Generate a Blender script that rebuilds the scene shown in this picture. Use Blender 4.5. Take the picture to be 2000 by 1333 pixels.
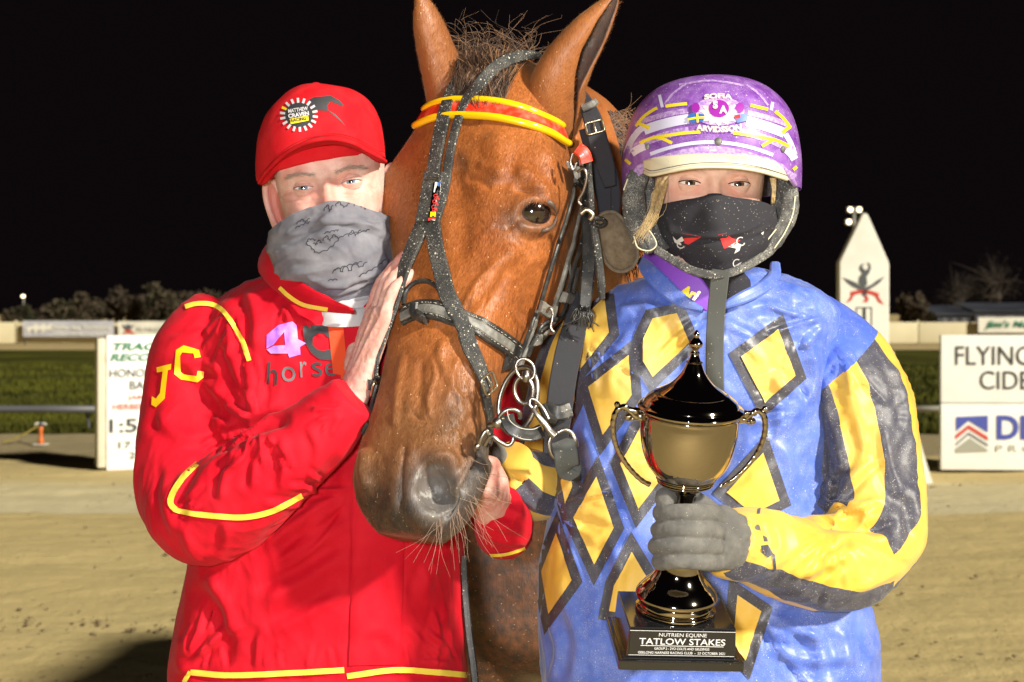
import bpy, bmesh, math, random
import numpy as np
from mathutils import Vector, Matrix, geometry
from mathutils.bvhtree import BVHTree

random.seed(7)
rng = np.random.default_rng(7)
for o in list(bpy.data.objects):
    bpy.data.objects.remove(o, do_unlink=True)
SC = bpy.context.scene
COL = SC.collection
R = math.radians

# ------------------------------------------------------------------ camera, sky, lights, exposure
LENS, EYE = 50.0, 1.47                 # focal length (36 mm sensor), eye height in metres
FP = LENS / 36.0 * 2000.0              # focal length in photograph pixels
CX, CY = 1000.0, 610.0                 # principal column, horizon row in the photograph
cam_d = bpy.data.cameras.new("camera")
cam_d.lens, cam_d.sensor_width = LENS, 36.0
cam_d.shift_y = -(666.5 - CY) / 2000.0
cam_d.clip_start, cam_d.clip_end = 0.05, 2000.0
cam_d.dof.use_dof = True
cam_d.dof.focus_distance = 1.80
cam_d.dof.aperture_fstop = 9.0
cam = bpy.data.objects.new("camera", cam_d)
COL.objects.link(cam)
cam.location = (0, 0, EYE)
cam.rotation_euler = (R(90), 0, 0)
SC.camera = cam

world = bpy.data.worlds.new("World")
SC.world = world
world.use_nodes = True
wn = world.node_tree
bg = wn.nodes["Background"]
sky = wn.nodes.new("ShaderNodeTexSky")
sky.sky_type = 'NISHITA'
sky.sun_disc = False
sky.sun_elevation = R(-9.0)
sky.sun_rotation = R(130)
haze_c = wn.nodes.new("ShaderNodeMix"); haze_c.data_type = 'RGBA'; haze_c.blend_type = 'ADD'
haze_c.inputs[0].default_value = 1.0
haze_c.inputs[7].default_value = (0.016, 0.011, 0.013, 1)      # faint stray light of the course in the night air
wn.links.new(sky.outputs[0], haze_c.inputs[6])
wn.links.new(haze_c.outputs[2], bg.inputs[0])
bg.inputs[1].default_value = 0.10

# the course floodlights behind the photographer, high on the right
sun_d = bpy.data.lights.new("floodlights", 'SUN')
sun_d.energy, sun_d.angle, sun_d.color = 3.0, R(4.0), (1.0, 0.93, 0.78)
sun = bpy.data.objects.new("floodlights", sun_d)
COL.objects.link(sun)
_dir = Vector((0.70, -0.62, 0.50)).normalized()
sun.rotation_euler = _dir.to_track_quat('Z', 'Y').to_euler()
# the photographer's flash gun, up and left of the lens
fl_d = bpy.data.lights.new("camera_flash", 'POINT')
fl_d.energy, fl_d.shadow_soft_size, fl_d.color = 58.0, 0.06, (1.0, 0.98, 0.96)
fl = bpy.data.objects.new("camera_flash", fl_d)
COL.objects.link(fl)
fl.location = (-0.13, -0.10, EYE + 0.06)

vs = SC.view_settings
vs.view_transform, vs.look, vs.gamma, vs.exposure = 'Standard', 'None', 1.0, 1.25
vs.use_curve_mapping = False
SC.render.engine = 'CYCLES'
SC.cycles.max_bounces = 6
SC.cycles.use_denoising = True

# ------------------------------------------------------------------ geometry helpers
def W(px, py, d):
    """World point seen at photograph pixel (px, py) at d metres from the lens plane."""
    return np.array([(px - CX) / FP * d, d, EYE + (CY - py) / FP * d])

def proj(V):
    V = np.asarray(V, float)
    d = np.maximum(V[..., 1], 0.05)
    return np.stack([CX + FP * V[..., 0] / d, CY - FP * (V[..., 2] - EYE) / d], -1)

def nrm(v):
    v = np.asarray(v, float)
    return v / np.maximum(np.linalg.norm(v, axis=-1, keepdims=True), 1e-12)

def crom(P, n, closed=False):
    """Catmull-Rom resampling of control rows P (k, dim) to n rows, even in parameter."""
    P = np.asarray(P, float)
    k = len(P)
    if closed:
        u = np.arange(n) / n * k
    else:
        u = np.linspace(0, k - 1, n)
    i = np.minimum(np.floor(u).astype(int), k - 1 if closed else k - 2)
    f = (u - i)[:, None]
    def g(j):
        if closed:
            return P[j % k]
        lo = 2 * P[0] - P[1]
        hi = 2 * P[-1] - P[-2]
        Q = np.vstack([lo, P, hi])
        return Q[np.clip(j + 1, 0, k + 1)]
    a, b, c, d = g(i - 1), g(i), g(i + 1), g(i + 2)
    return 0.5 * (2 * b + (c - a) * f + (2 * a - 5 * b + 4 * c - d) * f**2 + (3 * b - a - 3 * c + d) * f**3)

def cromt(T, P, t):
    """Cubic (monotone-ish) interpolation of rows P known at knots T, evaluated at t."""
    T, P, t = np.asarray(T, float), np.asarray(P, float), np.asarray(t, float)
    sh = P.shape[1:]
    P = P.reshape(len(T), -1)
    m = np.zeros_like(P)
    m[1:-1] = (P[2:] - P[:-2]) / (T[2:] - T[:-2])[:, None]
    m[0] = (P[1] - P[0]) / (T[1] - T[0]); m[-1] = (P[-1] - P[-2]) / (T[-1] - T[-2])
    i = np.clip(np.searchsorted(T, t, side='right') - 1, 0, len(T) - 2)
    h = (T[i + 1] - T[i])[:, None]
    s = ((t - T[i]) / h[:, 0])[:, None]
    out = ((2*s**3 - 3*s**2 + 1) * P[i] + (s**3 - 2*s**2 + s) * h * m[i]
           + (-2*s**3 + 3*s**2) * P[i + 1] + (s**3 - s**2) * h * m[i + 1])
    return out.reshape((len(t),) + sh)

def resample(P, n):
    P = np.asarray(P, float)
    D = crom(P, max(200, 30 * len(P)))
    s = np.concatenate([[0], np.cumsum(np.linalg.norm(np.diff(D, axis=0), axis=1))])
    u = np.linspace(0, s[-1], n)
    return np.stack([np.interp(u, s, D[:, k]) for k in range(D.shape[1])], 1)

_perm = np.random.default_rng(3).permutation(512).astype(np.int64)
_grad = nrm(np.random.default_rng(4).normal(size=(512, 3)))
def noise(P, seed=0):
    """Gradient noise, about -1 to 1, at points P (n, 3)."""
    P = np.asarray(P, float) + seed * 17.31
    i = np.floor(P).astype(np.int64)
    f = P - i
    u = f * f * f * (f * (f * 6 - 15) + 10)
    tot = 0
    for dx in (0, 1):
        for dy in (0, 1):
            for dz in (0, 1):
                h = _perm[(_perm[(_perm[(i[:, 0] + dx) % 512] + i[:, 1] + dy) % 512] + i[:, 2] + dz) % 512]
                g = _grad[h]
                dd = g[:, 0] * (f[:, 0] - dx) + g[:, 1] * (f[:, 1] - dy) + g[:, 2] * (f[:, 2] - dz)
                w = (u[:, 0] if dx else 1 - u[:, 0]) * (u[:, 1] if dy else 1 - u[:, 1]) * (u[:, 2] if dz else 1 - u[:, 2])
                tot = tot + w * dd
    return tot * 1.7

def fbm(P, octaves=3, seed=0):
    a, s, t = 1.0, 1.0, 0
    for k in range(octaves):
        t = t + a * noise(np.asarray(P) * s, seed + k)
        a *= 0.5; s *= 2.03
    return t

def vnormals(V, F):
    V = np.asarray(V, float)
    N = np.zeros_like(V)
    for f in (F if isinstance(F, list) else [F]):
        f = np.asarray(f)
        if f.size == 0:
            continue
        a, b, c = V[f[:, 0]], V[f[:, 1]], V[f[:, 2]]
        n = np.cross(b - a, c - a)
        if f.shape[1] == 4:
            n = n + np.cross(c - a, V[f[:, 3]] - a)
        for k in range(f.shape[1]):
            np.add.at(N, f[:, k], n)
    return nrm(N)

class Geo:
    """Vertices, quads/tris and optional per-corner uv; geos can be merged."""
    def __init__(s, V, quads=None, tris=None, uvq=None, uvt=None):
        s.V = np.asarray(V, float)
        s.Q = np.zeros((0, 4), int) if quads is None else np.asarray(quads, int).reshape(-1, 4)
        s.T = np.zeros((0, 3), int) if tris is None else np.asarray(tris, int).reshape(-1, 3)
        s.uvq = np.zeros((len(s.Q), 4, 2)) if uvq is None else np.asarray(uvq, float)
        s.uvt = np.zeros((len(s.T), 3, 2)) if uvt is None else np.asarray(uvt, float)
        s.mi_q = np.zeros(len(s.Q), int); s.mi_t = np.zeros(len(s.T), int)
        s.col = None
    def mat_index(s, i):
        s.mi_q[:] = i; s.mi_t[:] = i
        return s
    def N(s):
        return vnormals(s.V, [s.Q, s.T])
    def bvh(s):
        return BVHTree.FromPolygons([tuple(v) for v in s.V], [tuple(int(i) for i in q) for q in s.Q] + [tuple(int(i) for i in t) for t in s.T])

def merge(*gs):
    V, Q, T, uq, ut, mq, mt, col = [], [], [], [], [], [], [], []
    n = 0
    hascol = any(g.col is not None for g in gs)
    for g in gs:
        V.append(g.V); Q.append(g.Q + n); T.append(g.T + n); uq.append(g.uvq); ut.append(g.uvt)
        mq.append(g.mi_q); mt.append(g.mi_t)
        if hascol:
            col.append(g.col if g.col is not None else np.zeros((len(g.V), 3)))
        n += len(g.V)
    o = Geo(np.vstack(V), np.vstack(Q), np.vstack(T), np.concatenate(uq), np.concatenate(ut))
    o.mi_q, o.mi_t = np.concatenate(mq), np.concatenate(mt)
    if hascol:
        o.col = np.vstack(col)
    return o

def grid(P, closed_v=False, closed_u=False, flip=False):
    """Quads over a (nu, nv, 3) array of points."""
    nu, nv = P.shape[:2]
    iu = np.arange(nu if closed_u else nu - 1)
    iv = np.arange(nv if closed_v else nv - 1)
    A, B = np.meshgrid(iu, iv, indexing='ij')
    A1, B1 = (A + 1) % nu, (B + 1) % nv
    q = np.stack([A * nv + B, A1 * nv + B, A1 * nv + B1, A * nv + B1], -1).reshape(-1, 4)
    du, dv = (nu if closed_u else nu - 1), (nv if closed_v else nv - 1)
    uv = np.stack([np.stack([A / du, B / dv], -1), np.stack([(A + 1) / du, B / dv], -1),
                   np.stack([(A + 1) / du, (B + 1) / dv], -1), np.stack([A / du, (B + 1) / dv], -1)], 2).reshape(-1, 4, 2)
    if flip:
        q = q[:, ::-1]; uv = uv[:, ::-1]
    return Geo(P.reshape(-1, 3), q, uvq=uv)

def tube_rings(P, caps=True, flip=False):
    """Closed-section tube through rings P (nu, nv, 3) with fan caps."""
    g = grid(P, closed_v=True, flip=flip)
    if caps:
        nu, nv = P.shape[:2]
        c0, c1 = len(g.V), len(g.V) + 1
        g.V = np.vstack([g.V, P[0].mean(0), P[-1].mean(0)])
        j = np.arange(nv); j1 = (j + 1) % nv
        t0 = np.stack([np.full(nv, c0), j, j1], 1)
        t1 = np.stack([np.full(nv, c1), (nu - 1) * nv + j1, (nu - 1) * nv + j], 1)
        if flip:
            t0, t1 = t0[:, ::-1], t1[:, ::-1]
        g.T = np.vstack([t0, t1]); g.uvt = np.zeros((len(g.T), 3, 2)); g.mi_t = np.zeros(len(g.T), int)
        g.uvt[:nv, :, 0] = 0.0; g.uvt[nv:, :, 0] = 1.0
    return outward(g)

def outward(g):
    """Flip faces if a closed shell is inside out."""
    c = g.V.mean(0); vol = 0.0
    for f in (g.Q[:, :3], g.Q[:, [0, 2, 3]], g.T):
        if len(f):
            a, b, d = g.V[f[:, 0]] - c, g.V[f[:, 1]] - c, g.V[f[:, 2]] - c
            vol += np.sum(a * np.cross(b, d))
    if vol < 0:
        g.Q = g.Q[:, ::-1].copy(); g.uvq = g.uvq[:, ::-1].copy(); g.T = g.T[:, ::-1].copy(); g.uvt = g.uvt[:, ::-1].copy()
    return g

def frames(P, up=(0, 0, 1)):
    """Parallel-transport frames along a path: tangent, side, up."""
    P = np.asarray(P, float)
    T = nrm(np.gradient(P, axis=0))
    S = np.zeros_like(T); U = np.zeros_like(T)
    u = np.asarray(up, float)
    for k in range(len(P)):
        u = u - T[k] * np.dot(u, T[k])
        if np.linalg.norm(u) < 1e-6:
            u = np.cross(T[k], [1, 0, 0.3])
        u = u / np.linalg.norm(u)
        U[k] = u
        S[k] = np.cross(T[k], u)
    return T, S, U

def sweep(path, rad, n=24, m=None, up=(0, 0, 1), squash=1.0, caps=True, power=2.0, smooth_path=True):
    """Tube along path. rad: radius or list (per control point); squash: up-axis factor."""
    path = np.asarray(path, float)
    rad = np.full(len(path), rad, float) if np.isscalar(rad) else np.asarray(rad, float)
    sq = np.full(len(path), squash, float) if np.isscalar(squash) else np.asarray(squash, float)
    if smooth_path:
        m = m or 10 * len(path)
        D = resample(np.column_stack([path, rad, sq]), m)
    else:
        D = np.column_stack([path, rad, sq])
    P, r, q = D[:, :3], D[:, 3], D[:, 4]
    T, S, U = frames(P, up)
    a = np.linspace(0, 2 * np.pi, n, endpoint=False)
    ca, sa = np.cos(a), np.sin(a)
    e = 2.0 / power
    ca, sa = np.sign(ca) * np.abs(ca)**e, np.sign(sa) * np.abs(sa)**e
    ring = P[:, None] + r[:, None, None] * (S[:, None] * ca[None, :, None] + U[:, None] * (sa[None, :, None] * q[:, None, None]))
    g = tube_rings(ring, caps)
    g.path = (P, T, S, U, r)
    return g

def finger(path, rad, n=14, m=26):
    """Tapered digit with a rounded tip and knuckle swellings."""
    D = resample(np.column_stack([path, rad]), m)
    P, r = D[:, :3], D[:, 3].copy()
    s = np.linspace(0, 1, m)
    r *= np.sqrt(np.clip(1 - np.clip((s - 0.88) / 0.125, 0, 1)**2, 0.02, 1))
    T, S, U = frames(P)
    a = np.linspace(0, 2 * np.pi, n, endpoint=False)
    ring = P[:, None] + r[:, None, None] * (S[:, None] * np.cos(a)[None, :, None] + U[:, None] * np.sin(a)[None, :, None])
    return tube_rings(ring)

def remesh(g, voxel, smooth=6):
    """Fuse overlapping shells into one continuous surface."""
    me = to_mesh("tmp", g)
    ob = bpy.data.objects.new("tmp", me)
    COL.objects.link(ob)
    md = ob.modifiers.new("r", 'REMESH'); md.mode = 'VOXEL'; md.voxel_size = voxel
    if smooth:
        sm = ob.modifiers.new("s", 'SMOOTH'); sm.factor = 0.5; sm.iterations = smooth
    dg = bpy.context.evaluated_depsgraph_get()
    ev = ob.evaluated_get(dg)
    m2 = ev.to_mesh()
    V = np.zeros(len(m2.vertices) * 3); m2.vertices.foreach_get("co", V)
    Q = [tuple(p.vertices) for p in m2.polygons]
    ev.to_mesh_clear()
    bpy.data.objects.remove(ob); bpy.data.meshes.remove(me)
    q = [f for f in Q if len(f) == 4]; t = [f for f in Q if len(f) == 3]
    return Geo(V.reshape(-1, 3), q if q else None, t if t else None)

def lathe(prof, n=64, origin=(0, 0, 0), axis=(0, 0, 1), xdir=(1, 0, 0)):
    """prof: (radius, height) rows, bottom to top."""
    ax = nrm(np.asarray(axis, float)); x = np.asarray(xdir, float); x = nrm(x - ax * np.dot(x, ax)); y = np.cross(ax, x)
    a = np.linspace(0, 2 * np.pi, n, endpoint=False)
    pr = np.asarray(prof, float)
    ring = (np.asarray(origin, float) + pr[:, 1][:, None, None] * ax
            + pr[:, 0][:, None, None] * (np.cos(a)[None, :, None] * x + np.sin(a)[None, :, None] * y))
    return tube_rings(ring, caps=True, flip=True)

def box(size, center=(0, 0, 0), bevel=0.0, M=None):
    bm = bmesh.new()
    bmesh.ops.create_cube(bm, size=1.0)
    bmesh.ops.scale(bm, vec=size, verts=bm.verts)
    if bevel:
        bmesh.ops.bevel(bm, geom=bm.edges[:], offset=bevel, segments=2, affect='EDGES', profile=0.6)
    V = np.array([v.co[:] for v in bm.verts]) + np.asarray(center)
    bm.verts.index_update()
    q, t = [], []
    for f in bm.faces:
        i = [v.index for v in f.verts]
        if len(i) == 4: q.append(i)
        elif len(i) == 3: t.append(i)
        else:
            for k in range(1, len(i) - 1): t.append([i[0], i[k], i[k + 1]])
    bm.free()
    if M is not None:
        M = np.array(M)
        V = V @ M[:3, :3].T + M[:3, 3]
    return Geo(V, q if q else None, t if t else None)

def to_mesh(name, g, uv=False):
    me = bpy.data.meshes.new(name)
    nq, nt = len(g.Q), len(g.T)
    loops = np.concatenate([g.Q.ravel(), g.T.ravel()]).astype(np.int32)
    starts = np.concatenate([np.arange(nq) * 4, nq * 4 + np.arange(nt) * 3]).astype(np.int32)
    me.vertices.add(len(g.V)); me.vertices.foreach_set("co", g.V.astype(np.float32).ravel())
    me.loops.add(len(loops)); me.loops.foreach_set("vertex_index", loops)
    me.polygons.add(nq + nt); me.polygons.foreach_set("loop_start", starts)
    me.polygons.foreach_set("material_index", np.concatenate([g.mi_q, g.mi_t]).astype(np.int32))
    me.update(calc_edges=True); me.validate()
    if uv:
        l = me.uv_layers.new(name="uv")
        l.data.foreach_set("uv", np.concatenate([g.uvq.reshape(-1, 2), g.uvt.reshape(-1, 2)]).astype(np.float32).ravel())
    if g.col is not None:
        c = me.color_attributes.new("tint", 'FLOAT_COLOR', 'POINT')
        c.data.foreach_set("color", np.column_stack([g.col, np.ones(len(g.col))]).astype(np.float32).ravel())
    return me

def obj(name, g, mat, parent=None, smooth=True, uv=False, label=None, cat=None, group=None, kind=None):
    me = g if isinstance(g, bpy.types.Mesh) else to_mesh(name, g, uv)
    if not isinstance(g, bpy.types.Mesh):
        for m in (mat if isinstance(mat, (list, tuple)) else [mat]):
            me.materials.append(m)
        me.polygons.foreach_set("use_smooth", np.full(len(me.polygons), bool(smooth) and not getattr(g, 'flat', False)))
    o = bpy.data.objects.new(name, me)
    COL.objects.link(o)
    if parent is not None:
        o.parent = parent
        o.matrix_parent_inverse = parent.matrix_basis.inverted() if parent.parent is None else Matrix()
    tag(o, label, cat, group, kind)
    return o

def tag(o, label=None, cat=None, group=None, kind=None):
    for k, v in (("label", label), ("category", cat), ("group", group), ("kind", kind)):
        if v: o[k] = v
    return o

def thing(name, loc, label, cat, group=None):
    o = bpy.data.objects.new(name, None)
    o.empty_display_size = 0.1
    o.location = loc
    COL.objects.link(o)
    return tag(o, label, cat, group)

# ---- shaping against the photograph's measured features (design-time sculpting, along normals)
def seg_dist(Q, line):
    """Distance of 2-D points Q to a polyline and the fraction along it."""
    L = np.asarray(line, float)
    best = np.full(len(Q), 1e9); frac = np.zeros(len(Q)); side = np.zeros(len(Q))
    ln = np.linalg.norm(np.diff(L, axis=0), axis=1); tot = ln.sum(); acc = 0
    for k in range(len(L) - 1):
        a, d = L[k], L[k + 1] - L[k]
        t = np.clip(((Q - a) @ d) / max(d @ d, 1e-9), 0, 1)
        r = Q - (a + t[:, None] * d)
        dd = np.linalg.norm(r, axis=1)
        m = dd < best
        best[m] = dd[m]; frac[m] = (acc + t[m] * ln[k]) / tot
        side[m] = (d[0] * r[m, 1] - d[1] * r[m, 0]) / max(ln[k], 1e-9)
        acc += ln[k]
    return best, frac, side

def strokes(g, S, facing=0.05, mask=None):
    """Raise (h>0) or sink (h<0) the surface along lines; S rows: (line, width px, height m[, kind])."""
    N = g.N()
    view = nrm(np.array([0, 0, EYE]) - g.V)
    fr = np.clip((np.sum(N * view, 1) - facing) * 4, 0, 1)
    Q0 = proj(g.V)
    Vall, Nall, frall = g.V, N, fr
    out = g.V.copy()
    for s in S:
        line, w, h = s[:3]
        kind = s[3] if len(s) > 3 else 'ridge'
        la = np.asarray(line, float)
        sel = np.where((frall > 0) & (Q0[:, 0] > la[:, 0].min() - 4 * w) & (Q0[:, 0] < la[:, 0].max() + 4 * w) & (Q0[:, 1] > la[:, 1].min() - 4 * w) & (Q0[:, 1] < la[:, 1].max() + 4 * w))[0]
        if len(sel) == 0: continue
        N, fr = Nall[sel], frall[sel]
        L = crom(np.asarray(line, float), 12 * len(line)) if len(line) > 2 else np.asarray(line, float)
        Q = Q0[sel]
        d, f, sd = seg_dist(Q, L)
        end = np.clip(np.minimum(f, 1 - f) * 5, 0, 1)
        end = end * end * (3 - 2 * end)
        if kind == 'ridge':
            p = np.exp(-(d / w)**2)
            if len(line) == 1: pass
        elif kind == 'fold':     # a raised roll with a trough on its positive side
            x = sd / w
            p = np.where(np.abs(sd) < d + 1e-6, np.exp(-x**2) - 0.8 * np.exp(-(x - 1.5)**2), 0) * np.exp(-np.maximum(d - np.abs(sd), 0)**2 / w**2)
        elif kind == 'flat':
            p = np.exp(-(d / w)**2); end = 1.0
        out[sel] += N * (h * p * end * fr)[:, None]
    g.V = out
    return g

def fan(cx, cy, a0, a1, n, r0, r1, w, h, seed):
    """Tension folds running out from a pinch point (angles in degrees, clockwise from image right)."""
    q = random.Random(seed); out = []
    for k in range(n):
        a = R(a0 + (a1 - a0) * (k + 0.5 + q.uniform(-0.35, 0.35)) / n); b = a + R(q.uniform(-22, 22))
        ra, rb = r0 * q.uniform(0.5, 1.5), r1 * q.uniform(0.45, 1.0)
        p0 = (cx + ra * math.cos(a), cy + ra * math.sin(a)); p2 = (cx + rb * math.cos((a + b) / 2), cy + rb * math.sin((a + b) / 2))
        p1 = ((p0[0] + p2[0]) / 2 + q.uniform(-.08, .08) * rb, (p0[1] + p2[1]) / 2 + q.uniform(-.08, .08) * rb)
        out.append(([p0, p1, p2], w * q.uniform(0.7, 1.3), h * q.uniform(0.5, 1.2), 'fold'))
    return out

def spot(g, px, py, rx, ry, h, ang=0.0, facing=0.05, power=2):
    """Elliptical swelling / dent at a photograph position."""
    N = g.N(); view = nrm(np.array([0, 0, EYE]) - g.V)
    fr = np.clip((np.sum(N * view, 1) - facing) * 4, 0, 1)
    Q = proj(g.V) - np.array([px, py]); c, s = math.cos(R(ang)), math.sin(R(ang))
    x = (Q[:, 0] * c + Q[:, 1] * s) / rx; y = (-Q[:, 0] * s + Q[:, 1] * c) / ry
    rr = np.sqrt(x * x + y * y)
    g.V = g.V + N * (h * np.exp(-rr**power) * fr)[:, None]
    return g

def spot_w(g, px, py, rx, ry, ang=0.0, power=2):
    Q = proj(g.V) - np.array([px, py]); c, s = math.cos(R(ang)), math.sin(R(ang))
    x = (Q[:, 0] * c + Q[:, 1] * s) / rx; y = (-Q[:, 0] * s + Q[:, 1] * c) / ry
    return np.exp(-np.sqrt(x * x + y * y)**power)

def hit(bvh, px, py, off=0.0, dmax=6.0, near=None, dmin=None):
    """Point on a surface under a photograph pixel; falls back to the closest surface point."""
    o = Vector((0, 0, EYE)); dr = Vector(W(px, py, 1.0)) - o
    if dmin: o = o + dr * dmin
    loc, n, i, d = bvh.ray_cast(o, dr.normalized(), dmax)
    if loc is None:
        if near is None:
            return None, None
        loc, n, i, d = bvh.find_nearest(Vector(W(px, py, near)))
    if n.dot(dr) > 0: n = -n
    return np.array(loc) + np.array(n) * off, np.array(n)

def decal(name, poly, bvh, off, mat, parent, step=10, holes=(), kind=None, label=None, dmin=None):
    """A patch of cloth or print lying on a surface, outlined by photograph pixels."""
    def dens(p):
        p = [np.asarray(q, float) for q in p]; out = []
        for k in range(len(p)):
            a, b = p[k], p[(k + 1) % len(p)]
            n = max(1, int(np.linalg.norm(b - a) / step))
            out += [a + (b - a) * j / n for j in range(n)]
        return out
    loops = [dens(poly)] + [dens(h) for h in holes]
    V, E = [], []
    for lp in loops:
        n0 = len(V); V += [tuple(p) for p in lp]
        E += [(n0 + k, n0 + (k + 1) % len(lp)) for k in range(len(lp))]
    P = np.array(loops[0]); lo, hi = P.min(0), P.max(0)
    pts = [(x, y) for x in np.arange(lo[0] + step * 0.37, hi[0], step) for y in np.arange(lo[1] + step * 0.41, hi[1], step)]
    if pts:
        d, _, _ = seg_dist(np.array(pts), np.vstack([P, P[:1]]))
        V += [tuple(p) for p, dd in zip(pts, d) if dd > step * 0.35]
    r = geometry.delaunay_2d_cdt([Vector(v) for v in V], E, [], 5 if holes else 1, 1e-5)
    v2, tri = r[0], [t for t in r[2]]
    X, ok = np.zeros((len(v2), 3)), np.zeros(len(v2), bool)
    for k, p in enumerate(v2):
        q, n = hit(bvh, p[0], p[1], 0.0, dmin=dmin)
        if q is not None:                    # lift off evenly so seams stay straight over creases
            X[k], ok[k] = q + off * nrm(0.8 * nrm(np.array([0, 0, EYE]) - q) + 0.2 * n), True
    T = []
    for t in tri:
        t = list(t)
        for k in range(1, len(t) - 1):
            a = (t[0], t[k], t[k + 1])
            if ok[list(a)].all():
                d = X[list(a), 1]
                if d.max() - d.min() < 0.05:
                    T.append(a)
    if not T:
        return None
    T = np.array(T)
    n = np.cross(X[T[:, 1]] - X[T[:, 0]], X[T[:, 2]] - X[T[:, 0]])
    view = np.array([0, 0, EYE]) - X[T[:, 0]]
    fl_ = np.sum(n * view, 1) < 0
    T[fl_] = T[fl_][:, ::-1]
    used = np.unique(T); mp = np.zeros(len(X), int); mp[used] = np.arange(len(used))
    return obj(name, Geo(X[used], tris=mp[T]), mat, parent, kind=kind, label=label)

def text2d(s, size=1.0, bold=0.0, shear=0.0, spacing=1.0, align='CENTER'):
    cu = bpy.data.curves.new("t", 'FONT')
    cu.body, cu.size, cu.offset, cu.shear, cu.space_character, cu.align_x, cu.align_y = s, 1.0, bold, shear, spacing, align, 'CENTER'
    cu.resolution_u = 4
    ob = bpy.data.objects.new("t", cu); COL.objects.link(ob)
    dg = bpy.context.evaluated_depsgraph_get()
    ev = ob.evaluated_get(dg); m = ev.to_mesh()
    V = np.array([v.co[:] for v in m.vertices]) * size if len(m.vertices) else np.zeros((0, 3))
    T = []
    m.calc_loop_triangles()
    for t in m.loop_triangles: T.append(tuple(t.vertices))
    ev.to_mesh_clear()
    bpy.data.objects.remove(ob); bpy.data.curves.remove(cu)
    return V, np.array(T, int).reshape(-1, 3)

def split_long(V, T, mx):
    bm = bmesh.new()
    vs_ = [bm.verts.new(v) for v in V]
    for t in T:
        try: bm.faces.new([vs_[i] for i in t])
        except ValueError: pass
    bmesh.ops.remove_doubles(bm, verts=bm.verts, dist=1e-6)
    for _ in range(4):
        e = [e for e in bm.edges if e.calc_length() > mx]
        if not e: break
        bmesh.ops.subdivide_edges(bm, edges=e, cuts=1)
        bmesh.ops.triangulate(bm, faces=bm.faces[:])
    bm.verts.index_update()
    V = np.array([v.co[:] for v in bm.verts]); T = np.array([[v.index for v in f.verts] for f in bm.faces])
    bm.free()
    return V, T

def letters(name, s, bvh, cx, cy, hgt, off, mat, parent, bold=0.02, shear=0.0, rot=0.0, width=None, arc=0.0, spacing=1.0, mx=12, dmin=None):
    """Lettering laid on a surface; cx, cy centre and hgt cap height in photograph pixels."""
    V, T = text2d(s, 1.0, bold, shear, spacing)
    if len(V) == 0: return None
    V[:, :2] -= (V[:, :2].max(0) + V[:, :2].min(0)) / 2
    h0 = np.ptp(V[:, 1]); w0 = np.ptp(V[:, 0])
    k = hgt / h0; kx = k if width is None else width / w0
    x, y = V[:, 0] * kx, -V[:, 1] * k
    if arc:
        y = y + arc * (2 * x / (w0 * kx))**2
    P, T = split_long(np.column_stack([x, y, 0 * x]), T, mx)
    c, sn = math.cos(R(rot)), math.sin(R(rot))
    X = np.zeros((len(P), 3)); ok = np.zeros(len(P), bool)
    for i, p in enumerate(P):
        q, n = hit(bvh, cx + p[0] * c - p[1] * sn, cy + p[0] * sn + p[1] * c, off, dmin=dmin)
        if q is not None: X[i], ok[i] = q, True
    T = T[ok[T].all(1)]
    if len(T) == 0: return None
    n = np.cross(X[T[:, 1]] - X[T[:, 0]], X[T[:, 2]] - X[T[:, 0]])
    f = np.sum(n * (np.array([0, 0, EYE]) - X[T[:, 0]]), 1) < 0
    T[f] = T[f][:, ::-1]
    return obj(name, Geo(X, tris=T), mat, parent)

def ribbon_poly(line, w, closed=False):
    L = crom(np.asarray(line, float), 8 * len(line)) if len(line) > 2 else np.asarray(line, float)
    t = nrm(np.gradient(L, axis=0)); n = np.stack([-t[:, 1], t[:, 0]], 1)
    w = np.interp(np.linspace(0, 1, len(L)), np.linspace(0, 1, len(w)), w)[:, None] if not np.isscalar(w) else w
    return list(map(tuple, np.vstack([L + n * w / 2, (L - n * w / 2)[::-1]])))

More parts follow.
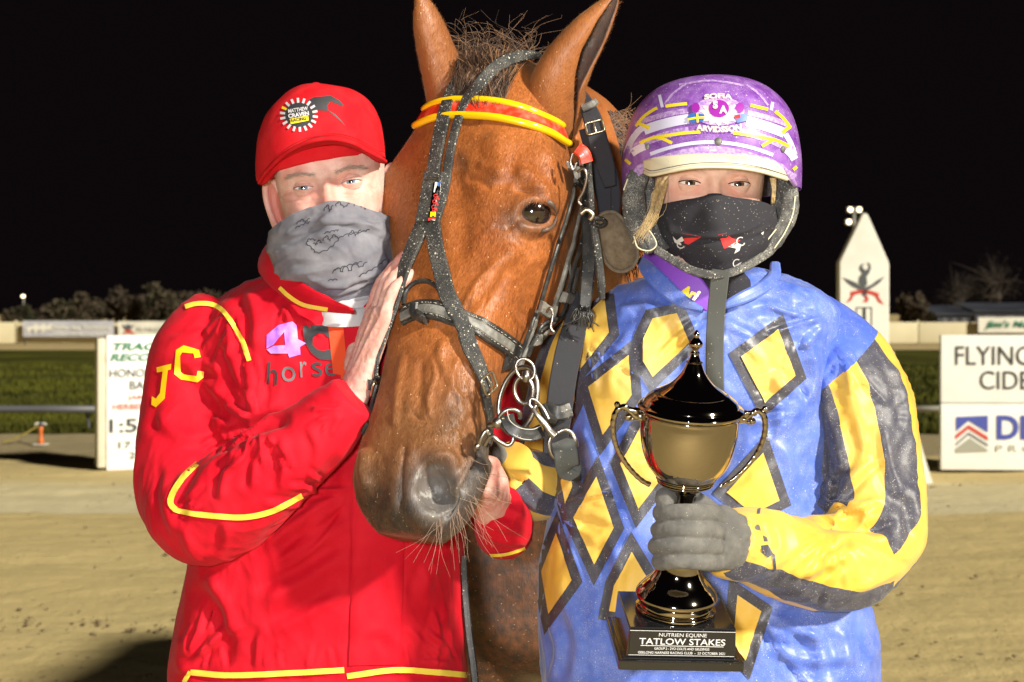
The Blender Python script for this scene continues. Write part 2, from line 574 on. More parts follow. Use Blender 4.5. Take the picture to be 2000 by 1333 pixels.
def strap_geo(pts, width, thick, bvh=None, off=0.0, near=1.8, m=None, edge_round=0.35, smooth=2):
    """A flat strap: points are (px, py) on the surface or (px, py, depth) in the air. width in metres (or list)."""
    P, N = [], []
    for p in pts:
        if len(p) == 3:
            P.append(W(*p)); N.append(None)
        else:
            q, n = hit(bvh, p[0], p[1], off, near=near)
            P.append(q); N.append(n)
    P = np.array(P)
    Nn = np.array([n if n is not None else nrm(np.array([0, 0, EYE]) - q) for n, q in zip(N, P)])
    wv = np.full(len(P), width, float) if np.isscalar(width) else np.asarray(width, float)
    m = m or 8 * len(P)
    D = resample(np.column_stack([P, Nn, wv]), m)
    C, NN, w = D[:, :3], nrm(D[:, 3:6]), D[:, 6]
    if bvh is not None and all(len(p) == 2 for p in pts):
        for k in range(m):                       # keep the strap on top of the surface between samples
            loc, n, i, d = bvh.find_nearest(Vector(C[k]))
            if loc is not None:
                v = C[k] - np.array(loc); s_ = np.dot(v, np.array(n))
                if s_ < off: C[k] = np.array(loc) + np.array(n) * off
    for _ in range(smooth):
        C[1:-1] = (C[:-2] + 2 * C[1:-1] + C[2:]) / 4
    T = nrm(np.gradient(C, axis=0))
    NN = nrm(NN - T * np.sum(NN * T, 1, keepdims=True))
    S = np.cross(T, NN)
    e = edge_round * thick
    a = [(-.5, -.5, 1, 0), (-.5, .5 - edge_round, 1, 0), (-.5, .5, 0, 1), (0, .56, 0, 0), (.5, .5, 0, -1), (.5, .5 - edge_round, -1, 0), (.5, -.5, -1, 0), (0, -.5, 0, 0)]
    ring = np.zeros((m, 8, 3))
    for k, (x, y, ex, ey) in enumerate(a):
        off_x = ex * 0 + ey * e
        ring[:, k] = C + S * (x * w + off_x)[:, None] + NN * (y * thick)
    g = tube_rings(ring)
    g.center, g.nn = C, NN
    g.flat = True
    return g

def wire(pts, r, n=10, m=None, bvh=None, off=0.0, near=1.8, closed=False):
    P = []
    for p in pts:
        if len(p) == 3: P.append(W(*p))
        else:
            q, _ = hit(bvh, p[0], p[1], off, near=near); P.append(q)
    P = np.array(P)
    if closed:
        P = np.vstack([P, P[:1]])
        D = crom(P[:-1], 8 * len(P), closed=True); D = np.vstack([D, D[:1]])
    else:
        D = resample(P, m or 8 * len(P))
    T, S, U = frames(D)
    a = np.linspace(0, 2 * np.pi, n, endpoint=False)
    rr = np.full(len(D), r, float) if np.isscalar(r) else np.interp(np.linspace(0, 1, len(D)), np.linspace(0, 1, len(r)), r)
    ring = D[:, None] + rr[:, None, None] * (S[:, None] * np.cos(a)[None, :, None] + U[:, None] * np.sin(a)[None, :, None])
    return tube_rings(ring)

def px_rings(rows, nu, nv, phi0=-90.0):
    """Horizontal sections given in photograph terms.
    row: (y, xl, xr, depth of axis, half depth front, half depth back, power, slope, rise)"""
    rows = np.array([list(r) + [0.0] * (9 - len(r)) for r in rows], float)
    key = np.arange(len(rows))
    D = cromt(key, rows, np.linspace(0, len(rows) - 1, nu))
    a = np.linspace(0, 2 * np.pi, nv, endpoint=False) + R(phi0)
    P = np.zeros((nu, nv, 3))
    for i in range(nu):
        y, xl, xr, d, hf, hb, pw, sl, ri = D[i]
        pw = max(pw, 2.0)
        e = 2 / pw
        ca, sa = np.cos(a), np.sin(a)
        ca2, sa2 = np.sign(ca) * np.abs(ca)**e, np.sign(sa) * np.abs(sa)**e
        cx, hw = (xl + xr) / 2, (xr - xl) / 2
        dep = d + np.where(sa2 < 0, sa2 * hf, sa2 * hb)
        xw = (cx + hw * ca2 - CX) / FP * d
        yy = y + sl * hw * ca2 + ri * np.maximum(-sa2, 0)**2.2
        zw = EYE + (CY - yy) / FP * d
        P[i] = np.stack([xw, dep, zw], 1)
    return P
# ------------------------------------------------------------------ materials
class NT:
    def __init__(s, name):
        s.m = bpy.data.materials.new(name); s.m.use_nodes = True
        s.t = s.m.node_tree; s.b = s.t.nodes["Principled BSDF"]
        s.tc = s.t.nodes.new("ShaderNodeTexCoord")
    def n(s, typ, **kw):
        n = s.t.nodes.new(typ)
        for k, v in kw.items(): setattr(n, k, v)
        return n
    def l(s, a, b): s.t.links.new(a, b)
    def noise(s, scale, detail=3.0, rough=0.55, vec=None, stretch=None):
        n = s.n("ShaderNodeTexNoise"); n.inputs["Scale"].default_value = scale
        n.inputs["Detail"].default_value = detail; n.inputs["Roughness"].default_value = rough
        src = vec if vec is not None else s.tc.outputs["Object"]
        if stretch is not None:
            mp = s.n("ShaderNodeMapping"); mp.inputs["Scale"].default_value = stretch
            s.l(src, mp.inputs["Vector"]); src = mp.outputs[0]
        s.l(src, n.inputs["Vector"])
        return n.outputs["Fac"]
    def ramp(s, fac, stops, interp='LINEAR'):
        r = s.n("ShaderNodeValToRGB"); r.color_ramp.interpolation = interp
        e = r.color_ramp.elements
        while len(e) < len(stops): e.new(0.5)
        for k, (p, c) in enumerate(stops):
            e[k].position = p
            e[k].color = (c, c, c, 1) if np.isscalar(c) else (*c, 1)
        s.l(fac, r.inputs[0])
        return r.outputs[0]
    def mix(s, fac, a, b, blend='MIX'):
        n = s.n("ShaderNodeMix", data_type='RGBA', blend_type=blend)
        for sock, v in ((n.inputs[0], fac), (n.inputs[6], a), (n.inputs[7], b)):
            if hasattr(v, "links") or isinstance(v, bpy.types.NodeSocket): s.l(v, sock)
            elif np.isscalar(v): sock.default_value = v
            else: sock.default_value = (*v, 1)
        return n.outputs[2]
    def math(s, op, a, b=0.0):
        n = s.n("ShaderNodeMath", operation=op)
        for sock, v in ((n.inputs[0], a), (n.inputs[1], b)):
            if isinstance(v, bpy.types.NodeSocket): s.l(v, sock)
            else: sock.default_value = v
        return n.outputs[0]
    def bump(s, h, strength, dist, prev=None):
        n = s.n("ShaderNodeBump"); n.inputs["Strength"].default_value = strength; n.inputs["Distance"].default_value = dist
        s.l(h, n.inputs["Height"])
        if prev is not None: s.l(prev, n.inputs["Normal"])
        return n.outputs[0]
    def specks(s, scale, size, keep, soft=0.06):
        """Scattered specks: 1 inside a speck. size 0..0.6 of a cell, keep = share of cells that carry one."""
        v = s.n("ShaderNodeTexVoronoi"); v.inputs["Scale"].default_value = scale
        s.l(s.tc.outputs["Object"], v.inputs["Vector"])
        sp = s.n("ShaderNodeSeparateColor"); s.l(v.outputs["Color"], sp.inputs[0])
        thr = s.math('MULTIPLY', sp.outputs[1], size)
        near = s.math('LESS_THAN', v.outputs["Distance"], thr)
        msk = s.ramp(s.noise(scale * 0.05 + 9.0, 3, 0.6), [(0.36, 0.15), (0.64, 1.9)])
        k = s.math('LESS_THAN', sp.outputs[0], s.math('MULTIPLY', msk, keep))
        return s.math('MULTIPLY', near, k)

def mat(name, col, rough=0.5, metal=0.0, spec=0.5, var=None, bumps=(), specks=(), sheen=0.0, coat=0.0, sss=0.0, tint=None,
        weave=None, emit=None, dust=None, aniso=0.0):
    s = NT(name)
    c = None
    if var:                                   # (scale, other colour, lo, hi)
        f = s.ramp(s.noise(var[0], 4), [(var[2], 0.0), (var[3], 1.0)])
        c = s.mix(f, col, var[1])
    if tint:
        at = s.n("ShaderNodeVertexColor", layer_name="tint")
        sp = s.n("ShaderNodeSeparateColor"); s.l(at.outputs[0], sp.inputs[0])
        for k, tc_ in enumerate(tint):
            if tc_ is not None:
                c = s.mix(sp.outputs[k], c if c is not None else col, tc_)
    if dust:                                  # (colour, amount): fine settled dust
        f = s.math('MULTIPLY', s.ramp(s.noise(38.0, 5, 0.7), [(0.42, 0.0), (0.72, 1.0)]), s.ramp(s.noise(900.0, 2), [(0.45, 0.0), (0.6, 1.0)]))
        f = s.math('MULTIPLY', f, dust[1])
        c = s.mix(f, c if c is not None else col, dust[0])
    for (sc, size, keep, colr) in specks:
        c = s.mix(s.specks(sc, size, keep), c if c is not None else col, colr)
    if c is None: s.b.inputs["Base Color"].default_value = (*col, 1)
    else: s.l(c, s.b.inputs["Base Color"])
    s.b.inputs["Roughness"].default_value = rough
    s.b.inputs["Metallic"].default_value = metal
    s.b.inputs["Specular IOR Level"].default_value = spec
    s.b.inputs["Coat Weight"].default_value = coat
    s.b.inputs["Coat Roughness"].default_value = 0.12
    s.b.inputs["Sheen Weight"].default_value = sheen
    s.b.inputs["Sheen Roughness"].default_value = 0.4
    if sss:
        s.b.inputs["Subsurface Weight"].default_value = sss
        s.b.inputs["Subsurface Radius"].default_value = (1.0, 0.35, 0.2)
        s.b.inputs["Subsurface Scale"].default_value = 0.004
    nm = None
    for b in bumps:                           # (scale, strength, distance[, stretch])
        nm = s.bump(s.noise(b[0], 3, 0.6, stretch=b[3] if len(b) > 3 else None), b[1], b[2], nm)
    if weave:                                 # (threads per metre, strength)
        tot = None
        for ax in (0, 2):
            w = s.n("ShaderNodeTexWave", wave_type='BANDS', bands_direction='XYZ'[ax], wave_profile='SIN')
            w.inputs["Scale"].default_value = weave[0] / 6.2832 * 2; w.inputs["Distortion"].default_value = 0.4
            s.l(s.tc.outputs["Object"], w.inputs["Vector"])
            tot = w.outputs["Fac"] if tot is None else s.math('MULTIPLY', tot, w.outputs["Fac"])
        nm = s.bump(tot, weave[1], 0.001, nm)
    if nm is not None: s.l(nm, s.b.inputs["Normal"])
    if emit:
        s.b.inputs["Emission Color"].default_value = (*emit[0], 1); s.b.inputs["Emission Strength"].default_value = emit[1]
    return s.m

SAND = (0.62, 0.55, 0.40)
MT = {}
MT['red'] = mat("red_nylon", (0.50, 0.0022, 0.014), 0.7, spec=0.16, var=(14, (0.58, 0.008, 0.022), 0.4, 0.65), bumps=((150, 0.16, 0.0015), (1500, 0.25, 0.0006)), weave=(2400, 0.25), sheen=0.04)
MT['cap'] = mat("red_cotton", (0.54, 0.005, 0.012), 0.85, spec=0.2, var=(30, (0.62, 0.016, 0.022), 0.35, 0.7), weave=(1600, 0.35), bumps=((60, 0.15, 0.002),))
MT['piping'] = mat("yellow_piping", (0.86, 0.66, 0.07), 0.5, bumps=((700, 0.2, 0.0004),))
MT['letter_yellow'] = mat("yellow_twill", (0.86, 0.52, 0.008), 0.5, bumps=((900, 0.3, 0.0004),))
MT['purple_thread'] = mat("purple_embroidery", (0.36, 0.13, 0.72), 0.45, var=(30, (0.5, 0.3, 0.85), 0.4, 0.6), bumps=((1500, 0.4, 0.0005, (0.2, 1, 1)),))
MT['black_thread'] = mat("black_embroidery", (0.03, 0.03, 0.035), 0.55, bumps=((1500, 0.4, 0.0005, (0.2, 1, 1)),))
MT['grey_thread'] = mat("grey_embroidery", (0.12, 0.12, 0.13), 0.55)
MT['orange_web'] = mat("orange_webbing", (0.72, 0.06, 0.006), 0.6, weave=(2200, 0.4))
MT['white_cloth'] = mat("white_cotton", (0.50, 0.49, 0.51), 0.85, bumps=((120, 0.3, 0.003),))
MT['gaiter'] = mat("grey_mesh_cloth", (0.15, 0.15, 0.185), 0.85, var=(22, (0.25, 0.25, 0.285), 0.4, 0.65), weave=(2300, 0.5))
MT['ink'] = mat("black_ink", (0.03, 0.03, 0.04), 0.8)
MT['skin_man'] = mat("pale_skin", (0.56, 0.33, 0.265), 0.5, spec=0.3, var=(48, (0.70, 0.48, 0.42), 0.36, 0.66), bumps=((750, 0.5, 0.001), (160, 0.25, 0.002)), sss=0.15,
                     tint=((0.62, 0.20, 0.16), (0.26, 0.18, 0.14), (0.55, 0.50, 0.44)), specks=((420, 0.32, 0.16, (0.55, 0.27, 0.20)), (230, 0.28, 0.08, (0.58, 0.28, 0.21))))
MT['skin_woman'] = mat("fair_skin", (0.68, 0.42, 0.32), 0.5, spec=0.3, var=(48, (0.78, 0.54, 0.44), 0.4, 0.65), bumps=((800, 0.4, 0.0008), (180, 0.18, 0.0015)), sss=0.15,
                       tint=((0.72, 0.27, 0.20), (0.22, 0.12, 0.09), (0.5, 0.3, 0.2)))
MT['eye_white'] = mat("eyeball", (0.74, 0.72, 0.70), 0.15, spec=0.6, coat=0.6)
MT['iris_blue'] = mat("blue_iris", (0.16, 0.28, 0.40), 0.1, spec=0.8, coat=1.0, var=(900, (0.06, 0.11, 0.18), 0.4, 0.7))
MT['iris_brown'] = mat("brown_iris", (0.14, 0.07, 0.03), 0.1, spec=0.8, coat=1.0, var=(900, (0.06, 0.03, 0.015), 0.4, 0.7))
MT['pupil'] = mat("pupil", (0.003, 0.003, 0.003), 0.08, spec=0.8, coat=1.0)
MT['lash'] = mat("lashes", (0.03, 0.02, 0.018), 0.6)
MT['hair_grey'] = mat("greying_hair", (0.30, 0.25, 0.20), 0.5)
MT['blond'] = mat("blond_hair", (0.66, 0.50, 0.26), 0.4, var=(300, (0.45, 0.30, 0.13), 0.4, 0.6))
DUST = ((900, 0.42, 0.05, SAND), (420, 0.34, 0.03, (0.7, 0.64, 0.5)))
MT['blue'] = mat("royal_blue_satin", (0.070, 0.135, 0.54), 0.40, spec=0.45, var=(16, (0.12, 0.20, 0.64), 0.38, 0.66), bumps=((120, 0.15, 0.002), (1500, 0.2, 0.0005)),
                 sheen=0.15, dust=((0.42, 0.45, 0.64), 0.6), specks=DUST)
MT['yellow'] = mat("yellow_satin", (0.76, 0.46, 0.06), 0.46, spec=0.4, var=(12, (0.82, 0.55, 0.14), 0.38, 0.66), bumps=((120, 0.15, 0.002),), specks=((700, 0.3, 0.012, (0.3, 0.2, 0.08)),))
MT['charcoal'] = mat("charcoal_satin", (0.055, 0.055, 0.075), 0.4, spec=0.5, dust=((0.30, 0.28, 0.25), 0.35), specks=((900, 0.42, 0.12, (0.4, 0.36, 0.30)), (420, 0.35, 0.03, SAND)), bumps=((120, 0.15, 0.002),))
MT['purple_shirt'] = mat("purple_shirt", (0.24, 0.07, 0.55), 0.6, specks=((700, 0.3, 0.03, SAND),), bumps=((60, 0.2, 0.003),))
MT['black_gaiter'] = mat("black_fleece", (0.035, 0.034, 0.042), 0.85, spec=0.2, weave=(2500, 0.4), specks=((800, 0.4, 0.06, SAND), (330, 0.28, 0.03, (0.72, 0.68, 0.6))))
MT['gaiter_red'] = mat("red_print", (0.62, 0.03, 0.03), 0.8, bumps=((1200, 0.3, 0.0006),))
MT['gaiter_white'] = mat("white_print", (0.62, 0.60, 0.58), 0.8)
MT['helmet'] = mat("purple_helmet", (0.17, 0.045, 0.33), 0.4, spec=0.45, coat=0.1, var=(60, (0.28, 0.12, 0.46), 0.4, 0.65), dust=((0.55, 0.45, 0.62), 0.5), specks=((300, 0.36, 0.10, (0.62, 0.5, 0.68)), (600, 0.4, 0.10, (0.55, 0.42, 0.62))))
MT['lilac'] = mat("lilac_vinyl", (0.34, 0.19, 0.52), 0.45, coat=0.1, var=(240, (0.52, 0.38, 0.66), 0.42, 0.6), specks=((500, 0.4, 0.08, (0.75, 0.62, 0.78)),))
MT['helmet_white'] = mat("pale_vinyl", (0.66, 0.66, 0.84), 0.3, coat=0.3, specks=((420, 0.3, 0.03, (0.6, 0.5, 0.45)),))
MT['helmet_yellow'] = mat("yellow_vinyl", (0.86, 0.70, 0.03), 0.35, coat=0.2)
MT['cream_print'] = mat("cream_print", (0.80, 0.70, 0.55), 0.4, var=(300, (0.62, 0.42, 0.55), 0.45, 0.6))
MT['crest_purple'] = mat("crest_purple", (0.28, 0.02, 0.33), 0.35)
MT['flag_blue'] = mat("flag_blue", (0.04, 0.13, 0.42), 0.4)
MT['visor'] = mat("cream_visor", (0.72, 0.66, 0.47), 0.45, var=(30, (0.62, 0.55, 0.38), 0.5, 0.75), specks=((600, 0.3, 0.02, (0.3, 0.24, 0.15)),))
MT['pad'] = mat("black_dusty_foam", (0.05, 0.05, 0.05), 0.8, dust=((0.45, 0.43, 0.38), 0.9), specks=((700, 0.45, 0.30, (0.42, 0.40, 0.35)), (380, 0.4, 0.12, (0.66, 0.63, 0.55))), bumps=((500, 0.4, 0.001),))
MT['strap_grey'] = mat("grey_webbing", (0.09, 0.095, 0.09), 0.7, weave=(2200, 0.4), specks=((600, 0.4, 0.05, SAND),))
MT['glove'] = mat("grey_knit_glove", (0.125, 0.122, 0.115), 0.9, spec=0.15, var=(50, (0.18, 0.172, 0.155), 0.4, 0.65), weave=(2600, 0.5), specks=((800, 0.4, 0.05, (0.5, 0.47, 0.4)),), bumps=((90, 0.3, 0.003),), sheen=0.1)
MT['gold'] = mat("bronze_gilt_metal", (0.40, 0.35, 0.29), 0.055, metal=1.0, bumps=((500, 0.02, 0.0005),), specks=((500, 0.25, 0.012, (0.5, 0.45, 0.35)),))
MT['steel'] = mat("worn_steel", (0.32, 0.30, 0.28), 0.36, metal=1.0, var=(120, (0.30, 0.26, 0.21), 0.45, 0.7), bumps=((300, 0.15, 0.0006),))
MT['brass'] = mat("dull_brass_buckle", (0.50, 0.45, 0.34), 0.36, metal=1.0, var=(140, (0.40, 0.34, 0.22), 0.45, 0.7))
MT['lacquer'] = mat("black_lacquer", (0.008, 0.008, 0.010), 0.16, spec=0.6, coat=0.5, specks=((700, 0.3, 0.03, (0.3, 0.28, 0.24)),))
MT['plaque'] = mat("black_plaque", (0.012, 0.012, 0.013), 0.22, spec=0.6)
MT['silver_print'] = mat("silver_engraving", (0.72, 0.72, 0.74), 0.4, metal=0.2)
MT['coat'] = None
MT['leather'] = mat("black_leather", (0.018, 0.018, 0.018), 0.42, spec=0.5, var=(60, (0.05, 0.047, 0.04), 0.45, 0.7), specks=((600, 0.42, 0.06, (0.42, 0.39, 0.33)), (350, 0.3, 0.03, SAND)), bumps=((300, 0.3, 0.0008),))
MT['muddy_leather'] = mat("sand_spattered_leather", (0.028, 0.029, 0.030), 0.6, spec=0.35, dust=((0.30, 0.28, 0.24), 0.5), specks=((800, 0.5, 0.26, (0.26, 0.25, 0.21)), (420, 0.45, 0.24, (0.50, 0.47, 0.38)), (250, 0.36, 0.12, (0.66, 0.62, 0.52))), weave=(1500, 0.4), bumps=((240, 0.4, 0.0012),))
MT['grey_leather'] = mat("grey_worn_leather", (0.12, 0.12, 0.11), 0.5, var=(80, (0.22, 0.21, 0.19), 0.4, 0.65), specks=((500, 0.42, 0.10, SAND),), bumps=((260, 0.4, 0.001),))
MT['stitch'] = mat("pale_stitching", (0.55, 0.52, 0.45), 0.8)
MT['nylon_black'] = mat("black_nylon_webbing", (0.03, 0.031, 0.04), 0.6, weave=(1300, 0.6), specks=((500, 0.35, 0.02, SAND),))
MT['felt'] = mat("brown_felt", (0.13, 0.095, 0.06), 0.9, spec=0.1, var=(120, (0.20, 0.155, 0.105), 0.35, 0.7), bumps=((700, 0.5, 0.001),), sheen=0.2)
MT['band_yellow'] = mat("yellow_patent", (0.88, 0.56, 0.004), 0.25, spec=0.6, coat=0.4, specks=((420, 0.25, 0.02, SAND),))
MT['band_red'] = mat("red_patent", (0.66, 0.035, 0.012), 0.3, spec=0.6, coat=0.4, var=(70, (0.76, 0.16, 0.10), 0.45, 0.72), bumps=((260, 0.2, 0.001),), specks=((420, 0.3, 0.04, (0.8, 0.6, 0.5)),))
MT['horse_eye'] = mat("horse_eyeball", (0.010, 0.006, 0.005), 0.04, spec=0.8, coat=1.0, var=(120, (0.03, 0.013, 0.008), 0.45, 0.7))
MT['mane'] = mat("dark_mane", (0.055, 0.032, 0.022), 0.42, spec=0.5, var=(40, (0.20, 0.12, 0.075), 0.5, 0.8))
MT['mane_light'] = mat("sunbleached_mane", (0.26, 0.14, 0.075), 0.42)
MT['whisker'] = mat("whiskers", (0.40, 0.27, 0.20), 0.4)
MT['trouser'] = mat("black_trousers", (0.02, 0.02, 0.023), 0.8, bumps=((60, 0.3, 0.004),))
MT['boot'] = mat("black_boots", (0.02, 0.018, 0.016), 0.5)
MT['hoof'] = mat("horn", (0.06, 0.05, 0.04), 0.6)

def coat_material(strands=False):
    s = NT("bay_coat_hair" if strands else "bay_coat")
    # tint: r = dark points / wet sweat marks, g = bare grey skin, b = sun-gold muzzle hair
    big = s.ramp(s.noise(7.0, 4, 0.6), [(0.35, (0.22, 0.054, 0.012)), (0.62, (0.37, 0.112, 0.025))])
    hair = s.noise(520, 3, 0.6, stretch=(1.0, 1.0, 0.22))
    c = s.mix(s.ramp(hair, [(0.35, 0.0), (0.7, 0.55)]), big, (0.48, 0.17, 0.045))
    c = s.mix(s.math('MULTIPLY', s.ramp(s.noise(24, 4, 0.65), [(0.55, 0.0), (0.75, 1.0)]), 0.45), c, (0.115, 0.030, 0.010))
    at = s.n("ShaderNodeVertexColor", layer_name="tint")
    sp = s.n("ShaderNodeSeparateColor"); s.l(at.outputs[0], sp.inputs[0])
    c = s.mix(sp.outputs[2], c, (0.20, 0.098, 0.042))
    brk = s.math('ADD', sp.outputs[0], s.math('MULTIPLY', s.math('SUBTRACT', s.noise(60, 4, 0.65), 0.5), s.math('MULTIPLY', sp.outputs[0], 1.2)))
    c = s.mix(brk, c, (0.042, 0.030, 0.023))
    brg = s.math('ADD', sp.outputs[1], s.math('MULTIPLY', s.math('SUBTRACT', s.noise(90, 4, 0.65), 0.5), s.math('MULTIPLY', sp.outputs[1], 1.4)))
    c = s.mix(brg, c, (0.12, 0.11, 0.105))
    c = s.mix(s.math('MULTIPLY', s.ramp(sp.outputs[1], [(0.6, 0.0), (0.85, 1.0)]), s.ramp(s.noise(55, 5, 0.7), [(0.55, 0.0), (0.66, 0.7)])), c, (0.34, 0.33, 0.31))
    c = s.mix(s.specks(480, 0.34, 0.035), c, (0.70, 0.58, 0.38))
    c = s.mix(s.specks(260, 0.22, 0.03), c, (0.75, 0.66, 0.48))
    if strands:                               # every hair its own shade
        gi = s.n("ShaderNodeNewGeometry")
        c = s.mix(1.0, c, s.ramp(gi.outputs["Random Per Island"], [(0.0, (0.62, 0.58, 0.52)), (0.6, (1.0, 1.0, 1.0)), (1.0, (1.5, 1.6, 1.7))]), 'MULTIPLY')
    s.l(c, s.b.inputs["Base Color"])
    s.b.inputs["Roughness"].default_value = 0.45
    s.b.inputs["Specular IOR Level"].default_value = 0.45
    s.b.inputs["Sheen Weight"].default_value = 0.12
    s.b.inputs["Sheen Roughness"].default_value = 0.35
    s.b.inputs["Sheen Tint"].default_value = (1.0, 0.7, 0.4, 1)
    nm = s.bump(hair, 0.45, 0.0012)
    nm = s.bump(s.noise(70, 4, 0.6, stretch=(1, 1, 0.6)), 0.28, 0.004, nm)
    s.l(nm, s.b.inputs["Normal"])
    return s.m
MT['coat'] = coat_material()
MT['coat_hair'] = coat_material(True)

def ground_material():
    """Harrowed sand track: raked bands along x, damp patches, hoof scuffs and clods."""
    s = NT("track_sand")
    geo = s.n("ShaderNodeSeparateXYZ"); s.l(s.tc.outputs["Object"], geo.inputs[0])
    base = s.ramp(s.noise(0.55, 5, 0.6, stretch=(0.25, 1.0, 1.0)), [(0.32, (0.44, 0.345, 0.155)), (0.66, (0.50, 0.40, 0.19))])
    rk = s.noise(5.5, 5, 0.6, stretch=(0.05, 1.0, 1.0))
    base = s.mix(s.ramp(rk, [(0.40, 0.0), (0.62, 0.3)]), base, (0.38, 0.295, 0.13))
    # rolled pale strip between the harrowed lane and the signs, then rougher damp ground by the inside rail
    pale = s.ramp(s.math('MULTIPLY', s.math('ADD', geo.outputs[1], s.math('MULTIPLY', s.math('SUBTRACT', s.noise(1.1, 3), 0.5), 0.22)), 0.05),
                  [(0.515, 0.0), (0.519, 1.0), (0.595, 0.75), (0.62, 0.0)])
    base = s.mix(pale, base, (0.52, 0.46, 0.29))
    damp = s.ramp(s.math('MULTIPLY', s.math('ADD', geo.outputs[1], s.math('MULTIPLY', s.math('SUBTRACT', s.noise(0.45, 3), 0.5), 5.0)), 0.05),
                  [(0.70, 0.0), (0.74, 0.85), (1.0, 0.85)])
    base = s.mix(damp, base, (0.19, 0.155, 0.095))
    grain = s.noise(140, 3, 0.7)
    base = s.mix(s.ramp(grain, [(0.45, 0.0), (0.7, 0.35)]), base, (0.50, 0.42, 0.25))
    base = s.mix(s.math('MULTIPLY', s.specks(16, 0.34, 0.35), s.ramp(s.noise(1.2, 3), [(0.5, 0.0), (0.62, 0.8)])), base, (0.13, 0.10, 0.06))
    s.l(base, s.b.inputs["Base Color"])
    s.b.inputs["Roughness"].default_value = 0.95
    s.b.inputs["Specular IOR Level"].default_value = 0.1
    nm = s.bump(s.noise(9, 5, 0.65), 0.5, 0.03)
    nm = s.bump(rk, 0.35, 0.02, nm)
    nm = s.bump(grain, 0.5, 0.006, nm)
    s.l(nm, s.b.inputs["Normal"])
    return s.m

MT['sand'] = ground_material()
MT['far_sand'] = mat("far_track_sand", (0.40, 0.31, 0.16), 0.95, spec=0.1, var=(0.3, (0.33, 0.26, 0.13), 0.4, 0.6))
MT['turf'] = mat("infield_turf", (0.070, 0.070, 0.006), 0.9, spec=0.1, var=(0.35, (0.024, 0.026, 0.005), 0.4, 0.62), bumps=((25, 0.6, 0.05),))
MT['turf2'] = mat("grass_blades", (0.072, 0.074, 0.007), 0.8, spec=0.15, var=(0.5, (0.026, 0.028, 0.005), 0.4, 0.62))
MT['board_white'] = mat("white_board", (0.80, 0.80, 0.78), 0.55, var=(3, (0.72, 0.72, 0.69), 0.45, 0.75), bumps=((14, 0.06, 0.004),))
MT['board_edge'] = mat("cream_weathered_edge", (0.58, 0.54, 0.42), 0.6, var=(6, (0.42, 0.38, 0.27), 0.5, 0.75))
MT['print_green'] = mat("green_print", (0.012, 0.16, 0.09), 0.6)
MT['print_dark'] = mat("dark_print", (0.035, 0.037, 0.04), 0.6)
MT['print_red'] = mat("red_orange_print", (0.50, 0.045, 0.03), 0.6)
MT['print_blue'] = mat("blue_print", (0.05, 0.07, 0.34), 0.6)
MT['print_grey'] = mat("grey_print", (0.30, 0.30, 0.25), 0.6)
MT['print_slate'] = mat("slate_print", (0.07, 0.08, 0.09), 0.6)
MT['post_white'] = mat("painted_post", (0.76, 0.75, 0.70), 0.5, var=(4, (0.68, 0.66, 0.60), 0.45, 0.75))
MT['fence_cream'] = mat("cream_fence", (0.56, 0.50, 0.33), 0.6, var=(0.5, (0.48, 0.42, 0.26), 0.4, 0.7))
MT['banner_grey'] = mat("grey_banner", (0.40, 0.40, 0.43), 0.6, var=(1.5, (0.33, 0.33, 0.37), 0.4, 0.7))
MT['banner_white'] = mat("white_banner", (0.60, 0.58, 0.50), 0.6)
MT['rail_grey'] = mat("grey_rail", (0.085, 0.085, 0.095), 0.5)
MT['rail_white'] = mat("white_rail", (0.52, 0.51, 0.44), 0.5)
MT['orange_plastic'] = mat("orange_plastic", (0.52, 0.12, 0.02), 0.5)
MT['hose'] = mat("yellow_hose", (0.20, 0.15, 0.015), 0.5)
MT['bark'] = mat("bark", (0.045, 0.034, 0.026), 0.9, bumps=((8, 0.6, 0.05),))
MT['leaf'] = mat("dull_leaves", (0.026, 0.026, 0.013), 0.7, spec=0.1, var=(0.6, (0.052, 0.040, 0.026), 0.4, 0.6))
MT['leaf_brown'] = mat("brown_twigs", (0.044, 0.032, 0.021), 0.8, spec=0.1, var=(0.6, (0.046, 0.036, 0.026), 0.4, 0.6))
MT['shed'] = mat("blue_shed", (0.009, 0.011, 0.020), 0.6, var=(0.3, (0.03, 0.035, 0.05), 0.4, 0.6))
MT['lamp'] = mat("lit_lamp", (0.9, 0.85, 0.7), 0.4, emit=((1.0, 0.82, 0.5), 2.2))
MT['mast'] = mat("galvanised_mast", (0.22, 0.22, 0.21), 0.5)
# ------------------------------------------------------------------ the setting
def sheet(name, x0, x1, y0, y1, z, m, nx=2, ny=2, **kw):
    X, Y = np.meshgrid(np.linspace(x0, x1, nx), np.linspace(y0, y1, ny), indexing='ij')
    P = np.stack([X, Y, np.full_like(X, z)], -1)
    return obj(name, grid(P), m, **kw)

sheet("ground", -600, 600, -200, 900, -0.012, MT['far_sand'], kind="structure", label="pale sand ground spreading out around the whole trotting track", cat="ground")
